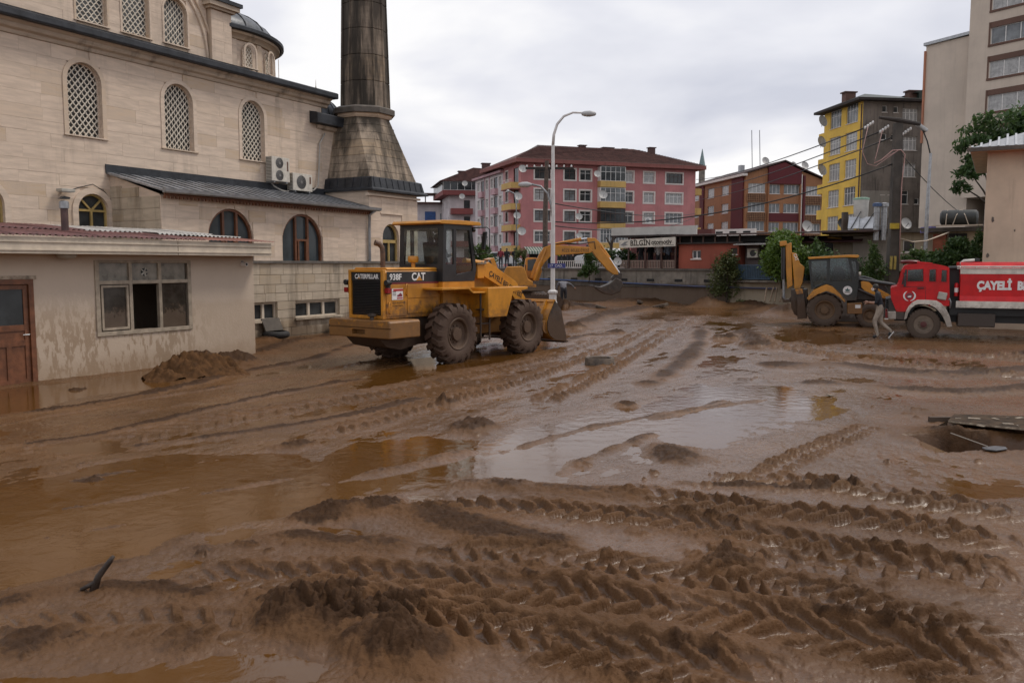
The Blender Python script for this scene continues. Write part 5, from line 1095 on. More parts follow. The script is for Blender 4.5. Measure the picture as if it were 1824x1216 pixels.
MB().obox((ZT(350, 395)[0], -.12, ZT(350, 395)[1]), (.06, .14, .38), (0, 0, R(10))).build('mirror', CATD, ft, bevel=.015); MB().tube([(ZT(330, 310)[0], .05, ZT(330, 300)[1]), (ZT(345, 330)[0], -.12, ZT(345, 330)[1]), (ZT(350, 450)[0], -.12, ZT(350, 450)[1]), (ZT(340, 460)[0], .05, ZT(340, 460)[1])], .012, 5).build('mirror_bracket', CATD, ft)
seats = MB().prism(PT((560, 600), (560, 470), (600, 300), (640, 300), (640, 600)), .3, 1.9).build('seat', SEATM, ft, bevel=.03)
gl_ = MB().prism(PT((148, 605), (248, 600), (248, 765), (150, 765)), .1, 2.1).build('grille', CATD, ft, bevel=.02); s_g = MB()
for k in range(5): z_ = ZT(200, 625 + k * 28)[1]; s_g.box(ZT(150, 0)[0] - .02, ZT(246, 0)[0], .085, 2.12, z_, z_ + .03)
s_g.build('slat', BLK, gl_)
MB().prism(PT((140, 765), (245, 765), (245, 862), (150, 862)), .0, 2.22).build('bumper', FWHT, ft, bevel=.03); MB().prism(PT((245, 770), (345, 770), (340, 868), (245, 862)), .03, 2.2).build('step', CATD, ft, bevel=.015)
lp = ZT(130, 810); hl = MB().box(lp[0] - .04, lp[0] + .05, .12, .42, lp[1] - .1, lp[1] + .1).build('headlight', LAMPR, ft, bevel=.01); MB().box(lp[0] - .06, lp[0] + .05, .1, .44, lp[1] - .15, lp[1] - .11).build('light_rim', CHROME, hl); MB().box(lp[0] - .04, lp[0] + .05, 1.8, 2.1, lp[1] - .1, lp[1] + .1).build('headlight', LAMPR, ft, bevel=.01)
# wheel, arch
c = ZT(575, 922)
RIMW = mat('worn_wheel', (.2, .17, .13), .6, .3, 7, dirt=(.2, .9, .5), dirtcol=(.11, .06, .035))
wheel(ft, c[0], .2, .49, .5, .3, RIMW, -1, 30, .02, TYRED, .56, .1, False); wheel(ft, c[0], 2.0, .49, .5, .3, RIMW, 1, 30, .02, TYRED, .56, .1, False)
for x in (4.0,):
    for y in (.2, 2.0): wheel(ft, x, y, .49, .5, .34, RIMW, -1 if y < 1 else 1, 30, .02, TYRED, .56, .1, True)
hubp = MB().lathe([(0, -.06), (.09, -.05), (.11, .06)], 18, (c[0], .05, .49), 'y').build('hub', mat('red_hub', (.09, .02, .018), .6, .3, 6), ft, smooth=40)
def arc_band(pts_o, pts_i, y0_, y1_, nm, m): return MB().prism(PT(*pts_o) + PT(*pts_i)[::-1], y0_, y1_).build(nm, m, ft, bevel=.012)
arc_band([(338, 870), (350, 790), (390, 710), (440, 655), (500, 626), (600, 626), (720, 634)], [(372, 850), (390, 790), (430, 725), (475, 690), (520, 678), (600, 680), (640, 686)], -.02, .4, 'wheel_arch', FWHT)
arc_band([(655, 650), (725, 634), (790, 670), (850, 740), (890, 820), (920, 950)], [(650, 690), (710, 720), (760, 765), (800, 820), (830, 880), (855, 955)], -.02, .4, 'wheel_arch', FWHT)
arc_band([(338, 870), (350, 790), (390, 710), (440, 655), (500, 626), (720, 634), (850, 740), (920, 950)], [(372, 850), (390, 790), (430, 725), (475, 690), (520, 678), (680, 700), (800, 820), (855, 955)], 1.82, 2.24, 'wheel_arch', FWHT)
MB().prism(PT((400, 850), (470, 720), (600, 690), (720, 740), (800, 860), (800, 700), (400, 680)), .3, .4).build('arch_liner', BLK, ft)
# emblem
ec = ZT(405, 580); em = MB().lathe([(0, -.0), (.155, -.0)], 28, (ec[0], .012, ec[1]), 'y').build('emblem', FRED, ft)
for s in (-1, 1):
    p = [(ec[0] + s * .16 * math.cos(R(a)), .01, ec[1] + .16 * math.sin(R(a))) for a in range(-80, 66, 12)]; MB().tube(p, [.008 + .022 * math.sin(math.pi * k / (len(p) - 1)) for k in range(len(p))], 5).build('wreath', WHT, em)
MB().prism([(ec[0] + .1 * math.cos(R(a)), ec[1] + .1 * math.sin(R(a))) for a in range(0, 360, 30)], .004, .01).build('emblem_disc', mat('maroon_print', (.2, .03, .05)), em); MB().prism([(ec[0] - .06, ec[1] - .02), (ec[0] - .03, ec[1] - .05), (ec[0] + .05, ec[1] - .04), (ec[0] + .06, ec[1] - .0), (ec[0] + .01, ec[1] + .01)], .001, .004).build('emblem_mark', WHT, em)
# roof furniture
rt = ZT(420, 172); MB().lathe([(0, .07), (.25, .06), (.3, .02), (.28, -.05)], 20, (rt[0], .7, rt[1]), 'z').build('beacon', mat('dark_red_plastic', (.12, .015, .015), .35), ft, smooth=40); MB().prism(PT((500, 165), (690, 182), (690, 192), (500, 190)), .3, 1.9).build('roof_hatch', FRED, ft, bevel=.01)
# tank body
L_ = 4.8; zt_ = lambda y: ZT(1100, y)[1]; x0 = ZT(1022, 300)[0]; x1 = x0 + L_
sec = [(.0, zt_(580)), (-.1, zt_(640)), (-.1, zt_(645)), (2.3, zt_(645)), (2.3, zt_(640)), (2.2, zt_(580)), (2.2, zt_(255)), (1.95, zt_(172)), (.25, zt_(172)), (.0, zt_(255))]
tk = MB().prism(sec, x0, x1, 'yz').build('tank', FRED, ft, bevel=.02)
MB().box(x0 - .01, x1, -.012, .0, zt_(315), zt_(258)).build('white_band', FWHT, tk); MB().box(x0 - .1, x1, -.115, -.1, zt_(720), zt_(640)).build('skirt', FWHT, tk); MB().box(x0 - .1, x1, 2.3, 2.315, zt_(720), zt_(640)).build('skirt', FWHT, tk)
tl = MB().tube([(ZT(980, 232)[0], -.02, zt_(228)), (x1, -.02, zt_(228))], .022, 8); tl.tube([(ZT(980, 232)[0], -.02, zt_(250)), (x1, -.02, zt_(250))], .018, 8)
for k in range(14): tl.tube([(x0 + .1 + k * .33, -.02, zt_(228)), (x0 + .1 + k * .33, -.02, zt_(250))], .014, 6)
tl.build('ladder', mat('white_tube', (.6, .57, .52), .5, .15, 6), ft, smooth=50)
MB().tube([(ZT(1040, 215)[0], .3, zt_(225)), (ZT(1040, 190)[0], .3, zt_(180)), (ZT(1070, 160)[0], .3, zt_(158)), (ZT(1200, 150)[0], .3, zt_(150))], .045, 10).build('roof_rail', mat('white_tube', (.6, .57, .52)), ft, smooth=True); MB().box(ZT(1190, 0)[0], ZT(1270, 0)[0], .3, .8, zt_(172), zt_(128)).build('hatch_box', CATD, ft, bevel=.02)
p_ = ZT(1215, 498); text('lettering', 'ÇAYELİ  BELEDİYESİ', .345, ft, (p_[0], -.006, p_[1]), (R(90), 0, 0), WHT, .003, 'LEFT', .80, .02)
ex_ = ZT(975, 500); e_ = MB().lathe([(0, .2), (.04, .19), (.06, .15), (.06, -.22), (0, -.22)], 14, (ex_[0], .15, ex_[1])).build('extinguisher', FRED, ft, smooth=40); MB().lathe([(.062, .04), (.062, -.1)], 14, (ex_[0], .15, ex_[1])).build('extinguisher_label', WHT, e_)
MB().prism(PT((890, 240), (1020, 240), (1020, 720), (890, 720)), .5, 1.8).build('pump_panel', BLK, ft); MB().tube([(ZT(880, 240)[0], .2, zt_(245)), (ZT(1000, 235)[0], .2, zt_(240))], .06, 10).build('intake_pipe', CATD, ft, smooth=50)
MB().obox((ZT(800, 580)[0], .0, ZT(800, 580)[1]), (.26, .1, .24), (0, R(10), 0)).build('side_lamp', mat('lamp_grey', (.4, .38, .33)), ft, bevel=.03); MB().tube([(ZT(860, 640)[0], .05, ZT(860, 640)[1]), (ZT(890, 615)[0], .02, ZT(890, 612)[1]), (ZT(905, 640)[0], .02, ZT(905, 650)[1]), (ZT(895, 720)[0], .05, ZT(895, 730)[1])], .025, 7).build('hose_coupling', GREYM, ft, smooth=True)
MB().box(ZT(260, 0)[0], x1, .7, 1.5, .55, .85).build('chassis', BLK, ft); MB().box(ZT(1030, 0)[0], ZT(1490, 0)[0], .1, .7, ZT(0, 925)[1], ZT(0, 765)[1]).build('fuel_tank', CATD, ft, bevel=.03); MB().box(ZT(930, 0)[0], x1, .3, 1.9, .8, zt_(640)).build('sub_frame', BLK, ft)
# ================================================================ town behind: buildings, shops, retaining wall
def plaster(name, col, streak=.3, var=.12, rough=.8, scale=.5): return mat(name, col, rough, var, scale, .15, 6, streak=streak)
PINK = plaster('pink_plaster', (.49, .20, .195), .18); OCH = plaster('ochre_plaster', (.56, .36, .12), .3); PWHT = plaster('pale_plaster', (.58, .52, .52), .25); PPNK = plaster('pale_pink_plaster', (.5, .31, .33), .25)
SURR = mat('window_surround', (.68, .62, .57), .7, .1, 2); TILE = mat('old_roof_tiles', (.105, .05, .042), .85, .35, 1.2, .8, 5); FASC = plaster('red_fascia', (.25, .09, .075), .5)
BFR = mat('brown_frame', (.07, .035, .025), .5, .2, 5); ORNG = plaster('orange_plaster', (.34, .155, .072), .25); MARO = plaster('maroon_plaster', (.115, .018, .022), .15); YELW = plaster('yellow_plaster', (.78, .50, .09), .08); GREYP = plaster('grimy_render', (.185, .155, .13), .85, .3)
CRM = plaster('cream_render', (.56, .47, .385), .12, .08); BGE = plaster('beige_render', (.42, .345, .25), .45, .2); CONC = mat('concrete', (.19, .165, .135), .85, .3, 1.5, .3, 15, streak=.8, dirt=(.3, 1.9, .8), dirtcol=(.11, .068, .042)); CONCD = mat('dark_concrete', (.10, .085, .07), .85, .3, 1.5, .3, 15, streak=.6, dirt=(.2, 1.0, .6))
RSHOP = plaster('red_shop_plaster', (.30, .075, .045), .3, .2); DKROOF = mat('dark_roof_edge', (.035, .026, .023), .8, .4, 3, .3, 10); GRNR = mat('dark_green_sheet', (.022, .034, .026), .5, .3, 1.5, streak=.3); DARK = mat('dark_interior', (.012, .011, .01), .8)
class Facade:
    """one face of a building: windows are cut, framed and glazed"""
    def __init__(s, b, o, th, x0, x1, z0, z1): s.b, s.o, s.th, s.x0, s.x1, s.z0, s.z1, s.h = b, o, th, x0, x1, z0, z1, []
    def P(s, x, y, z): c, q = math.cos(s.th), math.sin(s.th); return (s.o[0] + x * c - y * q, s.o[1] + x * q + y * c, z)
    def win(s, x, z, w_, h_, fm=None, gm=None, mull=2, trans=.7, surround=0, sill=True, cut=True, y=.1, fw=.05):
        fm = fm or WPVC; gm = gm or GLG; key = (round(w_, 2), round(h_, 2), fm.name, mull, trans, fw)
        if key not in WINC:
            f = MB().box(0, w_, 0, .06, 0, fw).box(0, w_, 0, .06, h_ - fw, h_).box(0, fw, 0, .06, fw, h_ - fw).box(w_ - fw, w_, 0, .06, fw, h_ - fw)
            for k in range(1, mull + 1): f.box(w_ * k / (mull + 1) - fw * .6, w_ * k / (mull + 1) + fw * .6, .002, .058, fw, h_ - fw)
            if trans: f.box(fw, w_ - fw, .004, .056, h_ * trans - fw * .5, h_ * trans + fw * .5)
            WINC[key] = f.mesh('window', fm)
        o = inst('window', WINC[key], s.b, s.P(x, y, z), (0, 0, s.th)); k2 = ('pane', round(w_, 2), round(h_, 2), gm.name)
        if k2 not in WINC: WINC[k2] = MB().box(.01, w_ - .01, .03, .036, .01, h_ - .01).mesh('pane', gm)
        inst('pane', WINC[k2], o)
        if surround:
            k3 = ('sur', round(w_, 2), round(h_, 2), surround)
            if k3 not in WINC: WINC[k3] = MB().box(-surround, w_ + surround, 0, .06, -surround, 0).box(-surround, w_ + surround, 0, .06, h_, h_ + surround).box(-surround, 0, 0, .06, 0, h_).box(w_, w_ + surround, 0, .06, 0, h_).mesh('surround', SURR)
            inst('surround', WINC[k3], o, (0, -y - .05, 0))
        elif sill:
            k3 = ('sill', round(w_, 2))
            if k3 not in WINC: WINC[k3] = MB().box(-.06, w_ + .06, -.16, .0, -.06, -.003).mesh('sill', SURR)
            inst('sill', WINC[k3], o)
        if cut: s.h.append((x, x + w_, z, z + h_))
        return o
    def box(s, name, m, x0, x1, y0, y1, z0, z1, bevel=0, parent=None):
        mb = MB(); mb.T = Matrix.Translation((s.o[0], s.o[1], 0)) @ Matrix.Rotation(s.th, 4, 'Z'); mb.box(x0, x1, y0, y1, z0, z1); return mb.build(name, m, parent or s.b, bevel=bevel)
    def mb(s): m = MB(); m.T = Matrix.Translation((s.o[0], s.o[1], 0)) @ Matrix.Rotation(s.th, 4, 'Z'); return m
    def wall(s, m, name='wall', depth=.22): mb = s.mb(); wall_holes(mb, s.x0, s.x1, s.z0, s.z1, s.h, 0, depth); return mb.build(name, m, s.b, fix=False)
WINC = {}
rg = random.Random(11)
def core(b, x0, x1, y0, y1, z0, z1, m, name='core'): return MB().box(x0, x1, y0, y1, z0, z1).build(name, m, b)
def dish(label, loc, r, aim=R(-60), tilt=R(25), m=None, pole=.5, group='satellite dishes'):
    t = thing('satellite_dish', label, 'satellite dish', loc, aim, group)      # dish faces local -y
    prof = [(r * k / 6, -.22 * r * (k / 6) ** 2) for k in range(7)]; d = MB().lathe(prof + [(r, -.24 * r)], 24, (0, 0, 0), 'y').build('reflector', m or mat('dish_grey', (.42, .41, .39), .5, .12, 3, streak=.2), t, smooth=True); d.location = (0, 0, r * .75 + pole); d.rotation_euler = (-tilt, 0, 0)
    MB().tube([(0, .03, 0), (0, .03, pole + r * .75)], .03, 6).build('mast', GREYM, t); MB().tube([(0, 0, pole + r * .2), (0, -r * .9, pole + r * .9)], .02, 5).build('feed_arm', GREYM, t); return t

# ---- retaining wall, street above
WO = (2.7, 56., 0); WA = R(-40); rotW = lambda x, y, z: Vector(WO) + Matrix.Rotation(WA, 3, 'Z') @ Vector((x, y, z))
mb = MB(); P_ = [rotW(-90, .3, 2.03), rotW(60, .3, 2.03), rotW(140, 160, 2.03), rotW(-160, 160, 2.03)]; mb.add(P_, [(0, 1, 2, 3)])
tag(mb.build('street', mat('wet_asphalt', (.06, .055, .05), .5, .3, .5, .2, 8)), 'street terrace above the retaining wall', 'street', kind='structure')
rw = thing('retaining_wall', 'stained concrete retaining wall with a blue pipe behind the excavator', 'retaining wall', WO, WA)
MB().box(-40, 12.6, 0, .45, -.6, 2.0).build('wall_face', CONC, rw); MB().box(12.6, 32, .05, .45, -.6, 1.5).build('painted_face', BGE, rw); MB().box(-40, 12.6, -.08, .5, 2.0, 2.12).build('coping', CONCD, rw)
MB().box(-40, 12.6, -.06, 0, 1.0, 1.22).build('ledge', CONCD, rw)
for k in range(12): x = -8 + k * 1.9; MB().box(x, x + .5, -.03, .0, 1.35, 1.5).build('weep_hole', DARK, rw)
MB().tube([rotW(-6, -.16, 1.5) - Vector(WO), ] and [(-6, -.16, 1.48), (0, -.16, 1.38), (5, -.16, 1.24), (10.5, -.16, 1.1), (15.4, -.1, 1.05)], .05, 10).build('blue_pipe', mat('blue_plastic', (.035, .075, .19), .45, .25, 2, dirt=(.8, 1.6, .5)), rw, smooth=50)

# ---- pink apartment block
PO = (1.23, 115.9, 2); PA = R(19.8)
pk = thing('pink_apartment_block', 'pink four-storey apartment block with ochre balconies and brown hipped roof', 'apartment block', (PO[0], PO[1], 0), PA)
fr = Facade(pk, (0, 0), 0, 0, 27.3, 2, 16.1); cols = [(2.0, 2.3, BFR, 2), (6.4, 1.65, BFR, 1), (8.78, 1.65, WPVC, 1), (15.6, 1.45, WPVC, 1), (18.8, 1.65, WPVC, 1), (22.4, 2.7, WPVC, 3)]
for r_ in range(4):
    z = 14.02 - r_ * 2.86
    for ci, (x, w_, fm, mu) in enumerate(cols):
        if r_ == 3 and ci > 3: continue
        f_ = fm if r_ < 3 or ci else WPVC
        if ci == 5 and r_ == 0: f_ = BFR
        fr.win(x, z, w_, 1.42, f_, rg.choice([GLG, GLC, GLC, GLD]) if not (ci == 2 and r_ == 1) else GLD, mu, .68, .2)
    bx = (11.45, 15.4); bz = z - .92                                       # glazed balcony
    fr.box('balcony_parapet', OCH, bx[0], bx[1], -1.0, .0, bz, bz + .85)
    g = WPVC if r_ != 2 else BFR
    fr.win(bx[0] + .05, bz + .86, bx[1] - bx[0] - .1, 1.92 if r_ else 2.0, g, GLG if r_ % 2 else GLD, 4 if r_ < 3 else 7, .62, 0, False, False, -.95)
    b_ = fr.box('balcony_side', g, bx[0], bx[0] + .06, -.9, 0, bz + .85, bz + 2.8); fr.box('balcony_side', g, bx[1] - .06, bx[1], -.9, 0, bz + .85, bz + 2.8)
fr.wall(PINK); core(pk, .25, 27.25, .25, 14, 2, 16, PINK)
fs = Facade(pk, (0, 7.3), R(-90), 0, 7.3, 2, 16.1)
for r_ in range(4):
    z = 14.02 - r_ * 2.86; fs.win(.9, z, 1.1, 1.42, BFR, rg.choice([GLG, GLD]), 1, .68, .15); fs.win(4.3, z - .75, 2.0, 2.3, BFR, GLD, 1, 0, 0, False)
    fs.box('balcony', OCH, 3.0, 7.0, -1.35, -.0, z - 1.35, z - .55); fs.box('balcony_floor', FASC, 2.95, 7.05, -1.4, .0, z - 1.5, z - 1.36)
    rl = fs.mb()
    for k in range(9): rl.box(3.0 + k * .49, 3.04 + k * .49, -1.33, -1.3, z - .55, z - .15)
    rl.box(3.0, 7.0, -1.34, -1.29, z - .17, z - .12).build('railing', GREYM if r_ else SURR, pk)
    if r_ == 3: fs.box('glazing', GLG, 3.05, 6.95, -1.32, -1.3, z - .55, z - .15)
fs.wall(PINK); fs.box('shop_pillar', OCH, 3.2, 6.8, -.4, .2, 2, 4.6)
# right-hand end balconies
for r_ in range(3): z = 12.55 - r_ * 2.86; fr.box('balcony', OCH, 27.3, 29.0, 1.0, 4.0, z, z + .95)
# roof
ev = 1.1; E_ = [(-ev, -ev), (27.3 + ev, -ev), (27.3 + ev, 14 + ev), (-ev, 14 + ev)]
MB().prism(E_, 16.05, 16.55, 'xy').build('fascia', FASC, pk)
mb = MB().add([(x, y, 16.55) for x, y in E_] + [(5.2, 6.5, 19.4), (20.5, 6.5, 19.6)], [(0, 1, 5, 4), (1, 2, 5), (2, 3, 4, 5), (3, 0, 4)]); rfp = mb.build('roof', TILE, pk)
mb = MB()
for k in range(24):
    z_ = 16.62 + k * .118; t = k / 25; mb.box(-ev + 6.2 * t, 27.3 + ev - 7.8 * t, -ev + 7.4 * t - .04, -ev + 7.4 * t + .05, z_, z_ + .05)
mb.build('tile_course', TILE, rfp)
for (x, y, w_, h_) in ((11.6, 6.2, .9, .8), (15.4, 6.2, 1.6, .65), (18.6, 6.4, .7, .6), (22.8, 5.6, .9, .9)):
    c_ = MB().box(x, x + w_, y, y + .8, 18.2, 19.0 + h_ - .12).box(x - .15, x + w_ + .15, y - .1, y + .9, 19.0 + h_ - .12, 19.0 + h_).build('chimney', plaster('brick_chimney', (.09, .05, .045), .4), pk)
# ground-floor shops
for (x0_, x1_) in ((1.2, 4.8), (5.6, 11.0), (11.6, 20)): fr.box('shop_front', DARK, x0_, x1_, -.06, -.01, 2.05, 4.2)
aw_ = fr.mb(); aw2 = fr.mb()
for k in range(18): (aw_ if k % 2 else aw2).add([(.4 + k * .2, -.05, 4.75), (.6 + k * .2, -.05, 4.75), (.6 + k * .2, -1.4, 4.1), (.4 + k * .2, -1.4, 4.1)], [(0, 1, 2, 3)]), (aw_ if k % 2 else aw2).add([(.4 + k * .2, -1.4, 4.1), (.6 + k * .2, -1.4, 4.1), (.6 + k * .2, -1.42, 3.75), (.4 + k * .2, -1.42, 3.75)], [(0, 1, 2, 3)])
a_ = aw_.build('awning', mat('awning_green', (.10, .17, .12), .8, .2, 3), pk); aw2.build('awning_stripe', mat('awning_white', (.45, .45, .4), .8, .15, 3), a_)
sg = fr.box('shop_sign', DARK, 6.4, 11.4, -.2, -.08, 3.9, 4.35); text('lettering', 'MURADOĞLU ŞARKÜTERİ', .42, pk, (6.6, -.21, 3.98), (R(90), 0, 0), WHT, .004, 'LEFT', .82, .01)
for i, (u, v, Y, r_) in enumerate(((931, 301, 114, .55), (923, 350, 113, .55), (921, 384, 113, .5), (929, 412, 114, .6), (1064, 310, 117.5, .5), (1074, 347, 117.5, .62), (1031, 386, 117.5, .5), (1032, 420, 117.5, .45))):
    dish(['satellite dish under the pink block\'s eave at its left corner', 'satellite dish on the second balcony of the pink block\'s corner', 'satellite dish on the third balcony of the pink block\'s corner', 'satellite dish beside the lowest corner balcony of the pink block', 'satellite dish left of the pink block\'s top glazed balcony', 'satellite dish in front of the pink block\'s second glazed balcony', 'satellite dish between third-row windows of the pink block', 'satellite dish between lowest-row windows of the pink block'][i], at(u, v, Y) - Vector((0, 0, r_ * .75 + .1)), r_, R(10), R(20), None, .1)
ac_ = thing('air_conditioner', 'white air conditioner below a third-row window of the pink block', 'air conditioner', at(1147, 398, 121), PA); MB().box(0, 1.0, -.35, 0, 0, .8).build('casing', WPVC, ac_); MB().lathe([(0, -.36), (.28, -.36)], 18, (.42, 0, .4), 'y').build('fan', GREYM, ac_)

# ---- pale block continuing down the side street
wb = thing('pale_apartment_block', 'pale pink-white apartment block running back from the pink block', 'apartment block', (PO[0], PO[1], 0), PA)
fw_ = Facade(wb, (0, 20.8), R(-90), 0, 13.5, 2, 15.6)
for r_ in range(5):
    z = 13.7 - r_ * 2.8
    for x, w_ in ((1.2, 1.1), (5.4, 1.0), (7.8, 1.0), (11.6, 1.2)): fw_.win(x, z, w_, 1.35, WPVC, rg.choice([GLG, GLC]), 1, .7, .12)
    for x in (2.9, 9.2):
        fw_.win(x, z - .7, 1.7, 2.1, BFR, GLD, 1, 0, 0, False); fw_.box('balcony', PPNK, x - .15, x + 1.85, -.5, -.0, z - 1.15, z - .25)
fw_.wall(PWHT); core(wb, .25, 12, 7.35, 20.7, 2, 15.5, PWHT); MB().box(-.5, 12, 7.35, 21.2, 15.5, 15.85).build('fascia', PPNK, wb); MB().add([(-.6, 7.4, 15.86), (-.6, 21.3, 15.86), (5, 21.3, 17.4), (5, 7.4, 17.4)], [(0, 1, 2, 3)]).build('roof', TILE, wb)
for s_x in (4.9, 7.2): fw_.box('drain_pipe', PPNK, s_x, s_x + .12, -.12, 0, 2, 15.5)

# ---- grey-white block with red balconies, further off
gb = thing('grey_apartment_block', 'off-white apartment block with red balcony bands far behind the loader cab', 'apartment block', (at(801, 470, 150).x, 150, 0), R(12))
ga = Facade(gb, (0, 0), 0, 0, 9, 2, 14.4)
for r_ in range(4): z = 12.2 - r_ * 2.85; ga.win(5.6, z, 1.6, 1.4, WPVC, GLG, 1, 0, .0); ga.win(2.6, z - .5, 1.1, 1.9, BFR, GLD, 0, 0, 0, False); ga.box('balcony', plaster('red_band', (.22, .06, .055), .2), .2, 4.0, -1.3, 0, z - 1.1, z - .1)
ga.wall(PWHT); gs = Facade(gb, (0, 13), R(-90), 0, 13, 2, 14.4)
for r_ in range(4):
    for x in (2, 5, 8.5, 11): gs.win(x, 12.2 - r_ * 2.85, 1.0, 1.3, WPVC, GLG, 1, 0, 0)
gs.wall(PWHT); core(gb, .2, 9, .2, 13, 2, 14.4, PWHT); MB().box(-1.3, 9, -1.4, 13, 14.4, 15.2).build('roof_band', MATS['red_band'], gb)
ga.win(-1.2, 15.25, 10, 1.5, WPVC, GLD, 7, 0, 0, False, False, -1.3); gs.win(0, 15.25, 12.8, 1.5, WPVC, GLD, 7, 0, 0, False, False, -1.2); core(gb, -.9, 9, -1.0, 12.5, 15.2, 16.7, PWHT, 'attic')
MB().prism([(-1.9, 16.75), (9.5, 16.75), (9.5, 18.8), (4, 19.1)], -1.9, 13).build('roof', TILE, gb)
for x, h_ in ((2.2, 18.9), (6.5, 20.4)): MB().box(x, x + 1.4, 3, 4, 17, h_).box(x - .15, x + 1.55, 2.9, 4.1, h_, h_ + .15).build('chimney', plaster('brick_chimney', (.09, .05, .045)), gb)
dish('satellite dish on the balconies of the far off-white block', at(828, 333, 147), .5, R(5), R(20), None, .2); dish('satellite dish below another on the far off-white block', at(823, 356, 147), .5, R(5), R(20), None, .2)
sb = thing('small_town_house', 'low far house with blue shutter between minaret and apartment blocks', 'house', (at(752, 470, 160).x, 160, 0), R(8))
sf = Facade(sb, (0, 0), 0, -4, 6.5, 2, 13.6)
for z in (10.5, 7.6): sf.win(3.4, z, 1.1, 1.4, WPVC, GLG, 1, 0); sf.win(5.0, z, 1.1, 1.4, WPVC, GLG, 1, 0)
sf.wall(PWHT); core(sb, -4, 6.5, .3, 9, 2, 13.5, PWHT); sf.box('shutter', mat('blue_shutter', (.02, .07, .22), .5, .2, 3), .6, 2.6, -.12, -.02, 9.2, 12.2); sf.box('balcony', plaster('red_band', (.2, .06, .05)), -3.5, .4, -1.2, 0, 9.0, 10); MB().box(-5, 7, -1.2, 9, 13.6, 13.9).build('roof', TILE, sb)
MB().box(.5, 4.0, -.8, 4, 15.4, 15.6).box(.6, .8, -.6, -.4, 13.9, 15.4).box(3.6, 3.8, -.6, -.4, 13.9, 15.4).build('pergola', BFR, sb)

# ---- orange and maroon block
ob = thing('orange_apartment_block', 'orange and maroon apartment block with gabled front and lattice panels', 'apartment block', (35.2, 127, 0), R(10))
of = Facade(ob, (0, 0), 0, -.5, 12.2, 2, 15.0); LATP = mat('cream_grid', (.30, .17, .09), .8, .2, 3); GRD = mat('grid_dark', (.10, .035, .02), .8, .2, 3)
for r_ in range(4):
    z = 12.95 - r_ * 2.8
    of.win(.0, z, 2.7, 1.4, WPVC, rg.choice([GLG, GLC]), 3, 0); of.win(3.3, z - .1, 1.8, 1.35, WPVC, GLG, 2, 0); of.win(5.7, z - .1, 2.5, 1.35, WPVC, GLG, 3, 0); of.win(9.3, z - .3, 2.5, 1.4, WPVC, rg.choice([GLG, GLC]), 4, 0)
    for (x0_, x1_, dz) in ((-.15, 2.75, -1.35), (9.15, 11.95, -1.65)):
        p_ = of.box('lattice_panel', GRD, x0_, x1_, -.1, -.02, z + dz, z + dz + 1.15); g = of.mb()
        for k in range(11): g.box(x0_ + (x1_ - x0_) * k / 10 - .03, x0_ + (x1_ - x0_) * k / 10 + .03, -.16, -.1, z + dz, z + dz + 1.15)
        for k in range(5): g.box(x0_, x1_, -.15, -.1, z + dz + 1.15 * k / 4 - .03, z + dz + 1.15 * k / 4 + .03)
        g.build('lattice_bars', LATP, p_)
of.wall(ORNG); MB().prism([(-.5, 15.0), (12.2, 15.0), (8.4, 16.3), (5.6, 17.5), (-.5, 15.75)], .0, .4).build('gable', ORNG, ob); core(ob, -.2, 12.1, .25, 19, 2, 15, ORNG)
MB().prism([(3.05, 14.3), (8.35, 14.3), (8.35, 16.35), (5.6, 17.5), (3.05, 16.75)], -.35, -.02).build('maroon_panel', MARO, ob); MB().box(3.05, 8.35, -.06, -.015, 8.75, 10.0).build('maroon_panel', MARO, ob); MB().box(3.05, 3.2, -.35, -.02, 2, 14.3).box(8.2, 8.35, -.35, -.02, 2, 14.3).build('pilaster', ORNG, ob); MB().box(8.75, 9.05, -.3, -.02, 2, 15.6).build('pilaster', MARO, ob); MB().box(8.45, 8.6, -.2, -.02, 2, 15.8).build('drain_pipe', SURR, ob)
MB().prism([(-.9, 15.7), (5.6, 17.65), (12.7, 14.9), (12.7, 15.05), (5.6, 17.85), (-.9, 15.9)], -.5, 20).build('roof', mat('dark_verge', (.06, .035, .03), .7, .3, 3), ob)
os_ = Facade(ob, (-.5, 20), R(-90), 0, 20, 2, 15.4)
for r_ in range(4):
    for s in (6.8, 12.3, 18.6): os_.win(20 - s - 1.6, 13.1 - r_ * 2.8, 2.6, 1.5, WPVC, rg.choice([GLG, GLC]), 2, 0)
os_.wall(ORNG); os_.box('maroon_panel', MARO, 15.6, 19.6, -.2, -.01, 2, 15.3); os_.box('maroon_panel', MARO, 3.2, 4.8, -.2, -.01, 2, 15.3); os_.box('eave', SURR, -.5, 20.5, -.6, .1, 15.4, 15.75); MB().box(1.0, 1.7, 5, 5.8, 16, 17.6).build('chimney', GALV, ob)
for i, (u, v, r_) in enumerate(((1363, 288, .6), (1413, 293, .45), (1433, 296, .6))): dish(['satellite dish left of the orange block\'s gable peak', 'small satellite dish right of the orange block\'s gable peak', 'satellite dish at the right shoulder of the orange block\'s gable'][i], at(u, v + 8, 130), r_, R(15), R(20), None, .3)
for i, (u, h_) in enumerate(((1340, 12), (1354, 13))): tag(MB().tube([at(u, 305, 132), at(u - 1, 232, 132)], .06, 6).build('antenna_mast', GREYM), ['tall thin antenna mast on the orange block, left of two', 'tall thin antenna mast on the orange block, right of two'][i], 'antenna', 'antenna masts')

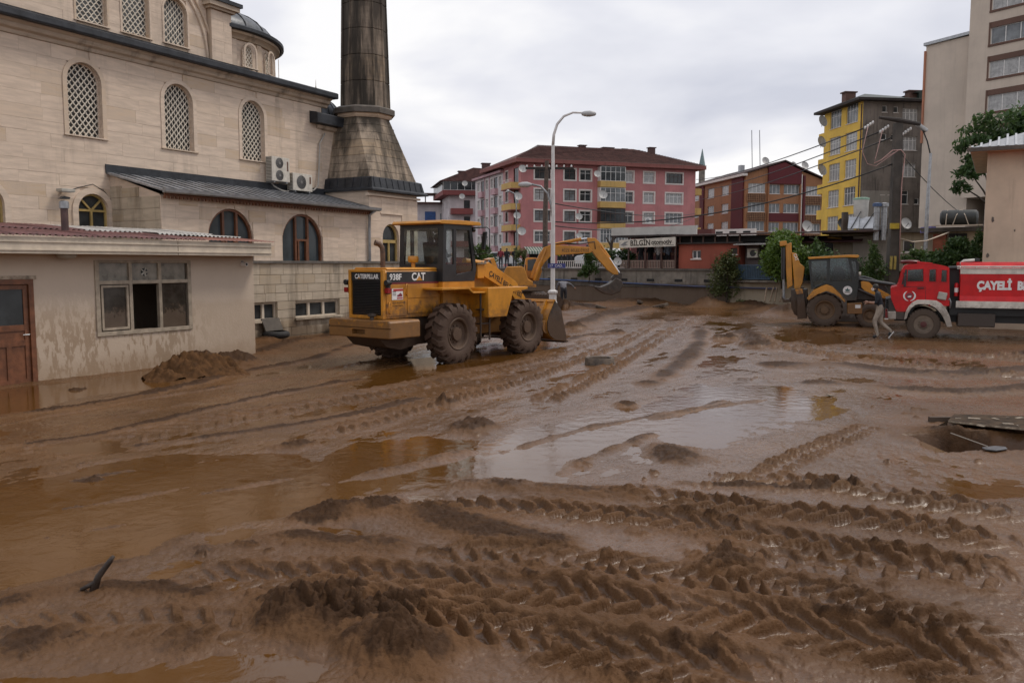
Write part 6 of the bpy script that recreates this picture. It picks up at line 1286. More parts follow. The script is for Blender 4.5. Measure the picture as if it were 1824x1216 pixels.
# ---- yellow and grey block
yb = thing('yellow_apartment_block', 'tall narrow apartment block with yellow front and grimy grey side wall', 'apartment block', (34.8, 85.2, 0), R(8))
yg = Facade(yb, (0, 0), 0, 0, 8.7, 0, 18.45)
for k, (x, z, w_, h_) in enumerate(((4.22, 16.5, 1.65, 1.35), (4.29, 13.75, 1.6, 1.35), (4.35, 11.1, 1.55, 1.38), (4.41, 8.4, .8, 1.35), (2.04, 17.42, .5, .64), (3.25, 17.4, .5, .6), (2.04, 14.73, .56, .6), (3.1, 14.7, .3, .6), (7.1, 17.0, .7, .6), (7.1, 12, .5, .6), (6.6, 9.3, .7, .6), (2.2, 9.3, .4, .4), (3.0, 9.3, .4, .4), (5.9, 8.4, .5, .6))): yg.win(x, z, w_, h_, WPVC, GLC if w_ > 1 else GLD, (3 if w_ > 1.2 else 0), .7 if w_ > .7 else 0, .0)
yg.wall(GREYP); yg.box('pale_patch', plaster('pale_grey_render', (.30, .27, .23), .5), .15, 3.4, -.03, -.005, 7.0, 9.7); core(yb, .2, 8.6, .3, 7.5, 0, 18.4, GREYP)
yl = Facade(yb, (0, 7.6), R(-90), 0, 7.6, 0, 18.5)
for r_ in range(5): z = 16.65 - r_ * 2.76; yl.win(7.6 - 3.12, z, 2.2, 1.85, WPVC, GLC if r_ % 3 else GLG, 3, .66, .0); yl.win(7.6 - 6.35, z, 2.25, 1.8, WPVC, rg.choice([GLC, GLG]), 3, .66, .0); yl.box('balcony', YELW, -1.5, .6, .2, 1.6, z - 1.1, z - .1)
yl.wall(YELW); yl.box('drain_pipe', mat('rusty_pipe', (.09, .05, .045)), 7.35, 7.45, -.1, 0, 4, 18.2)
MB().prism([(-.9, -.7), (9.6, -.7), (9.6, 8.3), (-.9, 8.3)], 18.45, 18.7, 'xy').build('eave', DKROOF, yb); MB().add([(-.9, -.7, 18.7), (9.6, -.7, 18.7), (9.6, 8.3, 18.7), (-.9, 8.3, 18.7), (2.2, 3.6, 19.9), (7, 3.6, 19.7)], [(0, 1, 5, 4), (1, 2, 5), (2, 3, 4, 5), (3, 0, 4)]).build('roof', GRNR, yb)
for x, y, z_, h_ in ((-.1, 3.2, 18.9, 1.0), (5.4, .8, 18.6, 1.1)): MB().box(x, x + 1.1, y, y + .8, z_, z_ + h_).box(x - .15, x + 1.25, y - .1, y + .9, z_ + h_, z_ + h_ + .12).build('chimney', plaster('brick_chimney2', (.13, .07, .055), .5), yb)
MB().prism([(6.2, 18.7), (9.0, 18.7), (9.2, 19.7), (8.2, 20.3), (5.6, 19.5), (6.2, 19.5)], .4, 3.4).build('roof_shed', GRNR, yb); MB().tube([(9.0, -.3, 6), (9.05, -.3, 16), (9.25, -.3, 16.6), (9.3, -.3, 19.8)], .16, 10).build('flue_pipe', mat('rusty_pipe', (.09, .05, .045)), yb, smooth=50); MB().box(9.0, 9.6, -.6, 0, 19.8, 20.2).build('flue_cap', mat('rusty_pipe', (.09, .05, .045)), yb)
for i, (u, v) in enumerate(((1464, 226), (1462, 263), (1463, 313))): dish(['highest satellite dish on the edge of the yellow block', 'second-highest satellite dish on the edge of the yellow block', 'lowest satellite dish on the edge of the yellow block'][i], at(u, v, 91), .62, R(30), R(15), None, .1)
nb_ = thing('grey_rear_building', 'dark grey rear building between grimy side wall and cream tower', 'building', at(1681, 470, 84) - Vector((0, 0, 2.4)), R(8))
nf = Facade(nb_, (0, 0), 0, 0, 4.5, 0, 12.3); nf.win(.6, 5.6, .9, 1.0, BFR, GLD, 0, 0); nf.win(1.0, 9.0, 2.2, 2.2, BFR, GLD, 2, 0); nf.wall(GREYP); core(nb_, .1, 4.5, .3, 5, 0, 12.2, GREYP); MB().box(-.1, 4.6, -.2, 5, 12.3, 12.5).build('roof', CONCD, nb_)
dish('satellite dish on the grey rear building beside the cream tower', at(1692, 282, 83), .8, R(40), R(20), None, .1); ac2 = thing('air_conditioner', 'air conditioner on the grey rear building beside the cream tower', 'air conditioner', at(1686, 322, 82.6), R(8)); MB().box(0, 1.1, -.4, 0, 0, .7).build('casing', mat('ac_casing', (.56, .52, .45)), ac2); MB().lathe([(0, -.41), (.26, -.41)], 16, (.45, 0, .35), 'y').build('fan', MATS['fan_dark'], ac2)

# ---- cream tower block
tb = thing('cream_tower_block', 'tall cream apartment tower with brown-banded windows at the right edge', 'apartment block', (38.2, 71, 0), R(-57))
tf = Facade(tb, (0, 0), 0, -.75, 14, 7.9, 27); BRN = plaster('brown_band', (.13, .07, .05), .2)
for r_ in range(5):
    z = 14.72 + (r_ - 1) * 2.68
    if z < 12: continue
    for x in (1.0, 7.5): tf.win(x, z, 4.6, 1.3, WPVC, GLC if r_ != 3 else GLG, 3, 0, 0, False); tf.box('lintel_band', BRN, x - .1, x + 4.7, .0, .3, z + 1.3, z + 1.75); tf.h.append((x - .1, x + 4.7, z + 1.3, z + 1.75)); tf.box('sill_band', BRN, x - .15, x + 4.75, -.08, .05, z - .18, z - .005); tf.box('jamb', BRN, x - .14, x - .02, -.04, .2, z - .0, z + 1.75)
tf.wall(CRM); core(tb, -.7, 14, .32, 12, 7.9, 27, CRM); sd_ = Facade(tb, (-.75, 12), R(-90), 0, 12, 7.9, 27); sd_.wall(CRM); core(tb, .6, 14, 1.2, 12, 0, 7.9, plaster('white_render', (.55, .52, .48), .3), 'ground_storey')
gf = Facade(tb, (0, 1.2), 0, .6, 14, 4, 7.9); gf.win(.9, 4.3, 1.8, 3.0, WPVC, GLD, 1, 0, 0, False, False, -.06)
core(tb, -5.0, -.8, .9, 12, 0, 21.4, CRM, 'wing'); MB().prism([(-5.15, 21.35), (-.6, 21.5), (-.6, 21.75), (-5.15, 21.6)], .7, 12).build('wing_roof', GALV, tb); MB().box(-5.1, -4.95, .75, .9, 13, 20.9).build('drain_pipe', plaster('salmon_pipe', (.4, .17, .1), .2), tb)

# ---- shops on the terrace
sh = thing('red_shop', 'low red-walled shop with rusty flat roof on the retaining wall', 'shop', WO, WA)
sf_ = Facade(sh, (0, .25), 0, 9.2, 13.0, 2.0, 3.56); sf_.win(10.05, 2.7, .58, .5, WPVC, GLD, 1, 0); sf_.win(12.5, 2.95, .4, .35, BFR, GLD, 0, 0); sf_.wall(RSHOP); core(sh, 9.22, 13, .5, 5.5, 2.0, 3.55, RSHOP)
MB().box(9.1, 13.3, .05, 5.6, 3.56, 3.64).build('string_course', DKROOF, sh); MB().box(9.2, 15.6, .45, 5.5, 3.64, 4.0).build('roof_gap_shade', DARK, sh); MB().prism([(-.2, 4.02), (-.2, 4.1), (5.8, 4.35), (5.8, 4.25)], 8.9, 20.5, 'yz').build('roof', mat('rusty_sheet', (.06, .035, .03), .8, .4, 2, .4, 10), sh)  # near-black block below the roof: shade of the gap put into its colour
for k in range(6): MB().box(9.3 + k * .75, 9.38 + k * .75, .1, .2, 3.64, 4.05).build('roof_post', BFR, sh)
MB().box(9.2, 13.0, .3, .6, 2.0, 2.25).build('plinth', CONCD, sh)
pr = thing('porch_house', 'narrow green-walled house porch with blue railing behind the round tree', 'house', WO, WA)
core(pr, 13.05, 17.2, 2.0, 6, 1.5, 3.9, plaster('green_render', (.16, .2, .1), .4)); MB().box(13.1, 13.9, .9, 2.0, 1.5, 3.6).build('side_wall', plaster('mauve_render', (.17, .13, .125), .4), pr); MB().box(12.9, 17.2, -.25, 2.2, 1.38, 1.5).build('porch_floor', CONC, pr); MB().prism([(-.3, 3.45), (-.3, 3.49), (2, 3.75), (2, 3.7)], 12.9, 15.2, 'yz').build('canopy', mat('pale_roof_sheet', (.42, .40, .37)), pr)
rl = MB().box(13.0, 17.1, -.24, -.2, 1.55, 1.6).box(13.0, 17.1, -.24, -.2, 2.3, 2.36)
for k in range(42): rl.box(13.0 + k * .1, 13.03 + k * .1, -.235, -.205, 1.6, 2.3)
rl.build('railing', mat('blue_steel', (.045, .085, .13), .5, .3, 4), pr); MB().box(13.05, 17.05, -.2, -.18, 1.6, 2.28).build('railing_sheet', mat('blue_sheet', (.04, .07, .10), .5, .35, 3), pr)
a3 = thing('air_conditioner', 'air conditioner on the mauve porch wall left of the round tree', 'air conditioner', rotW(13.35, .85, 2.75), WA); MB().box(0, .62, -.3, 0, 0, .5).build('casing', MATS['ac_casing'], a3); MB().lathe([(0, -.31), (.18, -.31)], 16, (.35, 0, .25), 'y').build('fan', MATS['fan_dark'], a3)
# terrace workshop with name board
tw_ = thing('workshop_terrace', 'open workshop terrace with white name board and slatted railing', 'workshop', WO, WA)
core(tw_, 3.2, 9.15, 4.5, 5, 2.03, 4.6, plaster('dark_red_render', (.13, .04, .035), .4), 'back_wall'); MB().box(4.6, 9.2, -.1, 5, 4.05, 4.15).build('roof', DKROOF, tw_)
sgn = MB().prism([(5.3, 3.38), (9.2, 3.44), (9.2, 3.98), (5.3, 3.86)], -.2, -.12).build('name_board', mat('board_white', (.62, .58, .5), .6, .12, 3, streak=.2), tw_); text('lettering', 'BİLGİN', .46, sgn, (6.1, -.206, 3.5), (R(90), R(-1), 0), DARKT, .003, 'LEFT', .9, .012); text('lettering', 'otomotiv', .4, sgn, (7.58, -.206, 3.56), (R(90), R(-1), 0), DARKT, .003, 'LEFT', .92, .01)
MB().box(7.7, 8.4, -.205, -.2, 3.49, 3.52).box(8.55, 9.1, -.205, -.2, 3.5, 3.53).build('underline', DARKT, sgn); MB().prism([(5.4, 3.55), (5.7, 3.75), (5.95, 3.78), (5.75, 3.62), (5.95, 3.55), (5.6, 3.5)], -.206, -.2).build('logo_mark', mat('grey_print', (.2, .2, .2), .5), sgn)
for x in (5.8, 7.0, 8.1, 9.05): MB().box(x, x + .09, .0, .09, 2.1, 4.05).build('post', BFR, tw_)
def railing(parent, x0_, x1_, y, m, z0_=2.14, z1_=2.62, pitch=.11):
    r = MB().box(x0_, x1_, y, y + .04, z1_ - .05, z1_).box(x0_, x1_, y, y + .04, z0_, z0_ + .04).build('railing', m, parent); k = x0_; n = 0; me_ = None
    while k < x1_:
        if me_ is None: me_ = MB().box(0, .055, y - .012, y - .0, z0_ + .02, z1_ - .02).mesh('slat', m)
        inst('slat', me_, r, (k, 0, 0)); k += pitch
railing(tw_, 5.2, 9.1, .1, mat('pinkish_slats', (.27, .19, .15), .6, .2, 4)); MB().box(3.0, 9.2, 2.4, 2.5, 4.15, 4.75).build('upper_screen', mat('pale_screen', (.5, .48, .44), .6, .1, 2), tw_)
fe = thing('white_fence', 'low white slatted fence on the retaining wall behind the excavator boom', 'fence', WO, WA); railing(fe, .3, 5.1, .1, mat('white_slats', (.55, .51, .47), .6, .15, 4), pitch=.16)
wbk = thing('long_white_parapet', 'long white roof parapet with dark vents behind the red shop', 'parapet', WO, WA); MB().box(5.6, 10.0, 9, 9.3, 2, 4.75).build('parapet_wall', SURR, wbk)
for k in range(4): MB().box(6.2 + k, 6.7 + k, 8.97, 9.0, 4.4, 4.6).build('vent', DARK, wbk)
# rendered row on the right, its roof clutter
rr_ = thing('rendered_row_building', 'low beige rendered building with flat concrete roof behind the fire truck', 'building', WO, WA)
rf_ = Facade(rr_, (0, 2), 0, 17.4, 26, 0, 4.0); rf_.win(21.2, 3.0, .6, .62, WPVC, GLD, 0, 0); rf_.wall(BGE); core(rr_, 17.4, 26, 2.3, 8, 0, 4.0, BGE); MB().box(17.2, 26.2, 1.5, 8.2, 4.0, 4.2).build('roof_slab', CONCD, rr_)
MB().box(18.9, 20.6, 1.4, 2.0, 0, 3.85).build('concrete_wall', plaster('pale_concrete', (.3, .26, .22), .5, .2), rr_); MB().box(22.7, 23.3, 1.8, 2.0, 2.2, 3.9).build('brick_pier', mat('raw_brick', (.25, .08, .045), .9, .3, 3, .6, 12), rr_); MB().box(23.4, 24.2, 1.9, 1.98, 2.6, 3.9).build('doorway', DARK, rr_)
MB().prism([(1.0, 3.55), (1.0, 3.6), (2.2, 3.95), (2.2, 3.88)], 15.3, 19.4, 'yz').build('canopy', mat('maroon_sheet', (.085, .03, .035), .7, .3, 3), rr_)
for k, (x, w_, m_) in enumerate(((15.4, .9, PALES), (17.6, .7, mat('yellow_board', (.38, .2, .03), .7, .2, 4)), (16.6, .5, PALES))): MB().obox((x + w_ / 2, 1.3, 3.78 + .02 * k), (w_, .35, .03), (R(15), R(4 * k), R(20))).build('loose_sheet', m_, rr_)
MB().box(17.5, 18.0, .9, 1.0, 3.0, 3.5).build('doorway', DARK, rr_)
for i, u in enumerate((1560, 1573)):
    b_ = at(u, 428, 43.2); t = thing('metal_chimney', ['galvanised chimney pipe on the flat roof, left of the pair', 'galvanised chimney pipe on the flat roof, right of the pair'][i], 'chimney', b_, 0, 'galvanised chimneys'); h_ = at(u, 368, 43.2).z - b_.z
    MB().tube([(0, 0, 0), (0, 0, h_)], .14, 14).build('pipe', GALV, t, smooth=50); MB().lathe([(.22, 0), (.22, .16), (.05, .2)], 16, (0, 0, h_)).build('cowl', GALV if i else mat('blue_cap', (.06, .1, .2), .5), t, smooth=40)
    for z_ in (h_ * .4, h_ * .8): MB().lathe([(.15, 0), (.155, .03), (.15, .06)], 14, (0, 0, z_)).build('band', GREYM, t)
for i, (u0, u1) in enumerate(((1510, 1528), (1530, 1553))):
    a_, b_ = at(u0, 407, 44.5), at(u1, 407, 44.5); t = thing('solar_panel', ['pale tilted solar panel beside the concrete post on the flat roof', 'pale tilted solar panel beside the metal chimneys'][i], 'solar panel', a_, R(-20), 'solar panels')
    w_ = (b_ - a_).length; MB().add([(0, 0, 0), (w_, 0, 0), (w_ + .05, .5, .62), (.05, .5, .62), (0, .03, -.03), (w_, .03, -.03), (w_ + .05, .53, .59), (.05, .53, .59)], [(0, 1, 2, 3), (4, 5, 6, 7), (0, 1, 5, 4), (1, 2, 6, 5), (2, 3, 7, 6), (3, 0, 4, 7)]).build('panel', mat('panel_face', (.45, .47, .5), .25, .15, 2), t); MB().tube([(w_, .5, 0), (w_ + .05, .5, .6)], .02, 5).tube([(.0, .5, 0), (.05, .5, .6)], .02, 5).tube([(w_ * .3, -.02, .0), (w_ + .1, .6, .9)], .025, 5).build('stand', BLK, t)
t = thing('water_barrel', 'white plastic water barrel with green rim on the roof', 'barrel', at(1533, 392, 45.2)); MB().lathe([(.3, 0), (.36, .1), (.38, .9), (.4, 1.05)], 24).build('drum', mat('white_plastic', (.58, .57, .53), .5, .1, 3, streak=.3), t, smooth=40); MB().lathe([(.41, 1.05), (.41, 1.15), (.3, 1.18), (0, 1.18)], 24).build('lid', mat('green_plastic', (.25, .4, .3), .5, .1, 3), t, smooth=40)
t = thing('oil_tank', 'dark cylindrical tank strapped with white rope on the flat roof', 'tank', at(1673, 403, 42.2), R(-30)); MB().lathe([(0, 0), (.25, .02), (.36, .1), (.38, .2), (.38, 1.5), (.36, 1.6), (.25, 1.68), (0, 1.7)], 28, (0, 0, .4), 'x').build('shell', mat('dark_tank', (.035, .038, .036), .5, .3, 3, streak=.3), t, smooth=40)
for x, x2 in ((.35, .3), (.9, .6), (.95, 1.3)): MB().tube([(x, -.1, .78), (x * .5 + x2 * .5, -.4, .5), (x2, -.42, 0)], .022, 6).build('rope', mat('pale_rope', (.5, .42, .33), .8, .1, 5), t)
MB().box(-.3, 1.9, -.42, -.34, -.02, .04).build('cradle', mat('pale_rope', (.5, .42, .33)), t)
bn = tag(MB().add([at(1640, 405, 42.9), at(1667, 402, 42.5), at(1668, 413, 42.5), at(1639, 415, 42.9)] + [p + Vector((.01, .03, 0)) for p in (at(1640, 405, 42.9), at(1667, 402, 42.5), at(1668, 413, 42.5), at(1639, 415, 42.9))], [(0, 1, 2, 3), (7, 6, 5, 4), (0, 4, 5, 1), (2, 6, 7, 3)]).build('banner', mat('purple_banner', (.2, .18, .42), .7, .5, 4)), 'small purple and white banner hanging on the flat roof edge', 'banner')
for i, (u, v, Y, r_, m_) in enumerate(((1437, 405, 46.5, .33, None), (1613, 400, 43, .3, None), (1499, 400, 46, .28, 'd'), (1100, 467, 51.5, .26, None))): dish(['large white satellite dish on the shop roof behind the round tree', 'white half-hidden dish on the flat roof right of the concrete pole', 'dark satellite dish beside the concrete post on the shop roof', 'white satellite dish on the retaining wall beside the excavator stick'][i], at(u, v, Y) - Vector((0, 0, r_ * .75)), r_, R(15), R(18), BLK if m_ else None, .05)
tag(MB().box(-.13, .13, -.13, .13, 0, .95).build('roof_post', CONCD, loc=at(1504, 410, 45.5)), 'short concrete post on the roof beside the solar panel', 'post')
# house at the right edge
rh = thing('cream_house', 'plain cream house with ribbed metal roof behind the fire truck tank', 'house', (17.14, 31, 0), R(-30))
core(rh, .08, 9, 0, 8, 0, 6.48, plaster('cream_plaster', (.55, .45, .33), .25, .15), 'wall'); MB().prism([(-.55, 6.42), (.2, 6.5), (8, 6.5), (8, 6.42)], -.45, 9.5, 'yz').build('soffit', CREAMF, rh); MB().add([(-.5, -.6, 6.52), (9.5, -.6, 6.52), (9.5, 4, 7.9), (2.5, 4, 7.9), (-.5, 8.5, 6.52)], [(0, 1, 2, 3), (0, 3, 4)]).build('roof', GALV, rh)
mb = MB()
for k in range(36): mb.obox((-.4 + k * .27, .55 if k > 3 else -.5 + k * .28, 6.88 if k > 3 else 6.57 + k * .08), (.07, 2.4 if k > 3 else .3 + k * .5, .06), (math.atan(.3), 0, 0))
mb.build('roof_rib', mat('light_rib', (.45, .46, .47), .4, .1, 5, metal=.3), rh); MB().box(-.55, 9.5, -.66, -.58, 6.4, 6.54).build('gutter', CONCD, rh)
for x, z_, s in ((.35, 4.0, .12), (1.05, 3.6, .07), (.25, 2.7, .13)): MB().prism([(x + s * (.5 + .6 * rg.random()) * math.cos(k * .7) * .5, z_ + s * (.5 + .6 * rg.random()) * math.sin(k * .7)) for k in range(9)], -.012, -.004).build('plaster_scar', mat('plaster_scar', (.14, .12, .1), .9, .4, 12), rh)
# far mosque spire
sp_ = thing('far_minaret_spire', 'tiny grey minaret spire beyond the pink block\'s right end', 'spire', (at(1247, 470, 220).x, 220, 0)); MB().lathe([(.8, 0), (.8, 27)], 12).build('shaft', CONC, sp_); MB().lathe([(1.0, 27), (.9, 27.3), (.05, 31.8)], 12).build('cone', mat('verdigris', (.16, .22, .22), .6, .2, 3), sp_, smooth=40)
sb2 = thing('brick_roof_house', 'old brick house top behind the pink block\'s right end', 'house', (at(1238, 470, 150).x, 150, 0)); core(sb2, 0, 7, 0, 6, 2, 14.6, plaster('mossy_brick', (.12, .10, .08), .7, .4)); MB().box(-.3, 4.5, -.3, 6, 14.6, 15.0).build('roof', DKROOF, sb2); MB().prism([(4.5, 14.2), (9.5, 14.2), (7.5, 15.4)], -.5, 5).build('gable_roof', DKROOF, sb2)
# ================================================================ trees and shrubs, poles, small things, people
LEAF1 = leafmat('leaf_bright', (.05, .095, .012), (.12, .19, .03)); LEAF2 = leafmat('leaf_dark', (.026, .062, .018), (.075, .13, .036)); LEAF3 = leafmat('leaf_dry', (.05, .075, .02), (.13, .14, .045)); LEAF4 = leafmat('leaf_mid', (.03, .065, .014), (.08, .13, .03)); BARK = mat('bark', (.06, .045, .035), .9, .3, 8, .6, 30)
def crown(name, m, parent, clumps, n, size, seed, droop=0., aspect=1.9):
    """leaf-sized faces spread through uneven clumps (x,y,z,rx,ry,rz)"""
    r = random.Random(seed); mb = MB(); tot = sum(c[3] * c[4] * c[5] for c in clumps) ** .5
    wts = [(c[3] * c[4] * c[5]) ** .6 for c in clumps]; sw = sum(wts)
    for c, wt in zip(clumps, wts):
        subs = []
        for k in range(14):
            d = Vector((r.gauss(0, 1), r.gauss(0, 1), r.gauss(0, 1))).normalized() * r.uniform(.45, 1); subs.append(d)
        for k in range(int(n * wt / sw)):
            d = r.choice(subs) + Vector((r.gauss(0, .2), r.gauss(0, .2), r.gauss(0, .2)))
            p = Vector((c[0] + d.x * c[3], c[1] + d.y * c[4], c[2] + d.z * c[5])); s = size * r.uniform(.6, 1.35)
            e = Euler((r.uniform(-1.1, 1.1), r.uniform(-1.1, 1.1) + droop, r.uniform(0, 6.28))).to_matrix(); a = e @ Vector((s * aspect / 2, 0, 0)); b = e @ Vector((0, s / 2, 0)); q = e @ Vector((0, 0, s * .18))
            mb.add([p - a, p - b * .9 + q, p + a, p + b * .9 + q], [(0, 1, 2), (0, 2, 3)])
    return mb.build(name, m, parent, fix=False)
def trunk(parent, base, top, r0, r1, limbs, seed, m=None):
    r = random.Random(seed); mb = MB(); b, t = Vector(base), Vector(top); mb.tube([b, b.lerp(t, .5) + Vector((r.uniform(-.05, .05), r.uniform(-.05, .05), 0)), t], [r0, (r0 + r1) / 2, r1], 8)
    for l in limbs: s = b.lerp(t, r.uniform(.55, 1)); e = Vector(l); mb.tube([s, s.lerp(e, .5) + Vector((0, 0, .1)), e], [r1 * .7, r1 * .45, r1 * .2], 6)
    return mb.build('trunk', m or BARK, parent, smooth=True)
def tree(name, label, cat, loc, h, clumps, n, leaf, m, seed, r0=.1, limbs=None, group=None, droop=0.):
    t = thing(name, label, cat, loc, 0, group); top = (0, 0, h); trunk(t, (0, 0, -.3), top, r0, r0 * .6, [(c[0], c[1], c[2]) for c in clumps], seed); crown('crown', m, t, clumps, n, leaf, seed, droop); return t
c_ = at(1395, 470, 44); tree('globe_tree', 'round-headed bright green tree behind the backhoe arm', 'tree', (c_.x, 44, 1.4), 1.2, [(0, 0, 1.55, 1.15, 1.1, 1.05), (-.55, -.2, 1.1, .7, .7, .7), (.6, 0, 1.2, .75, .7, .75), (0, -.3, 2.1, .7, .7, .5), (.1, -.1, .6, .9, .8, .5)], 6500, .105, LEAF1, 3)
c_ = gp(1268, 541); tree('roadside_shrub', 'loose olive-green shrub half buried in mud by the wall', 'shrub', (c_.x, 47.5, .1), 1.0, [(0, 0, 1.7, .8, .8, .9), (-.45, 0, 1.1, .6, .6, .7), (.4, .1, 1.3, .6, .6, .8), (.1, 0, 2.5, .5, .5, .6), (-.3, 0, 2.2, .45, .4, .6), (.45, 0, 2.2, .45, .4, .6)], 3600, .085, LEAF3, 5, .06)
tree('conifer_shrub', 'small pointed green shrub left of the backhoe cab roof', 'shrub', at(1455, 490, 44), .6, [(0, 0, .6, .5, .5, .7), (0, 0, 1.1, .38, .38, .6), (0, 0, 1.6, .2, .2, .45)], 1500, .08, LEAF4, 7, .05, group='pointed shrubs')
tree('conifer_shrub', 'pointed green shrub behind the backhoe\'s engine hood', 'shrub', at(1554, 505, 38), .6, [(0, 0, .5, .5, .5, .7), (0, 0, 1.0, .4, .4, .6), (-.05, 0, 1.45, .22, .22, .45)], 1700, .075, LEAF4, 8, .05, group='pointed shrubs')
tree('conifer_shrub', 'pointed dark shrub left of the cream house', 'shrub', at(1740, 480, 36), .6, [(0, 0, .5, .4, .4, .6), (0, 0, 1.0, .3, .3, .55), (0, 0, 1.35, .15, .15, .4)], 1300, .07, LEAF2, 9, .05, group='pointed shrubs')
tree('leafy_bush', 'low green bush beside the concrete utility pole', 'bush', at(1632, 475, 38), .4, [(0, 0, .45, .6, .5, .45), (.4, 0, .3, .5, .4, .35)], 1500, .08, LEAF4, 10, .04, group='bushes behind the fire truck')
tree('leafy_bush', 'broad dark-leaved bush above the fire truck cab', 'bush', at(1690, 485, 37), .5, [(0, 0, .5, .8, .6, .6), (.6, 0, .8, .6, .5, .5), (-.6, .1, .3, .6, .5, .5), (.3, 0, 1.15, .45, .4, .4)], 3200, .1, LEAF2, 11, .05, group='bushes behind the fire truck')
tree('leafy_bush', 'dark hedge mass behind the backhoe cab', 'bush', at(1500, 500, 43), .5, [(0, 0, .7, 1.2, .5, .7), (-1.2, 0, .9, .7, .5, .8), (.8, 0, .5, .8, .5, .7)], 2600, .09, LEAF2, 12, .05, group='bushes behind the fire truck')
tree('leafy_tree', 'dark-leaved tree reaching over the cream house roof at the right edge', 'tree', (25.6, 45, 2), 5.0, [(0, 0, 7.6, 1.6, 1.3, .9), (-1.3, 0, 6.6, .9, .8, .6), (1.2, 0, 7.0, 1.4, 1.2, 1.0), (-1.6, -.2, 5.2, .6, .6, .5), (-.9, 0, 5.8, .9, .8, .6), (-1.9, 0, 4.5, .5, .5, .35), (.3, 0, 6.0, 1.2, 1, .8), (2, 0, 8, 1.2, 1.2, .8)], 5200, .16, LEAF2, 13, .16, droop=.4)
tree('small_tree', 'bright green bushy tree behind the loader cab and mirror', 'tree', at(856, 500, 40), 1.0, [(0, 0, 1.1, .55, .5, .55), (-.3, 0, .8, .4, .4, .4), (.35, 0, .9, .4, .4, .45), (0, 0, 1.45, .35, .35, .3)], 2600, .075, LEAF4, 14, .05)
tree('climbing_vine', 'green vine spilling over the white fence behind the boom', 'vine', at(1049, 494, 53), .3, [(0, 0, .6, .5, .3, .6), (.1, 0, 1.2, .45, .3, .5), (-.3, 0, .3, .35, .25, .4)], 1700, .095, LEAF4, 15, .03, group='vines on the retaining wall')
tree('climbing_vine', 'green vine below the name board left of the terrace', 'vine', at(1092, 480, 54.5), .4, [(0, 0, .7, 1.3, .4, .45), (.9, 0, .9, .6, .4, .4), (-.9, 0, .9, .6, .4, .5)], 1700, .1, LEAF2, 16, .03, group='vines on the retaining wall')
tree('roadside_shrub', 'thin yellow-green shrub left of the excavator cab', 'shrub', at(928, 480, 62), .5, [(0, 0, .7, .4, .4, .6), (.3, 0, 1.2, .3, .3, .4), (-.2, 0, 1.3, .25, .25, .4)], 900, .09, LEAF3, 17, .03)
t = thing('bare_tree', 'dark bare tree stump with forked limbs beside the name board', 'tree', at(1090, 480, 56)); MB().tube([(0, 0, 0), (-.1, 0, .9), (-.05, 0, 1.7), (.15, 0, 2.4)], [.16, .13, .1, .05], 8).build('trunk', BARK, t, smooth=True); MB().tube([(-.05, 0, 1.5), (-.4, 0, 2.1)], [.08, .04], 6).tube([(0, 0, 1.9), (.5, 0, 2.3)], [.06, .03], 6).build('limb', BARK, t)
t = thing('fallen_branch', 'small dead branch lying in the mud under the shrub', 'branch', (gp(1290, 545).x, 46.5, .12)); MB().tube([(0, 0, 0), (.4, -.1, .15), (.8, -.1, .1)], .025, 5).tube([(.3, 0, .1), (.5, 0, .4)], .015, 5).build('stick', BARK, t); crown('leaf', LEAF3, t, [(.5, 0, .2, .4, .2, .15)], 90, .08, 4)

# ---------------------------------------------------------------- lamp posts, poles, wires
lp = thing('street_lamp', 'white curved street lamp with a lower grey arm in front of the pink block', 'street lamp', (2.03, 42, 0))
WP = mat('white_pole', (.66, .64, .62), .5, .1, 3, streak=.25)
MB().tube([(0, 0, .2), (0, 0, 4.5), (-.02, 0, 8.2)], [.115, .1, .075], 14).build('pole', WP, lp, smooth=50); MB().lathe([(.24, -.2), (.24, .5), (.2, .56), (.2, .9), (.26, .96), (.26, 1.05), (.14, 1.12)], 8, phase=.39).build('plinth', WP, lp)
MB().tube([(-.02, 0, 8.2), (.02, 0, 8.7), (.18, 0, 9.2), (.5, 0, 9.58), (.95, 0, 9.76), (1.5, 0, 9.74)], [.075, .07, .065, .06, .05, .045], 10).build('arm', WP, lp, smooth=True)
hd = MB().lathe([(0, -.36), (.08, -.34), (.13, -.2), (.15, .05), (.1, .3), (.045, .36)], 16, (1.72, 0, 9.7), 'x').build('lamp_head', mat('lamp_head_grey', (.42, .42, .42), .4, .1, 3), lp, smooth=True); MB().lathe([(0, -.05), (.12, -.02), (.14, .02)], 16, (1.66, 0, 9.6), 'z').build('lens', GLC, hd)
MB().tube([(-.06, 0, 4.75), (-.1, 0, 5.3), (-.28, 0, 5.85), (-.62, 0, 6.2), (-1.1, 0, 6.3)], .055, 10).build('lower_arm', GREYM, lp, smooth=True); MB().lathe([(0, -.34), (.07, -.33), (.13, -.15), (.14, .1), (.06, .32)], 16, (-1.38, 0, 6.28), 'x').build('lamp_head', MATS['lamp_head_grey'], lp, smooth=True)
sgp = MB().box(-.26, .62, -.14, -.12, 2.2, 2.42).build('street_sign', mat('blue_sign', (.03, .04, .2), .4, .1, 3), lp); text('lettering', '17  CAD.', .17, sgp, (-.18, -.142, 2.25), (R(90), 0, 0), WHT, .002)
cpz = thing('utility_pole', 'tall concrete utility pole with heavy wooden crossarm and insulators', 'utility pole', (17.1, 38, 0)); WOODD = mat('dark_timber', (.035, .028, .024), .85, .3, 5, .5, 20)
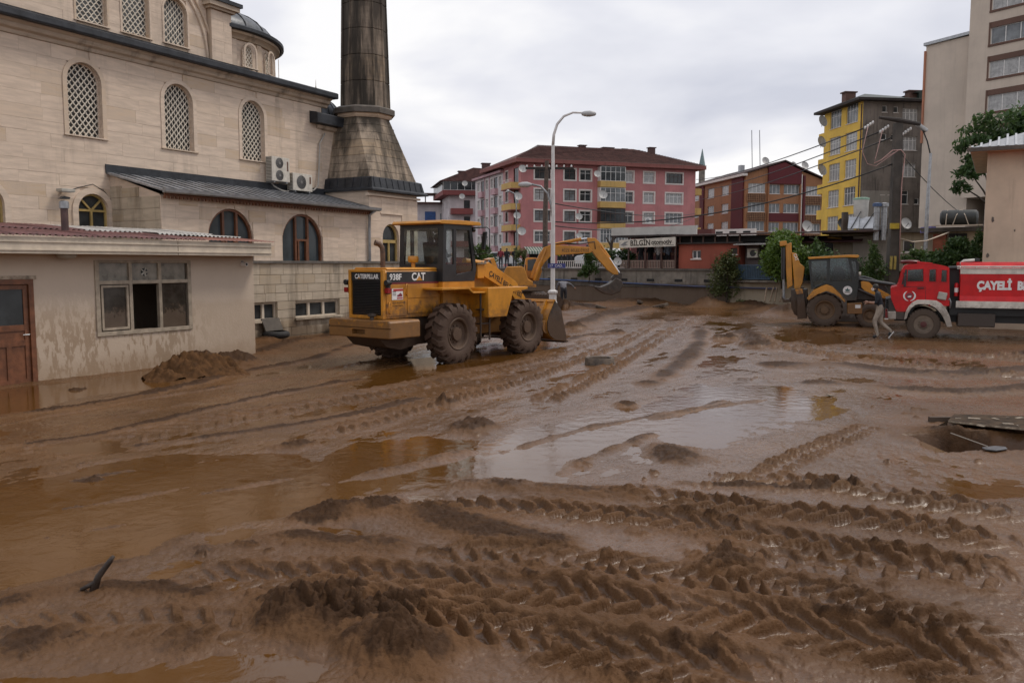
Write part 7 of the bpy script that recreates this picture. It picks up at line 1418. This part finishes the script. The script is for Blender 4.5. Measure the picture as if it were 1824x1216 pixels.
MB().prism([(-.36, -.25), (.36, -.25), (.36, .25), (-.36, .25)], 0, .01, 'xy'); mb = MB(); mb.add([(-.24, -.2, 0), (.24, -.2, 0), (.24, .2, 0), (-.24, .2, 0), (-.17, -.14, 8.6), (.17, -.14, 8.6), (.17, .14, 8.6), (-.17, .14, 8.6)], [(0, 1, 5, 4), (1, 2, 6, 5), (2, 3, 7, 6), (3, 0, 4, 7), (4, 5, 6, 7)]); mb.build('post', mat('pole_concrete', (.075, .065, .055), .85, .3, 2, .3, 15, streak=.6), cpz)
a_, b_ = at(1564, 210, 38), at(1637, 222, 38); MB().tube([(a_.x - 17.1, -.1, a_.z), ((a_.x + b_.x) / 2 - 17.1, -.1, (a_.z + b_.z) / 2 + .02), (b_.x - 17.1, -.1, b_.z)], [.06, .11, .08], 8).build('crossarm', WOODD, cpz)
for u, v in ((1546, 224), (1573, 231), (1613, 235)):
    p = at(u, v, 38); ins = MB()
    for k in range(4): ins.lathe([(.02, -.03), (.075, -.02), (.085, .02), (.02, .04)], 12, (p.x - 17.1 + (k - 1.5) * .11, -.1, p.z + (k - 1.5) * .075), 'x')
    ins.build('insulator', mat('porcelain', (.62, .6, .57), .3, .1, 3), cpz, smooth=True)
PNKC = mat('pink_cable', (.42, .25, .22), .6, .1, 4)
for k, pts in enumerate(([(1557, 291), (1570, 285), (1590, 268), (1605, 267), (1612, 275), (1606, 330), (1604, 400), (1602, 470)], [(1572, 232), (1560, 280), (1557, 291), (1575, 282), (1600, 268)], [(1546, 226), (1536, 270), (1545, 292), (1560, 296), (1600, 268)])): MB().tube([Vector((*at(u, v, 37.75)[:2], at(u, v, 37.75).z)) - Vector((17.1, 38, 0)) for u, v in pts], .025 if k == 0 else .015, 6).build('feeder_cable', PNKC, cpz, smooth=True)
MB().box(-.3, .1, -.3, -.24, 3.95, 4.2).build('warning_plate', mat('yellow_plate', (.5, .36, .04), .5, .2, 4), cpz); MB().box(-.22, -.12, -.26, -.2, 2.15, 2.75).box(-.05, .05, -.26, -.2, 2.15, 2.75).build('yellow_band', mat('faded_yellow', (.4, .3, .08), .7, .3, 4), cpz)
sl = thing('street_lamp', 'thin galvanised street lamp with short angled head by the grimy wall', 'street lamp', (20.5, 42, 0)); MB().tube([(0, 0, 0), (0, 0, 5), (.05, 0, 7.8)], [.11, .09, .06], 10).build('pole', GALV, sl, smooth=50)
MB().tube([(.05, 0, 7.7), (-.15, 0, 8.4), (-.38, 0, 8.9)], .035, 8).build('arm', BLK, sl); MB().obox((-.45, 0, 9.05), (.62, .28, .16), (0, R(35), 0)).build('lamp_head', MATS['lamp_head_grey'], sl, bevel=.04); MB().obox((-.49, 0, 8.98), (.5, .22, .02), (0, R(35), 0)).build('lens', GLC, sl); MB().lathe([(.13, 2.45), (.13, 2.85)], 10).build('yellow_band', MATS['faded_yellow'], sl)
wp = thing('utility_pole', 'dark wooden utility pole behind the white street lamp', 'utility pole', (2.35, 60, 2)); MB().tube([(0, 0, 0), (.0, 0, 4), (.1, 0, 7.6)], [.2, .18, .14], 10).build('post', mat('weathered_timber', (.10, .075, .06), .9, .3, 5, .4, 20), wp, smooth=50); MB().box(-1.4, 2.0, -.1, .05, 7.0, 7.15).build('crossarm', WOODD, wp)
for k in range(7): MB().lathe([(.02, 0), (.06, .02), (.06, .1), (.03, .16)], 8, (-1.3 + k * .52, -.02, 7.15)).build('insulator', MATS['porcelain'], wp)
slp = thing('street_lamp', 'slim grey street lamp in front of the pink block\'s corner balconies', 'street lamp', (at(921, 470, 100).x, 100, 2)); MB().tube([(0, 0, 0), (-.1, 0, 7.5), (-.3, 0, 8.6), (-.9, 0, 8.9)], .07, 8).build('pole', GREYM, slp, smooth=True); MB().lathe([(0, -.2), (.2, 0), (.1, .2)], 10, (-1.1, 0, 8.9), 'x').build('lamp_head', MATS['lamp_head_grey'], slp)
def wire(label, p0, p1, sag, r=.018): return cable('overhead_wire', label, catenary(p0, p1, sag), r, CABD, 'wire', 'overhead wires')
wire('thick overhead cable sagging from the concrete pole towards the pink block', at(1596, 290, 38), at(984, 395, 42.2), .9, .03)
wire('overhead wire from leftmost insulator to the pink block', at(1546, 226, 38), at(1240, 320, 118), .5, .03); wire('overhead wire from middle insulator past the orange block', at(1572, 233, 38), at(1250, 338, 118), .5, .03); wire('overhead wire from rightmost insulator past the orange block', at(1612, 236, 38), at(1240, 356, 118), .5, .03)
wire('low overhead wire crossing the grimy wall to the cream tower', at(1600, 268, 38), at(1745, 400, 62), .4, .02); wire('overhead wire from wooden pole across the pink front', at(984, 362, 42.1), at(1240, 380, 114), .5, .03); wire('lowest overhead wire across the pink front', at(984, 402, 42.1), at(1240, 385, 114), .9, .03)
cable('rope', 'white rope slung between the roof tank and the concrete pole', [at(1604, 425, 38), at(1625, 431, 39.5), at(1650, 429, 40.5), at(1690, 414, 41.5)], .03, mat('pale_rope', (.5, .42, .33)), 'rope')

# ---------------------------------------------------------------- loose things in the mud
def tyre_obj(label, loc, r, w_, rot, parent=None):
    t = thing('old_tyre', label, 'tyre', loc, 0, 'old tyres against the low wall'); prof = []
    for k in range(13): a = R(-100 + k * 200 / 12); prof.append((r - .11 + .11 * math.cos(a), w_ / 2 * math.sin(a)))
    MB().lathe(prof, 28).build('tread_ring', RUBB, t, smooth=True).rotation_euler = rot; return t
p = rotM(3.6, -2.75, 0); tyre_obj('old tyre lying flat by the low wall near the hut corner', (p.x, p.y, .2), .42, .22, (0, 0, 0)); tag(MB().obox((0, 0, 0), (.75, .05, .42), (R(-25), 0, 0)).build('grey_board', mat('grey_board', (.09, .075, .06), .8, .2, 5), loc=(p.x - .15, p.y + .12, .5), rz=MA), 'dark grey board leaning on the low wall above an old tyre', 'board')
p = rotM(6.6, -3.1, 0); tyre_obj('lower of two stacked old tyres behind the loader', (p.x, p.y, .1), .46, .22, (0, 0, 0)); tyre_obj('upper of two stacked old tyres behind the loader', (p.x - .15, p.y - .05, .31), .46, .2, (R(4), R(3), 0))
p = gp(1068, 650); t = thing('manhole_collar', 'round concrete manhole collar standing proud of the mud', 'manhole', (p.x, p.y, 0)); z0_ = ground_z(p.x, p.y) - .1
MB().lathe([(.36, z0_), (.35, z0_ + .24), (.33, z0_ + .27), (.27, z0_ + .26), (.26, z0_ + .1), (0, z0_ + .08)], 30).build('ring', mat('muddy_concrete', (.10, .075, .055), .7, .4, 6, .8, 20), t, smooth=40)
p = gp(172, 1062); t = thing('broken_stake', 'short dark wooden stake sticking out of the mud bank', 'stake', (p.x, p.y, ground_z(p.x, p.y))); MB().tube([(-.03, 0, -.05), (.02, .0, .09), (.1, .02, .2), (.125, .02, .235)], [.034, .024, .02, .013], 7).tube([(-.1, -.02, .0), (.0, 0, .05)], [.016, .02], 6).build('stick', mat('wet_wood', (.035, .022, .015), .6, .3, 10, .5, 40), t, smooth=True)
# broken drain with cover sheet and shovel
t = thing('drain_cover', 'buckled muddy metal cover over an open drain at the right edge', 'drain cover', (0, 0, 0)); PLT = mat('chipped_plate', (.055, .036, .022), .85, .5, 6, .5, 30, spec=.15); PLW = mat('chipped_paint', (.36, .30, .22), .6, .4, 8, dirt=(-5, 5, .6))
A, B_, C, D = gp(1688, 749, .16), gp(1868, 768, .16), gp(1868, 742, .16), gp(1700, 737, .16); MB().add([A, B_, C, D, A - Vector((0, 0, .03)), B_ - Vector((0, 0, .03)), C - Vector((0, 0, .03)), D - Vector((0, 0, .03))], [(0, 1, 2, 3), (4, 5, 6, 7), (0, 1, 5, 4), (1, 2, 6, 5), (2, 3, 7, 6), (3, 0, 4, 7)]).build('sheet', PLT, t)
MB().add([A + Vector((0, -.01, .005)), B_ + Vector((0, -.01, .005)), B_ - Vector((0, .01, .02)), A - Vector((0, .01, .02))], [(0, 1, 2, 3)]).build('front_lip', PLW, t); rr = random.Random(5)
for k in range(9):
    u = rr.uniform(1705, 1850); v = rr.uniform(741, 759); q = gp(u, v, .166); s = rr.uniform(.04, .16); MB().obox(q, (s, s * .5, .008), (0, 0, rr.uniform(0, 3))).build('paint_flake', PLW, t)
MB().add([gp(1650, 768, .04), A, A - Vector((0, 0, .22)), gp(1668, 778, -.1)], [(0, 1, 2, 3)]).build('side_plate', PLT, t); MB().box(A.x, B_.x, D.y - .05, D.y + .02, -.35, .12).build('back_wall', CONCD, t)
t = thing('shovel', 'grey shovel blade with pale handle lying at the drain edge', 'shovel', gp(1775, 800, .06), R(15)); MB().prism([(-.17, .0), (-.13, .1), (.1, .13), (.19, .05), (.12, -.05), (-.1, -.09)], 0, .015, 'xy').build('blade', mat('dull_blade', (.08, .08, .085), .5, .3, 6), t, bevel=.004); MB().tube([(-.08, .06, .03), (-.42, .32, .17)], .007, 6).build('handle', mat('pale_handle', (.22, .19, .16), .6, .1, 5), t)
for i, (u, v, l, m_) in enumerate(((1815, 806, .18, PLW), (1480, 705, .2, PLW), (1368, 965, .12, PLW), (1315, 972, .08, PLW))):
    q = gp(u, v, 0); q.z = ground_z(q.x, q.y) + .012; tag(MB().obox((0, 0, 0), (l, l * .4, .02), (R(6), R(8), R(10 + 30 * i))).build('plank_scrap', m_, loc=q), ['pale scrap of wood below the open drain', 'pale flat scrap beside the yellow reflection in the puddle', 'pale chip of wood among foreground tyre prints', 'smaller pale chip left of another in the tyre prints'][i], 'scrap', 'pale scraps in the mud')
t = thing('white_cabinet', 'white metal cabinet half hidden behind the backhoe arm', 'cabinet', (gp(1388, 556).x - .2, 34.6, -.1), R(-18)); MB().box(0, 1.15, 0, .5, 0, 1.75).build('carcass', mat('enamel_white', (.68, .68, .68), .4, .1, 3, dirt=(.1, .6, .6)), t, bevel=.03); MB().box(-.04, 1.19, -.04, .54, 1.7, 1.78).build('top', MATS['enamel_white'], t, bevel=.01); MB().box(.04, 1.1, -.02, .0, .15, 1.6).build('door', MATS['enamel_white'], t, bevel=.01)
for i in range(4): tag(MB().tube([at(1362 + i * 9, 537, 44.5 - .1 * i), at(1366 + i * 9 + (i % 2) * 3, 512, 45.2)], .045, 6).build('timber_plank', mat('pale_timber', (.3, .22, .15), .8, .2, 5)), ['leftmost pale plank leaning on the beige wall', 'second pale plank leaning on the beige wall', 'third pale plank leaning on the beige wall', 'rightmost pale plank leaning on the beige wall by the white cabinet'][i], 'plank', 'planks leaning on the beige wall')
for i, (u, v, s) in enumerate(((1140, 545, .5), (1175, 548, .7), (1070, 552, .4), (1215, 538, .5), (1095, 540, .45))):
    q = gp(u, v); q.z = ground_z(q.x, q.y) + .06; r = random.Random(i); tag(MB().obox((0, 0, 0), (s * 1.4, s * .5, .16), (r.uniform(-.2, .2), r.uniform(-.3, .3), r.uniform(0, 3))).build('concrete_slab', mat('muddy_concrete', (.10, .075, .055)), loc=q, bevel=.03), ['slab of rubble below the excavator bucket', 'largest pale slab of rubble right of the excavator bucket', 'slab of rubble left of the excavator bucket', 'slab of rubble nearest the olive shrub', 'slab of rubble under the blue pipe'][i], 'rubble', 'rubble by the retaining wall')
q = gp(648, 596); tag(MB().obox((0, 0, .05), (.5, .12, .3), (R(-20), 0, R(50))).build('muddy_board', mat('muddy_board', (.3, .2, .12), .8, .3, 5), loc=(q.x, q.y, .05)), 'muddy board stuck upright behind the loader\'s rear wheel', 'board')
q = gp(345, 672); t = thing('mud_soaked_tarp', 'crumpled mud-soaked tarpaulin heaped against the hut', 'tarpaulin', (q.x, q.y + .1, 0), R(30))
nx, ny = 90, 60; X_, Y_ = np.meshgrid(np.linspace(-1.05, 1.05, nx), np.linspace(-.62, .62, ny)); dd = np.sqrt((X_ / 1.0) ** 2 + (Y_ / .58) ** 2)
Zt = .62 * np.exp(-((X_ + .25) / .62) ** 2 - (Y_ / .5) ** 2) + .36 * np.exp(-((X_ - .5) / .45) ** 2 - (Y_ / .45) ** 2); fold = fbm((X_ + 1.5 * Y_).astype(np.float32).ravel() * 4.5, (Y_ - .6 * X_).astype(np.float32).ravel() * 1.6 + 9, 4, 55, .6, True).reshape(X_.shape)
Zt = np.clip(Zt * .62 + .2 * fold * np.clip(Zt * 3, 0, 1) + .16 * lumps(X_.ravel() * 4.5, Y_.ravel() * 4.5, 65).reshape(X_.shape) * np.clip(Zt * 4, 0, 1) + .03 * lumps(X_.ravel() * 12, Y_.ravel() * 12, 66).reshape(X_.shape) - .08, -.2, 2); Xd = X_ + .06 * fold
tv = np.stack([Xd.ravel(), Y_.ravel(), Zt.ravel()], 1); tf_ = [(j * nx + i, j * nx + i + 1, (j + 1) * nx + i + 1, (j + 1) * nx + i) for j in range(ny - 1) for i in range(nx - 1)]
MB().add([tuple(p) for p in tv], tf_).build('cloth', mat('soaked_cloth', (.088, .043, .0175), .8, .35, 7, .5, 30, spec=.12), t, smooth=True, fix=False)

# ---------------------------------------------------------------- people
SKIN = mat('skin', (.34, .19, .13), .55, .1, 8); HAIR = mat('hair', (.015, .012, .01), .6, .2, 9); SHOE = mat('shoe', (.02, .02, .022), .6, .2, 8)
def cloth(n, c): return mat('cloth_' + n, c, .8, .2, 9, .3, 40)
STAND = dict(pel=(0, 0, .95), spi=(.0, 0, 1.12), che=(.02, 0, 1.36), nec=(.03, 0, 1.5), hea=(.06, 0, 1.61), top=(.05, 0, 1.72), sl=(0, .19, 1.42), el=(.0, .25, 1.15), wl=(.08, .26, .92), sr=(0, -.19, 1.42), er=(0, -.25, 1.15), wr=(.08, -.26, .92), hl=(0, .1, .92), kl=(.02, .11, .5), al=(0, .11, .09), tl=(.17, .13, .04), hr=(0, -.1, .92), kr=(.02, -.11, .5), ar=(0, -.11, .09), tr=(.17, -.13, .04))
RADI = dict(pel=(.15, .12), spi=(.15, .115), che=(.17, .13), nec=(.06, .06), hea=(.092, .078), top=(.062, .055), sl=(.075, .075), el=(.05, .05), wl=(.033, .03), sr=(.075, .075), er=(.05, .05), wr=(.033, .03), hl=(.1, .1), kl=(.068, .068), al=(.045, .045), tl=(.045, .036), hr=(.1, .1), kr=(.068, .068), ar=(.045, .045), tr=(.045, .036))
BONES = [('pel', 'spi', 'shirt'), ('spi', 'che', 'shirt'), ('che', 'nec', 'shirt'), ('nec', 'hea', 'skin'), ('hea', 'top', 'hair'), ('che', 'sl', 'shirt'), ('sl', 'el', 'sleeve'), ('el', 'wl', 'fore'), ('che', 'sr', 'shirt'), ('sr', 'er', 'sleeve'), ('er', 'wr', 'fore'), ('pel', 'hl', 'trous'), ('hl', 'kl', 'trous'), ('kl', 'al', 'trous'), ('al', 'tl', 'shoe'), ('pel', 'hr', 'trous'), ('hr', 'kr', 'trous'), ('kr', 'ar', 'trous'), ('ar', 'tr', 'shoe')]
def person(label, loc, rz, shirt, trous, pose=None, fore=None, sleeve=None, scale=1., group=None, hands=True, hair=HAIR):
    """one continuous skinned body in the given pose; local +x is forward"""
    J = dict(STAND); J.update(pose or {}); names = list(J); me = bpy.data.meshes.new('person'); me.from_pydata([J[n] for n in names], [(names.index(a), names.index(b)) for a, b, _ in BONES], [])
    o = bpy.data.objects.new('person', me); COL.objects.link(o); md = o.modifiers.new('skin', 'SKIN'); md.use_smooth_shade = True
    for i, n in enumerate(names): sv = me.skin_vertices[0].data[i]; sv.radius = tuple(x * (1.12 if n not in ('hea', 'top', 'nec') else 1) for x in RADI[n]); sv.use_root = n == 'pel'
    o.modifiers.new('sub', 'SUBSURF').levels = 2; bpy.context.view_layer.update(); dg = bpy.context.evaluated_depsgraph_get(); m2 = bpy.data.meshes.new_from_object(o.evaluated_get(dg)); o.modifiers.clear(); o.data = m2
    ms = dict(shirt=shirt, skin=SKIN, hair=SKIN, sleeve=sleeve or shirt, fore=fore or SKIN, trous=trous, shoe=SHOE); ml = list(ms.values()); ks = list(ms); m2.materials.clear()
    for m in ml: m2.materials.append(m)
    segs = [(Vector(J[a]), Vector(J[b]), ks.index(k), RADI[a][0]) for a, b, k in BONES]
    for p in m2.polygons:
        c = p.center; best = 1e9; mi = 0
        for a, b, k, r in segs:
            d = b - a; t = max(0, min(1, (c - a).dot(d) / d.length_squared)); q = (c - a - d * t).length - r * .6
            if q < best: best, mi = q, k
        p.material_index = mi
    m2.shade_smooth(); tag(o, label, 'person', group); o.location = loc; o.rotation_euler.z = rz; o.scale = (scale,) * 3
    hv, tv_ = Vector(J['hea']), Vector(J['top']); up = (tv_ - hv).normalized(); h = MB().lathe([(0, .105), (.05, .095), (.085, .06), (.098, .01), (.092, -.04)], 14).build('hair', hair, o, smooth=True); h.location = hv + up * .045 - Vector((.02, 0, 0)); h.rotation_euler = (0, math.atan2(up.x, up.z) - .25, 0)
    f = MB().prism([(.0, .02), (.03, -.012), (.0, -.016)], -.012, .012); f.box(-.02, .004, -.098, -.085, -.02, .03).box(-.02, .004, .085, .098, -.02, .03); n = f.build('nose_and_ears', SKIN, o); n.location = hv + Vector((.09, 0, 0)) * 1.0 + Vector((-.005, 0, 0)); 
    if hands:
        for s, w_, e_ in ((1, 'wl', 'el'), (-1, 'wr', 'er')):
            W_, E2 = Vector(J[w_]), Vector(J[e_]); d = (W_ - E2).normalized(); sd2 = d.cross(Vector((0, 0, 1))); sd2 = sd2.normalized() if sd2.length > .1 else Vector((0, 1, 0)); nn = sd2.cross(d); hm = MB(); P0 = W_ + d * .02
            hm.tube([W_ - d * .01, P0 + d * .03, P0 + d * .075], [.03, .038, .034], 8)
            for k in range(4): b0 = P0 + d * .07 + sd2 * (k - 1.5) * .019; L_2 = (.07, .08, .075, .058)[k]; hm.tube([b0, b0 + d * L_2 * .5 - nn * .008, b0 + d * L_2 * .85 - nn * .03], [.0095, .009, .007], 6)
            hm.tube([P0 + d * .02 + sd2 * .03, P0 + d * .05 + sd2 * .055, P0 + d * .08 + sd2 * .06], [.012, .011, .008], 6); hm.build('hand', SKIN, o, smooth=True)
    return o
# man walking past the fire truck (faces left in the picture)
q = gp(1566, 602)
walk = dict(spi=(.04, 0, 1.12), che=(.09, 0, 1.34), nec=(.13, 0, 1.49), hea=(.18, 0, 1.6), top=(.19, 0, 1.71), sl=(.08, .19, 1.41), el=(.12, .25, 1.13), wl=(.36, .14, 1.16), sr=(.08, -.19, 1.41), er=(.1, -.26, 1.14), wr=(.35, -.14, 1.12), hl=(0, .1, .92), kl=(.16, .11, .54), al=(.04, .11, .09), tl=(.2, .12, .03), hr=(0, -.1, .92), kr=(-.02, -.11, .5), ar=(-.36, -.11, .22), tr=(-.27, -.13, .07))
man = person('man in dark T-shirt, beige trousers and white face mask walking beside the fire truck', (q.x, q.y, ground_z(q.x, q.y) - .02), R(155), cloth('navy', (.012, .014, .02)), cloth('khaki', (.30, .25, .20)), walk, hair=HAIR)
MB().lathe([(0, .055), (.045, .045), (.07, .01), (.072, -.03)], 12, (.235, 0, 1.575), 'x').build('face_mask', WHT, man, smooth=True); MB().obox((-.345, -.12, .10), (.27, .085, .025), (0, R(55), 0)).build('shoe_sole', WHT, man)
# man in grey jacket by the wall
bent = dict(spi=(.1, 0, 1.1), che=(.28, 0, 1.28), nec=(.4, 0, 1.33), hea=(.5, 0, 1.33), top=(.58, 0, 1.30), sl=(.28, .2, 1.3), el=(.3, .34, 1.08), wl=(.36, .3, .86), sr=(.28, -.2, 1.3), er=(.36, -.48, 1.22), wr=(.45, -.72, 1.02))
q = at(1004, 546, 47); person('man in grey jacket bending over mud beside the street lamp base', (q.x, 47, .05), R(100), cloth('grey', (.16, .16, .18)), cloth('dark', (.03, .03, .035)), bent, fore=cloth('grey', (.16, .16, .18)))
# operator in the loader
sit = dict(pel=(0, 0, .5), spi=(-.02, 0, .68), che=(0, 0, .92), nec=(.02, 0, 1.06), hea=(.05, 0, 1.17), top=(.04, 0, 1.28), sl=(0, .19, .98), el=(.12, .24, .74), wl=(.36, .15, .78), sr=(0, -.19, .98), er=(.12, -.24, .74), wr=(.36, -.15, .78), hl=(.02, .1, .48), kl=(.42, .14, .5), al=(.42, .14, .1), tl=(.56, .15, .06), hr=(.02, -.1, .48), kr=(.42, -.14, .5), ar=(.42, -.14, .1), tr=(.56, -.15, .06))
person('operator in dark clothes seated in the wheel loader cab', Vector(LO) + Matrix.Rotation(LA, 3, 'Z') @ Vector((.62, 0, 1.88)), LA, cloth('dark', (.03, .03, .035)), cloth('dark', (.03, .03, .035)), sit, fore=cloth('dark', (.03, .03, .035)), hands=True)
# onlookers on the terrace and street
on = [(5.9, 1.4, 0, 'navy', 'onlooker in dark blue standing at the left end of the workshop terrace'), (6.35, 1.8, 40, 'black', 'onlooker in black beside the left post of the workshop terrace'), (7.3, 1.2, -20, 'white', 'onlooker in white shirt in the middle of the workshop terrace'), (7.75, 1.5, 30, 'sky', 'onlooker in pale blue right of the white shirt on the terrace'), (8.25, 1.9, 0, 'black2', 'onlooker in dark jacket at the right end of the workshop terrace'), (6.75, 2.6, 10, 'brown', 'onlooker in brown behind the others on the workshop terrace')]
cc_ = dict(navy=(.02, .025, .06), black=(.012, .012, .013), white=(.5, .5, .5), sky=(.25, .32, .42), black2=(.03, .03, .03), brown=(.08, .05, .03), red=(.2, .02, .03), olive=(.07, .06, .03), vest=(.45, .5, .03))
for x, y, a, c, lb in on: person(lb, rotW(x, y, 2.03), R(-110 + a), cloth(c, cc_[c]), cloth('dark', (.03, .03, .035)), None, scale=.95, group='onlookers on the terrace', hands=False)
for u, v, Y, c, lb in ((1014, 500, 60, 'brown', 'onlooker in brown coat behind the white fence'), (997, 500, 61, 'vest', 'worker in yellow vest behind the white fence near the lamp'), (1046, 500, 59, 'sky', 'onlooker in pale shirt at the right end of the white fence'), (892, 500, 72, 'red', 'bystander in dark red shirt behind the excavator'), (903, 500, 73, 'black', 'bystander in black right of the red shirt behind the excavator'), (917, 500, 74, 'navy', 'bystander in navy furthest right behind the excavator')): q = at(u, 470, Y); person(lb, (q.x, Y, 2.03), R(-95 + rg.uniform(-30, 30)), cloth(c, cc_[c]), cloth('dark', (.03, .03, .035)), None, scale=.97, group='onlookers in the street', hands=False)
# parked white car behind the fence and one behind the excavator
def car(label, loc, rz, col):
    t = thing('parked_car', label, 'car', loc, rz, 'cars parked in the street above'); m = mat('car_white', col, .35, .1, 3, coat=.5); s = [(-2.1, .35), (-2.1, .8), (-1.9, .92), (-1.35, .98), (-.75, 1.42), (.6, 1.42), (1.15, .98), (1.95, .86), (2.1, .62), (2.1, .35)]
    MB().prism(s, -.83, .83).build('body', m, t, bevel=.05)
    for y in (-.84, .81): MB().prism([(-1.2, 1.0), (-.7, 1.36), (-.1, 1.36), (-.1, 1.0)], y, y + .03).build('pane', GLD, t); MB().prism([(0, 1.0), (0, 1.36), (.55, 1.36), (.98, 1.0)], y, y + .03).build('pane', GLD, t)
    for x in (-1.3, 1.3):
        for y in (-.8, .62): w_ = MB().lathe([(.2, 0), (.3, .0), (.31, .04), (.31, .15), (.3, .18), (.2, .18)], 20, (x, y, .31), 'y').build('wheel', RUBB, t, smooth=40); MB().lathe([(0, .02 if y < 0 else .16), (.2, .03 if y < 0 else .15)], 14, (x, y, .31), 'y').build('rim', GALV, w_)
    for x, m_ in ((2.08, GLC), (-2.1, LAMPR)):
        for y in (-.7, .45): MB().box(x, x + .04, y, y + .25, .62, .76).build('headlight' if x > 0 else 'tail_light', m_, t)
car('white car parked behind the white slatted fence', rotW(1.2, 4.5, 2.05), WA, (.6, .6, .6)); car('white car parked in the street behind the excavator house', (at(888, 470, 78).x, 78, 2.05), R(10), (.6, .6, .6))

# ================================================================ fine repeats: one object per piece where they can be told apart
def split_loose(o):
    me = o.data; n = len(me.vertices); par = list(range(n))
    def find(a):
        while par[a] != a: par[a] = par[par[a]]; a = par[a]
        return a
    for e in me.edges: a, b = find(e.vertices[0]), find(e.vertices[1]); par[a] = b
    isl = {}
    for p in me.polygons: isl.setdefault(find(p.vertices[0]), []).append(p)
    if len(isl) < 2: return
    base = o.name.split('.')[0]
    for k, ps in enumerate(isl.values()):
        idx = {}; fs = []
        for p in ps: fs.append([idx.setdefault(v, len(idx)) for v in p.vertices])
        m = bpy.data.meshes.new(base); m.from_pydata([me.vertices[v].co for v in idx], [], fs)
        for mt in me.materials: m.materials.append(mt)
        if me.polygons[0].use_smooth: m.shade_smooth()
        if k == 0: o.data = m
        else: q = bpy.data.objects.new(base, m); COL.objects.link(q); q.parent = o.parent; q.location = o.location; q.rotation_euler = o.rotation_euler; q.scale = o.scale
for o in list(COL.objects):
    if o.type != 'MESH': continue
    b = o.name.split('.')[0]
    if b in ('seam', 'roof_rib', 'louvre', 'slat', 'rib', 'tooth', 'hydraulic_hoses', 'sticker_band', 'bracket', 'leaf_frame', 'platform_step'): split_loose(o)
    elif b in ('lattice', 'scalloped_trim', 'tile_course', 'lattice_bars', 'wheel_nut', 'fan_guard', 'side_grille', 'track_shoe', 'crown', 'leaf', 'railing_bars', 'vent_blade'): o['kind'] = 'stuff'
for o in COL.objects:
    if o.name.split('.')[0] == 'hydraulic_hoses': o.name = 'hydraulic_hose'
for o in COL.objects:
    if o.parent is None and 'category' in o and 'kind' not in o: o['kind'] = 'thing'
